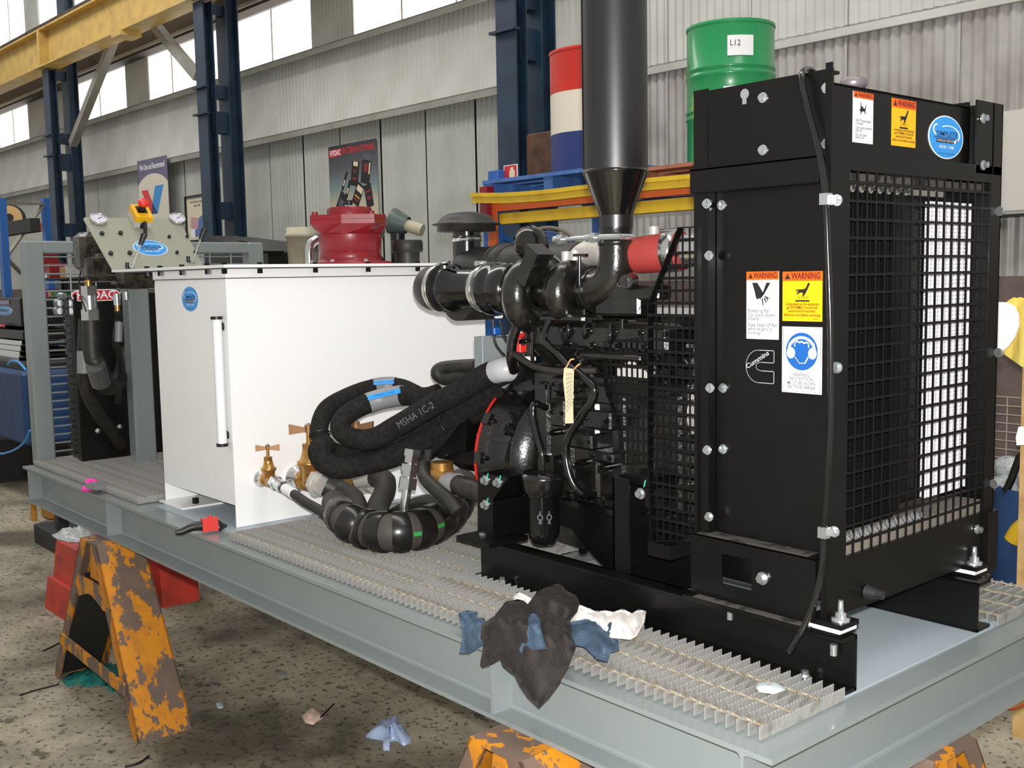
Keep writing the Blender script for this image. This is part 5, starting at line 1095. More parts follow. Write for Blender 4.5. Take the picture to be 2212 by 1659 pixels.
hose('hydraulic_hose',[at(812,1030,x=XF+0.29), at(832,1040,x=XF+0.36), at(830,1065,x=XF+0.42), at(818,1090,x=XF+0.5), at(815,1115,x=XF+0.6), at(830,1140,x=XF+0.7)],0.044,'second thick black suction hose dropping right of the brass valves',group='hoses between tank and engine')
# wrapped bundle lying on the grating
bz = 0.105
bp_ = [at(722,1085,z=0.155), at(745,1120,z=0.135), at(790,1142,z=bz), at(850,1150,z=bz), at(915,1140,z=bz), at(965,1112,z=0.115), at(990,1072,z=0.15), at(1000,1035,z=0.2)]
bt = thing('hose_bundle', 'fat hose bundle bound in black spiral wrap on the grating', 'hose', at(850,1150,z=0.035))
BP = smooth_path(bp_,10); BR = 0.068
MB().tube(bp_,lambda t: BR*(0.72+0.28*min(1,4*t,5*(1-t)+0.3)),20,10).build('bundled_hoses','wrapd',bt)
nB = len(BP); i = 6; k = 0
while i < nB-10:
    j = min(i+4, nB-1); tt = (i+j)/2/nB; r = BR*(0.72+0.28*min(1,4*tt,5*(1-tt)+0.3))
    pts = BP[i:j+1]; tl = random.uniform(-0.012,0.012)
    pts = [p for p in pts]
    mb = MB(); m_ = len(pts)
    mb.tube(pts,lambda t, r=r: r+0.006+0.002*math.sin(math.pi*t),22,2); mb.build('wrap_band','wrap',bt)
    i += 6; k += 1
# green and red print on the wrapped hoses
gaps = [g for g in range(6+5,nB-10,6)]
for g in gaps[len(gaps)//2:]:
    A = BP[g]; ax = (BP[g+2]-BP[g-2]).normalized(); dd = (CAM-A); dd = (dd-ax*dd.dot(ax)).normalized(); up = dd.cross(ax).normalized(); up = up if up.z > 0 else -up
    tt = g/nB; r = BR*(0.72+0.28*min(1,4*tt,5*(1-tt)+0.3))
    nn = (dd*0.97-up*0.2).normalized(); MB().obox(A+nn*(r+0.001),(ax,nn.cross(ax),nn),((BP[g+1]-BP[g-1]).length*0.62,0.007,0.0025)).build('hose_stripe','green',bt)
g = gaps[-1]; A = BP[g]; nn = (dd*0.8+up*0.6).normalized(); MB().obox(A+nn*(r+0.001),(ax,nn.cross(ax),nn),((BP[g+1]-BP[g-1]).length*0.5,0.009,0.0025)).build('hose_stripe','inkr',bt)
# braided hoses looping in front of the tank
def px_path(lst, y0=None): return [at(px,py,x=xx) for px,py,xx in lst]
B1 = px_path([(1096,806,-1.52),(1055,826,-1.62),(1010,854,-1.78),(960,890,-1.95),(900,930,-2.1),(840,958,-2.15),(780,975,-2.18),(730,978,-2.2),(700,960,-2.22),(690,925,-2.25),(705,885,-2.28),(740,862,-2.3),(790,842,-2.3),(835,834,-2.28),(870,838,-2.22),(900,852,-2.1)])
hose('hydraulic_hose',B1,0.035,'upper black sleeved hose looping left with a blue and silver label','braid','hoses between tank and engine',6,14)
B2 = px_path([(1060,848,-1.62),(1000,880,-1.82),(950,905,-2.0),(900,930,-2.05),(850,945,-2.08),(800,950,-2.1),(757,945,-2.12),(735,925,-2.14),(745,900,-2.16),(780,878,-2.15),(825,862,-2.12),(870,855,-2.05),(920,858,-1.95),(950,850,-1.9)])
hose('hydraulic_hose',B2,0.038,'inner black sleeved hose looping left with the lower blue label','braid','hoses between tank and engine',6,14)
B3 = px_path([(1085,834,-1.56),(1030,870,-1.70),(970,915,-1.86),(910,955,-1.98),(850,985,-2.05),(790,1000,-2.1),(740,1010,-2.13),(705,1000,-2.16),(690,975,-2.18),(705,960,-2.2)])
hose('hydraulic_hose',B3,0.044,'lowest black sleeved hose sagging over the brass valves','braid','hoses between tank and engine',6,14)
B4 = px_path([(1118,806,-1.50),(1096,797,-1.45),(1060,806,-1.53),(1030,822,-1.60),(985,850,-1.70),(940,872,-1.80),(890,902,-1.88),(850,925,-1.96),(815,945,-2.02),(780,952,-2.08)])
hose('hydraulic_hose',B4,0.040,'black sleeved hose running straight up to the flywheel housing with a silver label','braid','hoses between tank and engine',6,14)
B5 = px_path([(1030,790,-1.85),(990,792,-1.95),(955,796,-2.02),(945,806,-2.03),(962,818,-2.0),(1000,815,-1.92),(1030,826,-1.85),(1045,850,-1.8)])
hose('hydraulic_hose',B5,0.027,'small black hose making a flat hairpin below the grey box','rubber','hoses between tank and engine',6,14)
B6 = px_path([(1060,865,-1.66),(1010,900,-1.78),(960,940,-1.9),(930,965,-1.98),(900,985,-2.02)])
hose('hydraulic_hose',B6,0.045,'short black sleeved hose dropping to the pump behind the red ring','braid','hoses between tank and engine',6,14)
def sleeve(a, b, r, m, stripe=None):
    o = MB().cyl(a,b,r,None,24).build('label_sleeve',m,label='printed label sleeve around a black sleeved hose '+stripe[2] if stripe else None,cat='label') if False else None
    return o
def label_on(path, i0, i1, r, lab, m='hoselabel', strip=True):
    P = smooth_path(path,6); pts = P[i0:i1+1]; a, b = pts[0], pts[-1]
    t = thing('hose_label', lab, 'label', a.lerp(b,0.5)-ZU*r, None)
    MB().tube(pts,r+0.0025,20,1).build('sleeve',m,t)
    if strip:
        ax = (b-a).normalized(); dd = (CAM-a.lerp(b,.5)).normalized(); up = ax.cross(dd).normalized(); up = up if up.z > 0 else -up
        c_ = a.lerp(b,0.5); nn = (dd*0.86+up*0.5).normalized(); tt = ax.cross(nn)
        MB().obox(c_+nn*(r+0.003),(ax,tt,nn),((b-a).length*0.46,r*0.26,0.0012)).build('blue_strip','stc',t)
        c2_ = c_+nn*(r+0.0045); F_ = (ax if ax.dot(RT) > 0 else -ax)
        text('HYDRAULIC HOSE',0.011,c2_,F_,nn.cross(F_),'inkn',t,squeeze=0.9)
label_on(B1,74,81,0.035,'silver label with blue strip on the upper looping hose')
label_on(B2,56,66,0.038,'grey label with blue strip on the inner looping hose')
label_on(B4,5,10,0.040,'silver sleeve label at the top end of the straight hose','silver',False)
for P_, i0, r in ((B1,52,0.039),(B1,10,0.037),(B3,12,0.046)):
    P = smooth_path(P_,6); a = P[i0]; b = P[i0+1]; d_ = (b-a).normalized()
    MB().lathe([(r,-0.003),(r+0.002,-0.003),(r+0.002,0.003),(r,0.003)],a,d_,20,False).build('cable_tie','cable_black',label='black cable tie number %d around the sleeved hoses' % i0 if False else {52:'thin cable tie round the left bend of the looping hoses',10:'thin cable tie near the top of the sleeved hoses',12:'thin cable tie round the middle of the sagging hose'}[i0],cat='cable tie')
q = at(905,905,x=-1.84); ax = (at(930,885,x=-1.8)-at(880,920,x=-1.9)).normalized(); n_ = (CAM-q).normalized(); up = n_.cross(ax).normalized()
lt = thing('hose_print', 'grey printed type number on the sagging black hose', 'print', q-ZU*0.01)
PB4 = smooth_path(B4,6); tg4 = at(912,888,x=-1.84); i4 = min(range(3,len(PB4)-4),key=lambda i: (PB4[i]-tg4).length)
q2_ = PB4[i4]; ax = (PB4[i4-3]-PB4[i4+3]).normalized(); n_ = (CAM-q2_).normalized(); n_ = (n_-ax*n_.dot(ax)).normalized()
M['inkd'] = mat('print_dark_grey',(92,92,98),0.6)
text('MSHA 1C-211',0.036,q2_+n_*0.042,ax,n_.cross(ax),'inkd',lt,fit=0.19)
# chrome tube fitting rising from the bundle, brass valve by the rail
tf = thing('tube_fitting', 'chrome steel tube with stacked hex nuts standing behind the bundle', 'fitting', at(872,1108,x=-1.98))
a = at(872,1108,x=-1.98); b = at(889,985,x=-1.98); d_ = (b-a).normalized(); L_ = (b-a).length
MB().cyl(a,b,0.017,None,18).build('steel_tube','chrome',tf)
for f0, f1, r in ((0.42,0.62,0.036),(0.64,0.74,0.03),(0.74,0.86,0.038),(0.88,1.0,0.028),(1.0,1.12,0.034)): MB().hexa(a+d_*L_*f0,a+d_*L_*f1,r).build('hex_nut','chrome',tf)
c_ = at(955,1040,x=-1.72)
bv = thing('brass_cock', 'squat brass valve body beside the black engine bracket', 'valve', c_-ZU*0.05)
MB().hexa(c_-ZU*0.045,c_+ZU*0.045,0.048).cyl(c_+ZU*0.045,c_+ZU*0.07,0.04).build('valve_body','brass',bv); MB().cyl(c_+XU*0.03,c_+XU*0.09,0.04).build('hose_ferrule','hoselabel',bv)
hose('hydraulic_hose',[c_+XU*0.085,c_+V((0.17,0.0,-0.005)),c_+V((0.26,0.03,-0.02)),c_+V((0.3,0.1,-0.03))],0.036,'short thick hose leaving the squat brass valve towards the engine',group='hoses between tank and engine')
hose('hydraulic_hose',px_path([(915,1005,-1.8),(918,1030,-1.75),(940,1055,-1.68),(970,1080,-1.62),(990,1105,-1.58)]),0.025,'curved grey-black hose from the chrome elbow into the bundle','rubber','hoses between tank and engine')
MB().tube(px_path([(925,975,-1.85),(922,1000,-1.82),(918,1022,-1.77)]),0.013,12,5).build('elbow_tube','chrome',tf)
hose('hydraulic_hose',px_path([(985,1100,-1.75),(930,1085,-1.95),(880,1098,-2.1),(840,1120,-2.2)]),0.03,'black hose crossing low behind the chrome tube','rubber','hoses between tank and engine')

# ------------------------------------------------------------------ loose things on the skid
M['reddark'] = mat('welding_red', (214,58,48), 0.4)
A, B = at(380,1150,z=0.02), at(490,1136,z=0.02)
d_ = (B-A).normalized(); sd = d_.cross(ZU).normalized()
wp = thing('caulking_tool', 'red and black hand tool lying on the skid edge by the tank', 'tool', A.lerp(B,0.5)-ZU*0.0195)
L = (B-A).length
MB().tube([A,A+d_*L*0.1,A+d_*L*0.3+ZU*0.012,A+d_*L*0.5+ZU*0.014],lambda t:0.011+0.009*t,12,5).build('handle','cable_black',wp)
MB().obox(A+d_*L*0.66+ZU*0.016,(d_,sd,ZU),(L*0.155,0.017,0.026)).cyl(A+d_*L*0.68+ZU*0.042,A+d_*L*0.68+ZU*0.05,0.008).build('body','reddark',wp)
MB().cyl(A+d_*L*0.81+ZU*0.02,A+d_*L*0.95+ZU*0.0,0.012,0.007,12).bar(A+d_*L*0.82-ZU*0.012+sd*0.008,A+d_*L*0.99+ZU*0.004,0.012,0.012).build('jaws','blackblock',wp)
c_ = at(190,1048,z=0.03)
pt = thing('pink_marking_tape', 'bright pink curled tape lying on the grating edge, far left', 'tape', c_-ZU*0.022)
MB().torus(c_+V((0,0,0.0)),V((0.2,-0.3,1)),0.035,0.016,24,8,0.6,4.6).build('tape_curl','pink',pt)
a, b = at(188,1046,z=0.035), at(222,1052,z=0.035)
MB().obox(a.lerp(b,0.6),((b-a).normalized(),ZU.cross((b-a).normalized()),ZU),((b-a).length*0.35,0.03,0.012)).build('grey_pad','hoselabel',pt)
M['peel'] = mat('plastic_scrap',(176,184,184),0.3)
def crumple(name, label, cat, pts, z, m, lift=0.02, seed=1, group=None, thick=0.0):
    """a crumpled sheet: outline points on a level surface, domed and folded"""
    rnd = random.Random(seed); P = [at(px,py,z=z) for px,py in pts]; c = sum(P,V((0,0,0)))/len(P)
    vs = [c+ZU*lift]; n = len(P); R = 4
    for r in range(1,R+1):
        for i in range(n*2):
            e = P[i//2] if i%2==0 else P[i//2].lerp(P[(i//2+1)%n],0.5); p = c.lerp(e,r/R)
            vs.append(p+ZU*(0.003+lift*(1-(r/R)**2)*rnd.uniform(0.5,1.5)+ (0.25*lift*rnd.random())))
    m2 = n*2; fs = [(0,1+i,1+(i+1)%m2) for i in range(m2)]
    for r in range(R-1):
        for i in range(m2): fs.append((1+r*m2+i,1+(r+1)*m2+i,1+(r+1)*m2+(i+1)%m2,1+r*m2+(i+1)%m2))
    k = len(vs); bot = [V((v.x,v.y,z+0.0005)) for v in vs[-m2:]]; vs += bot
    for i in range(m2): a_ = k-m2+i; b_ = k-m2+(i+1)%m2; fs.append((a_,k+i,k+(i+1)%m2,b_))
    return MB().add(vs,fs,True).build(name,m,label=label,cat=cat,group=group)
crumple('plastic_scrap','torn scrap of clear plastic caught on the near grating','scrap',[(1628,1482),(1650,1478),(1668,1484),(1690,1480),(1697,1492),(1672,1500),(1640,1496)],0.036,'peel',0.008,3)
# rags: cloth draped over the grating and hanging past the beam's edge
ZT = 0.045; YE = -0.012
def drape_pt(px, py, lift, hang_y):
    p = at(px,py,z=ZT+lift)
    if p.y >= hang_y: return p
    return at(px,py,y=hang_y-lift*0.6)
def rag(name, label, outline, m, lift, folds, seed, hang_y=YE, step=9):
    rnd = random.Random(seed); n = len(outline)
    def inside(x, y):
        c = False; j = n-1
        for i in range(n):
            xi, yi = outline[i]; xj, yj = outline[j]
            if (yi > y) != (yj > y) and x < (xj-xi)*(y-yi)/(yj-yi)+xi: c = not c
            j = i
        return c
    def edge_d(x, y):
        best = 1e9
        for i in range(n):
            ax_, ay_ = outline[i]; bx_, by_ = outline[(i+1)%n]; L2 = (bx_-ax_)**2+(by_-ay_)**2; t = max(0,min(1,((x-ax_)*(bx_-ax_)+(y-ay_)*(by_-ay_))/L2))
            best = min(best, math.hypot(x-ax_-t*(bx_-ax_), y-ay_-t*(by_-ay_)))
        return best
    import mathutils
    pts = []; seg = []
    for i in range(n):                                                    # the outline itself, resampled
        a, b = outline[i], outline[(i+1)%n]; k = max(1,int(math.hypot(b[0]-a[0],b[1]-a[1])/step))
        for t in range(k): pts.append(V((a[0]+(b[0]-a[0])*t/k, a[1]+(b[1]-a[1])*t/k)).to_2d())
    nb = len(pts); edges = [(i,(i+1)%nb) for i in range(nb)]
    x0 = min(p[0] for p in outline); x1 = max(p[0] for p in outline); y0 = min(p[1] for p in outline); y1 = max(p[1] for p in outline)
    yy = y0; r_ = 0
    while yy < y1:
        xx = x0+(step/2 if r_%2 else 0)
        while xx < x1:
            if inside(xx,yy) and edge_d(xx,yy) > step*0.6: pts.append(V((xx,yy)).to_2d())
            xx += step
        yy += step*0.87; r_ += 1
    vs2, ed2, fc2, _, _, _ = mathutils.geometry.delaunay_2d_cdt(pts, edges, [], 1, 1e-4)
    def h(x, y):
        v = 0.0
        for (fx,fy,dx,dy,wd,amp) in folds:
            t = (x-fx)*dx+(y-fy)*dy; s_ = abs((x-fx)*dy-(y-fy)*dx); v += amp*math.exp(-(s_/wd)**2)
        v += 0.006*mathutils.noise.noise(V((x*0.03,y*0.03,seed)))+0.003*mathutils.noise.noise(V((x*0.09,y*0.09,seed+4)))
        return v
    ok = [inside(*(sum((vs2[i] for i in f_),V((0,0)))/len(f_))) for f_ in fc2]
    top = []
    for p in vs2:
        e = min(1.0,edge_d(p.x,p.y)/14); top.append(drape_pt(p.x,p.y,lift+max(0,h(p.x,p.y)+0.006)*e,hang_y))
    back = [p-(CAM-p).normalized()*0.004 for p in top]
    k = len(top); F_ = [tuple(f_) for f_, o_ in zip(fc2,ok) if o_]
    cnt = {}
    for f_ in F_:
        for i in range(len(f_)): e = (f_[i],f_[(i+1)%len(f_)]); cnt[e] = 1
    rim = [e for e in cnt if (e[1],e[0]) not in cnt]
    fs = F_+[tuple(k+i for i in f_[::-1]) for f_ in F_]+[(a,b,k+b,k+a) for a,b in rim]
    return MB().add(top+back,fs,True).build(name,m,label=label,cat='rag',group='rags on the skid edge')
rag('cleaning_rag','crumpled white rag on the grating behind the black rag',[(1108,1290),(1118,1278),(1135,1285),(1160,1300),(1250,1305),(1290,1322),(1305,1318),(1325,1322),(1345,1315),(1365,1325),(1380,1316),(1396,1320),(1392,1345),(1375,1375),(1362,1382),(1320,1378),(1290,1360),(1240,1345),(1160,1330),(1115,1305)],'fabricwhite',0.012,[(1300,1340,0.3,0.95,8,0.02),(1345,1350,0.5,0.86,8,0.025),(1375,1350,0.2,0.98,8,0.02),(1260,1325,0.8,0.6,8,0.014),(1325,1345,0.9,0.4,8,0.012)],5)
rag('cleaning_rag','blue-grey rag hanging left of the black rag',[(990,1325),(1010,1318),(1032,1322),(1030,1334),(1045,1335),(1055,1355),(1050,1390),(1025,1405),(1012,1412),(992,1412),(1000,1370)],'fabricblue',0.016,[(1010,1360,0.1,1,9,0.012),(1035,1360,-0.1,1,8,0.012)],6)
rag('cleaning_rag','blue-grey rag spread right of the black rag under the white one',[(1225,1345),(1260,1338),(1300,1328),(1322,1345),(1316,1378),(1335,1382),(1338,1405),(1318,1410),(1312,1430),(1290,1425),(1262,1398),(1230,1392)],'fabricblue',0.026,[(1270,1370,0.8,0.6,12,0.014),(1300,1390,0.5,0.8,9,0.012)],7)
rag('cleaning_rag','charcoal black rag draped over the skid edge with a pointed end',[(1140,1305),(1160,1278),(1190,1264),(1212,1260),(1222,1275),(1245,1286),(1252,1300),(1248,1320),(1232,1340),(1236,1375),(1244,1398),(1228,1440),(1208,1478),(1186,1508),(1164,1530),(1140,1508),(1122,1482),(1112,1460),(1086,1440),(1080,1425),(1062,1436),(1042,1442),(1037,1436),(1044,1392),(1038,1378),(1040,1350),(1068,1330),(1092,1300),(1118,1294),(1132,1298)],'fabricblack',0.034,[(1135,1350,0.1,1,16,0.02),(1180,1380,-0.15,1,14,0.018),(1085,1350,0.35,0.93,14,0.022),(1220,1330,0.1,1,12,0.02),(1070,1400,0.2,0.98,12,0.014),(1150,1450,0.3,0.95,16,0.015),(1170,1290,0.9,0.4,12,0.02),(1195,1440,-0.3,0.95,12,0.014)],8)
rag('cleaning_rag','small blue-grey fold on top of the black rag',[(1142,1328),(1156,1322),(1166,1338),(1170,1365),(1176,1385),(1182,1402),(1150,1404),(1130,1416),(1120,1402),(1136,1376),(1140,1350)],'fabricblue',0.065,[(1155,1360,0.0,1,8,0.008),(1150,1395,1,0.1,6,0.01)],9)

# ------------------------------------------------------------------ trestles
def trestle(cx_, cy_, label, width=0.22, spread=0.56, topw=0.10, rot=0.0, group='worn orange trestles under the skid'):
    """steel A-stand: two wide leaning leg plates, a flat top, gusset plates and tie bars"""
    t = thing('trestle', label, 'trestle', (cx_,cy_,-H0), group); y0_, y1_ = cy_-width/2, cy_+width/2
    zt = -BH; zb_ = -H0
    k = lambda z: topw+(spread-topw)*(zt-z)/(zt-zb_)
    for sg in (-1,1):
        a, b = V((cx_+sg*topw,y0_,zt-0.004)), V((cx_+sg*topw,y1_,zt-0.004)); c_, d_ = V((cx_+sg*spread,y1_+0.01,zb_)), V((cx_+sg*spread,y0_-0.02,zb_))
        mb = MB(); mb.prism([a,b,c_,d_],V((sg*-0.008,0,0)))
        mb.prism([a,d_,d_+V((-sg*0.075,0,0)),a+V((-sg*0.06,0,0))],V((0,0.008,0))); mb.prism([b,c_,c_+V((-sg*0.075,0,0)),b+V((-sg*0.06,0,0))],V((0,-0.008,0)))
        lg_ = mb.build('leg','worn',t)
        if sg < 0: MB().prism([a+V((0.009,0.01,-0.17)),b+V((0.009,-0.01,-0.17)),c_+V((0.009,-0.015,0.004)),d_+V((0.009,0.015,0.004))],V((0.002,0,0))).build('grimy_inner_face','darkjunk',lg_)  # added dark plate: shade and grime of the inner face put into colour
    MB().box(cx_-topw,cx_+topw,y0_,y1_,zt-0.014,zt-0.001).build('top_plate','worn',t)
    for ya in (y0_-0.004,y1_-0.006):
        z1, z0 = zt-0.19, zt-0.29
        MB().prism([(cx_-k(z1)+0.02,ya,z1),(cx_+k(z1)-0.02,ya,z1),(cx_+k(z0)-0.02,ya,z0),(cx_+k(z0)-0.10,ya,z0-0.01),(cx_+0.03,ya,z0+0.03),(cx_-0.03,ya,z0+0.03),(cx_-k(z0)+0.10,ya,z0-0.01),(cx_-k(z0)+0.02,ya,z0)],(0,0.01,0)).build('gusset_plate','worn',t)
    MB().prism([(cx_-0.03,y0_+0.02,zt-0.014),(cx_+0.03,y0_+0.02,zt-0.014),(cx_+0.05,y0_+0.02,zt-0.19),(cx_-0.05,y0_+0.02,zt-0.19)],(0,0.008,0)).build('web_plate','worn',t)
    z2 = zb_+0.24
    MB().bar((cx_-k(z2)+0.01,y0_-0.022,z2),(cx_+k(z2-0.03)-0.01,y0_-0.022,z2-0.03),0.012,0.06).build('tie_bar','worn',t)
    t.rotation_euler.z = rot; return t
trestle(-3.80,0.03,'worn orange trestle under the left half of the skid, nearest the red crate')
trestle(-0.77,0.0,'worn orange trestle under the near skid corner, cut by the bottom edge')
trestle(-0.08,0.73,'worn orange trestle seen beyond the skid end at bottom right',rot=math.pi/2)

# red moulded crate with a plastic bag, black block, far stand, teal glove
a0, a1 = at(92,1310,z=-H0), at(340,1310,z=-H0)
cr = thing('plastic_crate', 'red plastic step crate behind the left trestle', 'crate', (at(140,1330,z=-H0).x,at(140,1330,z=-H0).y+0.1,-H0))
P = at(92,1312,z=-H0); cx_, cy_ = P.x+0.29, P.y+0.18
mb = MB(); mb.prism([(cx_-0.28,cy_-0.17,-H0),(cx_+0.3,cy_-0.17,-H0),(cx_+0.27,cy_-0.15,-H0+0.2),(cx_-0.25,cy_-0.15,-H0+0.2)],(0,0.36,0)); mb.build('crate_base','crate',cr)
mb = MB(); mb.prism([(cx_-0.24,cy_-0.12,-H0+0.2),(cx_+0.2,cy_-0.12,-H0+0.2),(cx_+0.15,cy_-0.1,-H0+0.43),(cx_-0.2,cy_-0.1,-H0+0.43)],(0,0.28,0)); mb.build('crate_top','crate',cr)
mb = MB(); mb.box(cx_-0.2,cx_+0.15,cy_-0.115,cy_-0.10,-H0+0.27,-H0+0.36); mb.build('hand_slot','crate',cr)
mb = MB(); mb.prism([(cx_+0.62,cy_-0.05,-H0),(cx_+0.92,cy_-0.05,-H0),(cx_+0.86,cy_-0.05,-H0+0.3),(cx_+0.62,cy_-0.05,-H0+0.3)],(0,0.25,0)) if False else None
P = at(345,1312,z=-H0); c2x, c2y = P.x, P.y+0.03
cr2 = thing('plastic_crate','second red plastic crate peeping out right of the left trestle','crate',(c2x-0.1,c2y+0.1,-H0))
mb = MB(); mb.prism([(c2x-0.26,c2y-0.02,-H0),(c2x+0.03,c2y-0.02,-H0),(c2x-0.01,c2y-0.02,-H0+0.3),(c2x-0.22,c2y-0.02,-H0+0.3)],(0,0.24,0)); mb.build('crate_body','crate',cr2)
MB().box(c2x-0.24,c2x+0.01,c2y-0.035,c2y+0.235,-H0+0.3,-H0+0.325).build('crate_rim','crate',cr2)
crumple('plastic_bag','crumpled clear plastic bag on top of the red crate','bag',[(112,1158),(138,1148),(160,1146),(178,1150),(200,1146),(205,1158),(185,1172),(150,1172),(125,1166)],-H0+0.432,'clear',0.035,11)
P = at(82,1172,z=-H0); bb = thing('steel_block','black steel block on the floor left of the red crate','block',(P.x+0.2,P.y+0.05,-H0))
MB().rbox(P.x-0.02,P.x+0.62,P.y-0.02,P.y+0.22,-H0,-H0+0.15,0.006).build('block_body','blackblock',bb)
MB().box(P.x+0.28,P.x+0.36,P.y+0.05,P.y+0.13,-H0+0.15,-H0+0.38).build('upright','blackblock',bb)
P = at(98,1121,z=-H0); r_ = perp(25,P); ot = thing('timber_stand','yellow-brown stand peeping out behind the far left skid corner','stand',P)
M['ochre'] = mat('ochre_paint',(176,124,40),0.6)
MB().rbox(P.x-r_*1.3,P.x+r_*1.1,P.y,P.y+r_*1.2,-H0,at(98,1084,x=P.x).z,0.02).build('base_block','ochre',ot)
q = at(71,1075,x=P.x); MB().cyl((P.x,q.y,-H0),(P.x,q.y,at(71,1022,x=P.x).z),perp(6,q),None,16).build('post','ochre',ot); MB().cyl((P.x,q.y,at(71,1022,x=P.x).z),(P.x,q.y,at(71,1010,x=P.x).z),perp(4,q),None,14).build('cap','blackblock',ot)
crumple('work_glove','teal rubber glove on the floor under the left trestle','glove',[(133,1470),(150,1458),(178,1452),(195,1440),(225,1436),(252,1438),(268,1450),(270,1478),(252,1490),(240,1498),(232,1484),(205,1480),(190,1486),(168,1478),(145,1484)],-H0,'teal',0.035,12)
crumple('paper_scrap','pale pink crumpled paper on the dark floor','scrap',[(652,1548),(665,1536),(682,1534),(692,1542),(697,1552),(684,1560),(676,1566),(660,1562)],-H0,mat('pink_paper',(220,190,172),0.8),0.02,13)
q0, q1 = at(690,1552,z=-H0+0.006), at(722,1520,z=-H0+0.03); MB().cyl(q0,q1,0.004,None,8).build('black_stick','cable_black',label='thin black stick leaning on the pink paper scrap',cat='stick')
crumple('plastic_scrap','bluish clear plastic wrapper on the floor near the front trestle','scrap',[(790,1594),(815,1570),(838,1556),(858,1552),(865,1568),(880,1585),(888,1605),(872,1612),(855,1600),(838,1604),(842,1622),(828,1622),(826,1600)],-H0,mat('blue_film',(168,184,214),0.25),0.05,14)
crumple('floor_spot','round pale scrap on the floor left of the pink paper','scrap',[(465,1520),(474,1515),(483,1521),(482,1530),(471,1531)],-H0,'peel',0.006,15)
crumple('floor_spot','faint pale disc on the shaded floor under the beam','scrap',[(596,1455),(606,1449),(617,1452),(619,1460),(608,1465),(597,1462)],-H0,mat('pale_disc',(140,138,130),0.7),0.004,16)
def floor_stick(label, pts, r=0.004): MB().tube([at(px,py,z=-H0+r) for px,py in pts],r,6,5).build('black_cable','cable_black',label=label,cat='cable')
floor_stick('thin black wire on the floor left of the trestle foot',[(43,1502),(80,1490),(128,1478)])
floor_stick('short black wire at the bottom edge of the floor',[(270,1656),(300,1648),(322,1633)],0.005)
floor_stick('thin wire on the floor above the teal glove',[(93,1406),(112,1397),(135,1385)])
hose('extension_lead',[at(2212,1522,z=-H0+0.3),at(2195,1530,z=-H0+0.3),at(2170,1531,z=-H0+0.3),at(2140,1526,z=-H0+0.3)],0.006,'orange cable sagging below the far skid corner','rackorange',cat='cable')

# ------------------------------------------------------------------ pallet rack with drums on the right
DY = 3.0
rk = thing('pallet_rack', 'blue and orange pallet rack with sagging yellow beams behind the engine', 'rack', (-2.6,3.2,-H0))
xl, xr = at(1075,450,y=2.75).x, at(1570,450,y=2.75).x
for y_ in (2.75,3.75):
    MB().box(xl-0.10,xl,y_-0.04,y_+0.04,-H0,at(1100,392,y=2.75).z-0.128).build('upright','rackblue',rk)
    MB().box(xr,xr+0.1,y_-0.04,y_+0.04,-H0,at(1450,365,y=2.75).z-0.09).build('upright','rackblue',rk)
for i in range(5): MB().bar((xl-0.05,2.75 if i%2 else 3.75,-0.7+i*0.4),(xl-0.05,3.75 if i%2 else 2.75,-0.3+i*0.4),0.03,0.03).build('brace','rackblue',rk)
zo1, zo0 = at(1100,437,y=2.72).z, at(1100,455,y=2.72).z
MB().box(xl,xr,2.70,2.76,zo0,zo1).build('beam','rackorange',rk); MB().box(xl,xr,3.72,3.78,zo0,zo1).build('beam','rackorange',rk)
MB().box(xl-0.02,xl+0.06,2.68,2.70,zo0-0.25,zo1).build('beam_end_plate','rackorange',rk)
mb = MB(); z1, z0 = at(1100,459,y=2.69).z, at(1100,482,y=2.69).z
mb.box(xl+0.05,xr,2.72,2.80,z0,z1); mb.build('lower_beam','rackyellow',rk)
bmz = [at(px,py,y=2.6) for px,py in ((1027,431),(1100,431),(1180,426),(1262,417),(1340,408),(1420,401),(1515,393))]
yb_ = thing('yellow_beam','long bowed yellow channel lying on the front of the rack','beam',bmz[3]-ZU*0.04)
P = smooth_path(bmz,4)
for nm,dz,h_,dy_ in (('web',0.0,0.035,0.0),('rim',0.032,0.022,-0.012)):
    mb = MB()
    for a, b in zip(P,P[1:]): mb.bar(a+ZU*(dz-0.003)+YU*dy_,b+ZU*(dz-0.003)+YU*dy_,0.06,h_*1.1)
    mb.build(nm,'rackyellow',yb_)
zp = at(1100,392,y=2.75).z
a, b = at(1033,404,y=2.63), at(1050,470,y=2.63); MB().box(a.x,b.x,2.64,2.70,b.z,a.z).build('red_end_post','redp',yb_)
pl = thing('blue_pallet','blue timber pallet under the drums left of the silencer','pallet',(xl+0.5,3.2,zp-0.11))
px0 = at(1047,395,y=2.72).x
for i in range(6):
    MB().box(px0,px0+1.25,2.70+i*0.19,2.83+i*0.19,zp-0.005,zp+0.018).build('deck_board','pallet',pl)
for x_ in (px0+0.0,px0+0.58,px0+1.17): MB().box(x_,x_+0.08,2.71,3.8,zp-0.11,zp-0.005).build('bearer','pallet',pl)
for i in range(3): MB().box(px0,px0+1.25,2.70+i*0.45,2.80+i*0.45,zp-0.125,zp-0.11).build('bottom_board','pallet',pl)
zr = at(1450,365,y=2.75).z; px1 = at(1404,370,y=2.72).x
p2 = thing('timber_pallet','red-brown timber pallet under the green drum','pallet',(px1+0.6,3.2,zr-0.07))
for i in range(6): MB().box(px1-0.15,px1+1.15,2.70+i*0.19,2.84+i*0.19,zr-0.002,zr+0.018).build('deck_board','palletwood',p2)
for x_ in (px1-0.15,px1+0.35,px1+1.05): MB().box(x_,x_+0.1,2.72,3.8,zr-0.085,zr-0.002).build('bearer','palletwood',p2)
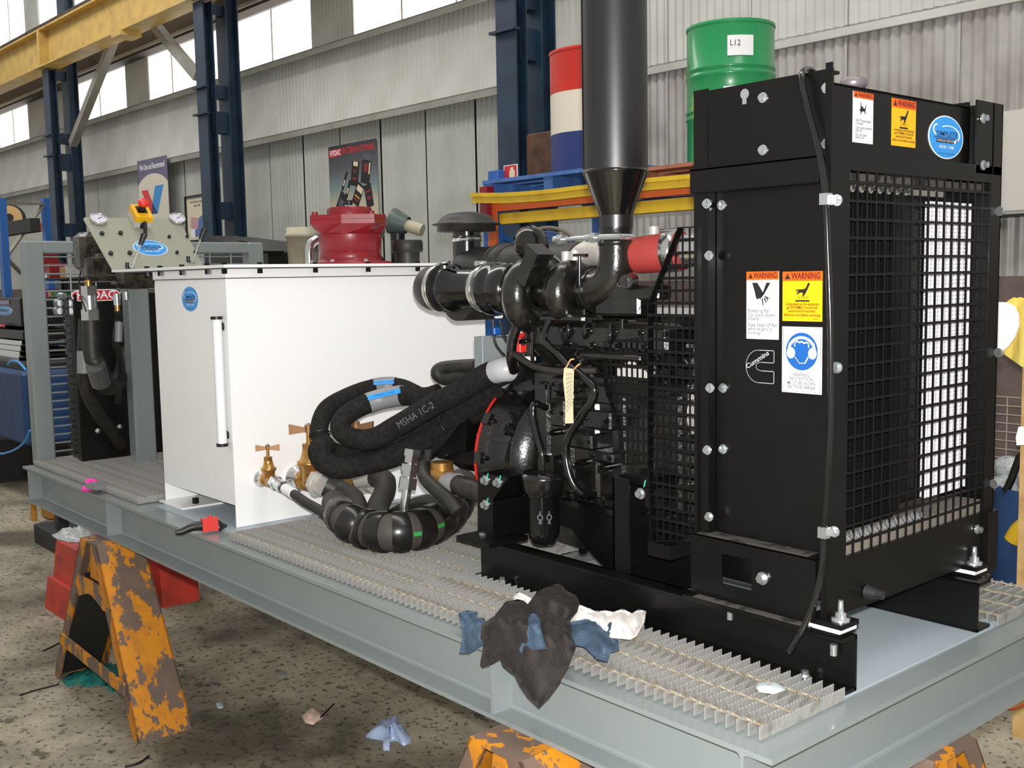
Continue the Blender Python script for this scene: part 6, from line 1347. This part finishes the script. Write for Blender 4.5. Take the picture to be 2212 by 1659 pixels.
def drum(cx_, cy_, z0, r, h, bands, label, ribs=(0.36,0.66)):
    t = thing('steel_drum', label, 'drum', (cx_,cy_,z0), 'oil drums on the rack')
    def prof(a, b):
        pr = [(r,a)]
        for rb_ in ribs:
            zr_ = rb_*h
            if a < zr_-0.034 and zr_+0.03 < b: pr += [(r,zr_-0.034),(r*1.03,zr_-0.024),(r*1.03,zr_-0.014),(r*0.995,zr_-0.004),(r*0.995,zr_+0.002),(r*1.03,zr_+0.012),(r*1.03,zr_+0.02),(r,zr_+0.03)]
        return pr+[(r,b)]
    for a, b, m_ in bands: MB().lathe(prof(a*h,b*h),(cx_,cy_,z0),ZU,44,False).build('shell_band',m_,t)
    MB().lathe([(r*1.015,-0.012),(r*1.02,0.0),(r*1.015,0.006),(r*0.97,0.004),(r*0.965,-0.01),(0.0,-0.01)],(cx_,cy_,z0+h),ZU,44,False).build('top_chime',bands[-1][2],t)
    MB().cyl((cx_,cy_,z0),(cx_,cy_,z0+0.012),r*1.015,None,44).build('bottom_chime',bands[0][2],t)
    return t
gx = at(1578,100,y=3.0); gl, gr = at(1485,100,y=3.0), at(1673,100,y=3.0); rg = perp(93,gx)
zt_ = at(1580,62,y=3.0).z; zb_ = zr+0.018
dg_ = drum(gx.x,3.0,zb_,rg,zt_-zb_,[(0,1,'drumgreen')],'green steel drum with a white L12 label on the rack')
# label facing the camera on the drum
d2 = (V((CAM.x,CAM.y,0))-V((gx.x,3.0,0))).normalized()
def on_drum(cx_,cy_,r,px,py):
    d = ray(px,py); o_ = CAM-V((cx_,cy_,0)); A_ = d.x**2+d.y**2; B_ = 2*(o_.x*d.x+o_.y*d.y); C_ = o_.x**2+o_.y**2-r*r; t_ = (-B_-math.sqrt(max(0,B_*B_-4*A_*C_)))/(2*A_); return CAM+d*t_
c_ = on_drum(gx.x,3.0,rg,1600,97); nn = V((c_.x-gx.x,c_.y-3.0,0)).normalized(); uu = ZU.cross(nn)
wl = abs((on_drum(gx.x,3.0,rg,1628,97)-on_drum(gx.x,3.0,rg,1572,97)).length); hl = at(1600,75,y=c_.y).z-at(1600,119,y=c_.y).z
mb = MB(); a_w = wl/rg/2
arcp = lambda a,z,r_: V((gx.x,3.0,z))+(nn*math.cos(a)+uu*math.sin(a))*r_
for i in range(8):
    a, b = -a_w+2*a_w*i/8, -a_w+2*a_w*(i+1)/8
    mb.add([arcp(a,c_.z-hl/2,rg+0.003),arcp(b,c_.z-hl/2,rg+0.003),arcp(b,c_.z+hl/2,rg+0.003),arcp(a,c_.z+hl/2,rg+0.003)],[(0,1,2,3)])
mb.build('drum_label','stw',dg_); text('L12',hl*0.42,c_+nn*0.006-uu*wl*0.22+ZU*hl*0.1,uu,ZU,'ink',dg_,squeeze=0.9)
c_ = on_drum(gx.x,3.0,rg,1590,190); 
mb = MB()
for i in range(8):
    a, b = -a_w*1.3+2.6*a_w*i/8, -a_w*1.3+2.6*a_w*(i+1)/8
    mb.add([arcp(a,c_.z-0.12,rg+0.003),arcp(b,c_.z-0.12,rg+0.003),arcp(b,c_.z+0.012,rg+0.003),arcp(a,c_.z+0.012,rg+0.003)],[(0,1,2,3)])
mb.build('drum_label','stw',dg_)
q = on_drum(gx.x,3.0,rg,1508,232); n3 = V((q.x-gx.x,q.y-3.0,0)).normalized(); u3 = ZU.cross(n3)
mb = MB()
for i in range(10):
    a = 2*math.pi*i/10; pa = q+n3*0.004; mb.add([pa,pa+u3*0.035*math.cos(a-0.3)+ZU*0.07*math.sin(a-0.3),pa+u3*0.05*math.cos(a)+ZU*0.1*math.sin(a),pa+u3*0.035*math.cos(a+0.3)+ZU*0.07*math.sin(a+0.3)],[(0,1,2,3)])
mb.build('drum_emblem',mat('emblem_yellow',(150,176,50),0.5),dg_)
rl = at(1207,200,y=3.1); rr_ = 0.29; cxr = rl.x+rr_*0.98; 
zt_ = at(1235,104,y=2.85).z; zb_ = zp+0.018
drum(cxr+0.06,3.1,zb_,rr_,zt_-zb_,[(0,0.33,'drumblue'),(0.33,0.66,'drumwhite'),(0.66,1,'drumred')],'red, white and blue steel drum half hidden behind the silencer',(0.335,0.66))
a, b = at(1147,292,y=3.3), at(1205,375,y=3.3)
rb2 = thing('rusty_box','rusty brown steel box on the blue pallet between column and drum','box',((a.x+b.x)/2,3.4,zp+0.02)); MB().rbox(a.x,b.x,3.25,3.6,zp+0.07,a.z,0.01).build('box_body','rust',rb2); MB().box(a.x+0.02,b.x+0.02,3.25,3.6,zp+0.019,zp+0.07).build('box_base','darkjunk',rb2)
a, b = at(1088,358,y=2.8), at(1118,392,y=2.8)
fs_ = thing('extinguisher_sign','red fire extinguisher sign standing on the blue pallet','sign',(a.lerp(b,0.5).x,2.8,zp+0.018))
Fs = Face((a.x,2.8,zp+0.018),XU,ZU,b.x-a.x,a.z-zp-0.018)
Fs.plate(MB(),RECT,-0.004,0).build('sign_plate','stw',fs_); Fs.plate(MB(),[(0.05,0.05),(0.95,0.05),(0.95,0.95),(0.05,0.95)],0,0.001).build('sign_field','inkr',fs_)
Fs.plate(MB(),[(0.42,0.05),(0.82,0.05),(0.82,0.55),(0.72,0.68),(0.72,0.76),(0.52,0.76),(0.52,0.68),(0.42,0.55)],0.001,0.002).plate if False else None
Fs.plate(MB(),[(0.42,0.05),(0.82,0.05),(0.82,0.55),(0.72,0.68),(0.74,0.8),(0.6,0.84),(0.46,0.74),(0.52,0.7),(0.42,0.55)],0.001,0.002).build('extinguisher_pictogram','paper',fs_)
a, b = at(1058,370,y=2.76), at(1076,394,y=2.76); q = thing('blue_clip_box','small blue block beside the extinguisher sign','block',((a.x+b.x)/2,2.8,zp+0.018)); MB().rbox(a.x,b.x+0.02,2.74,2.86,zp+0.018,a.z,0.006).build('block_body','rackblue',q)
# pedestal fan behind the engine
fc = at(1180,585,y=2.2); R_ = (at(1180,490,y=2.2)-fc).length
M['fanwire'] = mat('fan_wire',(112,104,90),0.5)
pf = thing('workshop_fan','large grey wire cage fan behind the engine','fan',fc-ZU*(fc.z+H0))
for r in (1,0.985,0.9,0.8,0.7,0.6,0.5,0.4,0.3): MB().torus(fc,V((0.35,-1,0.1)),R_*r,0.009 if r>0.95 else 0.005,48,5).build('cage_ring','fanwire',pf)
MB().cyl(fc+V((0,0.05,0)),fc+V((0,-0.06,0)),0.1).build('hub','darkjunk',pf); MB().cyl(fc-ZU*0.05+V((0,0.12,0)),V((fc.x,2.32,-H0)),0.03).cyl(V((fc.x,2.32,-H0)),V((fc.x,2.32,-H0+0.03)),0.3,None,24).cyl(fc+V((0,0.02,0)),fc+V((0,0.2,0)),0.09).build('stand','darkjunk',pf)
fu = (V((0.35,-1,0.1)).cross(ZU)).normalized(); fv = fu.cross(V((0.35,-1,0.1)).normalized())
for k in range(4):
    th = k*math.pi/2+0.4; u_ = fu*math.cos(th)+fv*math.sin(th); MB().obox(fc+u_*R_*0.5,(u_,u_.cross(V((0.35,-1,0.1)).normalized()),V((0.35,-1,0.1)).normalized()),(R_*0.4,0.09,0.004)).build('fan_blade','bluebin',pf)
mb = MB()
for k in range(40):
    th = 2*math.pi*k/40; u_ = fu*math.cos(th)+fv*math.sin(th); mb.bar(fc+u_*R_*0.25-V((0.02,-0.05,0)),fc+u_*R_,0.006,0.006)
o = mb.build('cage_wires','fanwire',pf); o['kind'] = 'stuff'

# ------------------------------------------------------------------ things behind the tank
def on_floor_stand(name, label, cat, x_, y_, z_): return thing(name,label,cat,(x_,y_,z_))
bt_y = 2.6
zt0 = 0.93
a, b = at(450,575,y=bt_y), at(935,575,y=bt_y)
wb = thing('work_bench','dark workbench hidden behind the white tank','bench',((a.x+b.x)/2,bt_y+0.3,-H0))
MB().box(a.x-0.3,b.x+0.3,bt_y-0.2,bt_y+0.7,zt0-0.05,zt0).build('bench_top','darkjunk',wb)
for x_ in (a.x-0.2,b.x+0.2):
    for y_ in (bt_y-0.1,bt_y+0.6): MB().box(x_-0.03,x_+0.03,y_-0.03,y_+0.03,-H0,zt0-0.05).build('leg','darkjunk',wb)
a, b = at(617,493,y=bt_y), at(690,493,y=bt_y); r_ = perp(34,a); cx_ = (a.x+b.x)/2; zt1 = at(650,492,y=bt_y).z
bk = thing('bucket','dirty cream bucket behind the tank left of the red housing','bucket',(cx_,bt_y,zt0))
MB().lathe([(r_*0.86,0),(r_*0.98,zt1-zt0-0.08),(r_*1.06,zt1-zt0-0.078),(r_*1.06,zt1-zt0-0.05),(r_,zt1-zt0-0.048),(r_*0.98,zt1-zt0),(r_*0.93,zt1-zt0),(r_*0.85,0.02)],(cx_,bt_y,zt0),ZU,32).build('bucket_body','beige',bk)
MB().torus(V((cx_,bt_y,zt1-0.09)),V((0,-1,0.2)),r_*1.06,0.004,24,6,math.pi*1.05,math.pi*1.95).build('handle','zinc',bk)
q = [at(669,570,x=-3.3),at(668,545,x=-3.3),at(673,526,x=-3.3),at(688,515,x=-3.3)]
sp = thing('steel_pipe_bend','polished steel pipe bend rising on the tank lid behind the red housing','pipe',(q[0].x,q[0].y,1.072)); MB().tube([V((q[0].x,q[0].y,1.073))]+q[1:],0.022,16,6).build('pipe','chrome',sp)
MB().cyl(q[3],q[3]+(q[3]-q[2]).normalized()*0.06,0.034).build('flange','hoselabel',sp)
c_ = at(858,480,y=bt_y); wl_ = thing('wall_lamp','grey dish lamp with a beige cylinder behind the breather cap','lamp',c_-ZU*(c_.z-zt0)); ax = V((-0.9,-0.55,0.35)).normalized(); R_ = (at(858,453,y=bt_y)-c_).length
MB().lathe([(R_*0.35,0.0),(R_*0.6,0.03),(R_*1.0,0.10),(R_*1.08,0.10),(R_*1.0,0.07),(R_*0.7,-0.02)],c_-ax*0.06,ax,32,False).build('dish',mat('grey_green_dish',(84,98,94),0.4),wl_)
MB().cyl(c_-ax*0.05,c_-ax*0.2,R_*0.5,None,24).build('housing','beige',wl_); q = c_+ax*0.08+V((-0.07,0,-0.10)); MB().cyl(q,q+ax*0.02,R_*0.5,None,24).build('dial','beige',wl_); MB().cyl(c_-ZU*R_*0.9,V((c_.x,c_.y,zt0)),0.05).build('stand','cable_black',wl_)
a, b = at(820,512,y=bt_y-0.05), at(850,560,y=bt_y-0.05); q = thing('black_motor','black rounded motor body behind the red housing','motor',(a.x,bt_y,zt0)); MB().lathe([(0.10,0),(0.12,0.02),(0.12,0.16),(0.06,0.24)],((a.x+b.x)/2-0.02,bt_y-0.15,zt0),ZU,24).torus(V(((a.x+b.x)/2-0.02,bt_y-0.15,zt0+0.22)),V((0,-1,0)),0.07,0.014,20,8,0,math.pi).build('motor_body','cable_black',q)
a, b = at(470,510,y=bt_y), at(603,562,y=bt_y); q = thing('black_toolbox','black box with a sloping lid behind the tank corner','box',((a.x+b.x)/2,bt_y+0.1,zt0))
MB().prism([(a.x,bt_y-0.1,zt0),(b.x,bt_y-0.1,zt0),(b.x,bt_y-0.1,at(600,545,y=bt_y).z),(at(560,522,y=bt_y).x,bt_y-0.1,at(560,522,y=bt_y).z),(a.x,bt_y-0.1,at(500,508,y=bt_y).z)],(0,0.4,0)).build('box_body','cable_black',q)
q = at(505,512,y=bt_y); qq = at(600,545,y=bt_y); MB().bar(q-YU*0.12,qq-YU*0.12+XU*0.05,0.3,0.02).build('lid','cable_black',bpy.data.objects['black_toolbox'])
for k,(px,py,w_,h_,m_,lab) in enumerate(((455,555,0.2,0.18,'cardboard','brown carton seen through the mesh guard behind the console'),(505,560,0.28,0.10,'rust','brown tray behind the mesh guard beside the carton'))):
    c_ = at(px,py,y=2.3); q = thing('carton' if k==0 else 'tray',lab,'box',(c_.x,2.35,zt0-0.0)); MB().rbox(c_.x-w_/2,c_.x+w_/2,2.3,2.5,zt0,zt0+0.03+h_,0.004).build('box_body',m_,q)

# ------------------------------------------------------------------ left background seen through and beside the mesh guard
BYL = 1.6
def bgbox(px0, py0, px1, py1, y_, m_, name, label, cat, dep=0.3, r=0.006, parent=None):
    a, b = at(px0,py0,y=y_), at(px1,py1,y=y_)
    if parent is None: t = thing(name,label,cat,((a.x+b.x)/2,y_+dep/2,min(a.z,b.z)))
    else: t = parent
    MB().rbox(min(a.x,b.x),max(a.x,b.x),y_,y_+dep,min(a.z,b.z),max(a.z,b.z),min(r,abs(a.x-b.x)*0.2,abs(a.z-b.z)*0.3)).build('body' if parent is None else name,m_,t); return t
# blue rack on the far left with an orange beam and a cable spool
a = at(4,500,y=1.9); r2 = thing('storage_rack','blue upright storage rack with orange beam at the far left edge','rack',(a.x,2.4,-H0))
for px, y_ in ((4,1.9),(99,2.9)):
    p_ = at(px,460,y=y_); MB().box(p_.x-0.06,p_.x+0.06,y_-0.04,y_+0.04,-H0,at(px,428,y=y_).z).build('upright','rackblue',r2)
pA, pB = at(4,460,y=1.9), at(99,460,y=2.9)
zA_, zB_ = at(50,490,y=2.4).z, at(50,502,y=2.4).z
p0, p1 = at(52,500,y=2.9), at(96,490,y=2.9); MB().bar(p0-XU*3,p1+XU*0.02,0.05,0.1).build('beam','rackorange',r2)
zs = p0.z+0.06; 
MB().bar(at(95,440,y=2.88),at(10,560,y=1.95),0.04,0.03).build('frame_brace','girt',r2); MB().bar(at(10,553,y=1.95),at(45,590,y=2.3),0.04,0.03).build('frame_brace','girt',r2); MB().bar(at(4,438,y=1.95),at(96,441,y=2.9),0.05,0.03).build('frame_tie','girt',r2)
c_ = at(20,470,y=2.55); R_ = perp(26,c_)
spl = thing('cable_spool','timber cable spool on the far left rack','spool',V((c_.x,2.55,c_.z-R_)))
AX = V((0.93,-0.36,0)); P0 = V((c_.x,2.55,c_.z)); MB().cyl(P0,P0-AX*0.03,R_,None,32).build('near_flange','cablespool',spl); MB().cyl(P0-AX*0.03,P0-AX*0.2,R_*0.85,None,32).build('wound_cable','cable_black',spl); MB().cyl(P0-AX*0.2,P0-AX*0.23,R_*1.16,None,32).build('far_flange','darkjunk',spl); MB().cyl(P0+AX*0.006,P0,R_*0.33,None,24).build('hub_hole','ink',spl)
bgbox(-30,487,66,501,2.3,'darkjunk','steel_tray','dark steel tray under the cable spool','tray',0.12)
# tool chest
tc_ = bgbox(-60,643,46,706,1.5,'cable_black','tool_chest','black tool chest with a blue badge at the left edge','chest',0.5)
bgbox(-60,706,50,735,1.45,'cable_black','lid_section','','',0.5,parent=tc_)
for i,(y0p,y1p) in enumerate(((736,745),(747,757),(759,768),(769,780))):
    bgbox(-60,y0p,48,y1p,1.43,'cable_black','drawer','','',0.5,parent=tc_); bgbox(-60,y0p-1,44-i*2,y0p+1,1.415,'chrome','drawer_pull','','',0.02,parent=tc_)
c_ = at(9,671,y=1.499); ru = at(27,671,y=1.499).x-c_.x; rv = at(9,661,y=1.499).z-c_.z; round_badge(tc_,c_,XU,ZU,ru,rv)
a, b = at(-8,699,y=1.445), at(11,707,y=1.445); Ft = Face((a.x,1.445,b.z),XU,ZU,b.x-a.x,a.z-b.z); Ft.plate(MB(),RECT,0,0.002).build('name_plate','inkr',tc_); text('AMC',Ft.h*0.8,Ft.p(0.6,0.5,0.002),XU,ZU,'inkw',tc_)
a, b = at(0,649,y=1.495), at(20,658,y=1.495); Ft = Face((a.x,1.495,b.z),XU,ZU,b.x-a.x,a.z-b.z); Ft.plate(MB(),RECT,0,0.002).build('sticker',mat('lilac_sticker',(150,140,176),0.5),tc_)
bgbox(-60,782,54,787,1.3,'darkjunk','chest_base','dark bench shelf under the black tool chest','shelf',0.7)
bb_ = bgbox(-70,785,56,965,1.2,'bluebin','blue_bin','large blue steel bin on the floor at the left edge','bin',0.8,0.03)
a = at(-60,960,y=1.3)
MB().box(a.x,a.x+1.0,1.25,2.0,-H0,at(0,965,y=1.25).z).build('skid','darkjunk',bb_)
hose('air_hose',[at(18,787,y=1.19),at(25,780,y=1.19),at(38,781,y=1.19),at(50,792,y=1.19),at(56,800,y=1.19)],0.012,'bright blue air hose arching over the blue bin','stc',cat='hose')
hose('air_hose',[at(64,930,y=1.1),at(55,952,y=1.1),at(35,970,y=1.1),at(8,980,y=1.1),at(-20,984,y=1.1),V((at(-30,1000,y=1.1).x,1.1,-H0+0.01))],0.010,'blue air hose curling down beside the blue bin','stc',cat='hose')
# shelves and clutter behind the wire
sh = thing('clutter_shelves','dark steel shelving behind the wire mesh at left','shelves',(at(110,900,y=2.4).x,2.6,-H0))
x0_, x1_ = at(62,700,y=2.35).x, at(196,700,y=2.35).x
for py in (601,650,705,762,825,880,940): z_ = at(100,py,y=2.35).z; MB().box(x0_,x1_+0.2,2.3,2.8,z_-0.02,z_).build('shelf_board','darkjunk',sh)
for x_ in (x0_,x1_+0.15): MB().box(x_,x_+0.04,2.76,2.8,-H0,at(100,560,y=2.35).z).build('upright','darkjunk',sh)
MB().box(x0_,x1_+0.2,2.81,2.83,-H0,at(100,602,y=2.35).z).build('back_panel','darkjunk',sh)
junk = [(66,541,92,601,'redp','red_machine','red machine body on the top shelf behind the wire'),(92,570,108,601,'redp','red_motor','small red motor next to the red machine'),
 (79,585,88,601,'redplastic','red_bottle','red bottle with a white cap on the top shelf'),(89,590,98,601,'stw','white_jar','small white jar beside the red bottle'),
 (128,577,137,601,'cardboard','brown_carton','brown carton on the top shelf behind the wire'),(139,572,147,601,'castalu','tin_can','shiny tin on the top shelf behind the wire'),
 (84,625,91,650,'pink','pink_tube','purple-pink tube on the second shelf'),(103,628,110,650,'timber','wood_block','pale wooden block on the second shelf'),(111,628,131,650,'green','green_box','green box on the second shelf'),(72,630,78,650,'stv','yellow_can','yellow can on the second shelf'),
 (80,657,98,676,'rust','brown_box','red-brown box below the second shelf'),(76,676,128,690,'inkn','blue_tray','navy blue tray behind the wire'),(86,690,130,705,'cardboard','flat_carton','flat brown carton on the third shelf'),
 (72,722,96,735,'stw','paper_stack','tilted white papers behind the wire'),(118,700,132,714,'castalu','alloy_part','bright alloy part on the third shelf'),
 (88,752,122,786,'redplastic','red_case','red plastic case behind the wire'),(124,760,135,790,'redplastic','red_folder','upright red folder right of the red case'),(82,792,134,796,'stw','pale_tube','long pale tube under the red case'),  # the upright red piece is only a plain panel
 (82,836,112,852,'rust','rust_plate','rust brown plate on the low shelf'),(84,855,108,900,'cardboard','tall_carton','tall brown carton near the shelf bottom'),(84,905,106,930,'cardboard','low_carton','small brown carton on the lowest shelf'),(110,860,130,930,'inkn','blue_crate','dark blue crate at the shelf bottom')]
for i,(x0p,y0p,x1p,y1p,m_,nm,lab) in enumerate(junk): bgbox(x0p,y0p,x1p,y1p,2.32+0.02*(i%3),m_,nm,lab,nm.split('_')[-1],0.2)
hose('yellow_strap',[at(69,575,y=2.29),at(75,558,y=2.29),at(82,549,y=2.29)],0.014,'yellow strap hanging across the red machine','rackyellow',cat='strap')

# ------------------------------------------------------------------ right edge: hi-vis jacket, blue bin, mesh panel
RYD = 2.6
a, b = at(2165,652,y=RYD), at(2212,790,y=RYD)
po = at(2209,620,y=RYD+0.1)
jk = thing('hi_vis_jacket','yellow jacket with a bright reflective band hanging at the right edge','jacket',(b.x-0.05,RYD,b.z))
vs = []; nx, nz = 10, 9
def jp(i, j):
    u_ = i/nx; v_ = j/nz; px = 2140+100*u_; top = 652+10*math.sin(u_*9); bot = 745+70*u_**1.0 if u_ < 0.75 else 790
    p_ = at(px,top+(bot-top)*v_,y=RYD+0.05+0.03*math.sin(u_*14+v_*2)); return p_
for j in range(nz+1):
    for i in range(nx+1): vs.append(jp(i,j))
n1 = nx+1; fs = [(j*n1+i,j*n1+i+1,(j+1)*n1+i+1,(j+1)*n1+i) for j in range(nz) for i in range(nx)]
vs2 = vs+[p_+YU*0.05 for p_ in vs]; k = len(vs); fs2 = fs+[tuple(k+i for i in f_[::-1]) for f_ in fs]
MB().add(vs2,fs2,True).build('jacket_body','hivis',jk)
pts = [(2140,652),(2172,653),(2190,660),(2199,680),(2200,705),(2192,728),(2178,748),(2160,763),(2140,770)]
MB().prism([at(px,py,y=RYD+0.0) for px,py in pts],(0,0.012,0)).build('reflective_band','reflect',jk)
wpst = thing('timber_post','pale timber post at the extreme right edge','post',(po.x,RYD+0.15,-H0)); MB().box(po.x+0.0,po.x+0.1,RYD+0.12,RYD+0.2,-H0,po.z).build('post','timber',wpst)
a, b = at(2198,922,y=RYD-0.05), at(2230,965,y=RYD-0.05); q = thing('reflective_cuff','white reflective cloth strip by the timber post','cloth',(a.x+0.05,RYD,b.z)); MB().prism([at(px,py,y=RYD-0.05) for px,py in ((2200,922),(2230,922),(2230,960),(2196,962),(2194,945))],(0,0.02,0)).build('strip','reflect',q)
BYR = 4.1; r_ = 0.3; a = at(2163,1050,y=BYR); k_ = at(2163+r_*FPX/(a-CAM).dot(FW),1050,y=BYR); bx_, zb_t = k_.x, k_.z
dm = thing('blue_barrel','blue steel barrel standing beyond the radiator at right','barrel',(bx_,BYR,-H0)); MB().lathe([(r_,0),(r_,0.3),(r_*1.02,0.31),(r_*1.02,0.33),(r_,0.34),(r_,zb_t+H0),(r_*0.95,zb_t+H0),(r_*0.95,zb_t+H0-0.05)],(bx_,BYR,-H0),ZU,36,False).build('barrel_shell','bluebin',dm)
MB().cyl((bx_,BYR,zb_t-0.06),(bx_,BYR,zb_t-0.05),r_*0.95,None,36).build('barrel_fill','darkjunk',dm)
q = at(2182,1035,y=BYR-0.1); pb_ = thing('plastic_bag','clear plastic bag on top of the blue barrel','bag',(q.x,BYR-0.1,zb_t-0.05))
MB().ball(q+V((0.0,0,-0.03)),0.11,14,(1,0.9,0.55)).ball(q+V((0.12,0,0.02)),0.10,14,(1,1,0.8)).ball(q+V((-0.02,0.03,0.06)),0.09,14,(1,0.8,0.7)).build('bag_film','clear',pb_)
hose('pry_bar',[at(2172,1062,y=BYR-0.25),at(2185,1035,y=BYR-0.25),at(2196,1005,y=BYR-0.25),at(2205,985,y=BYR-0.25),at(2215,990,y=BYR-0.25)],0.02,'black hooked pry bar sticking out of the blue barrel','cable_black',cat='pry bar')  # a plain black handle above the barrel, no particular tool
q = at(2205,1142,y=BYR-0.33); hose('orange_tool',[q+V((0.1,0,0.08)),q,q-V((0.04,0,0.07))],0.045,'small orange grip hanging on the blue barrel','rackyellow',cat='tool')
mp_ = thing('wire_panel','pale wire mesh panel leaning behind the radiator at right','panel',(at(2185,1200,y=4.5).x,4.5,-H0))
xa, xb = at(2140,1000,y=4.5).x, at(2225,1000,y=4.5).x; za, zb_ = -H0+0.01, at(2180,858,y=4.5).z
M['wire'] = mat('pale_wire',(188,180,158),0.5,metal=0.2)
n_ = int((xb-xa)/0.09)+1
for i in range(n_+1): MB().cyl((xa+i*0.09,4.5,za),(xa+i*0.09,4.5,zb_),0.004,None,6).build('upright_wire','wire',mp_)
n_ = int((zb_-za)/0.05)
for i in range(n_+1): MB().cyl((xa,4.495,za+i*(zb_-za)/n_),(xb+0.1,4.495,za+i*(zb_-za)/n_),0.004,None,6).build('cross_wire','wire',mp_)
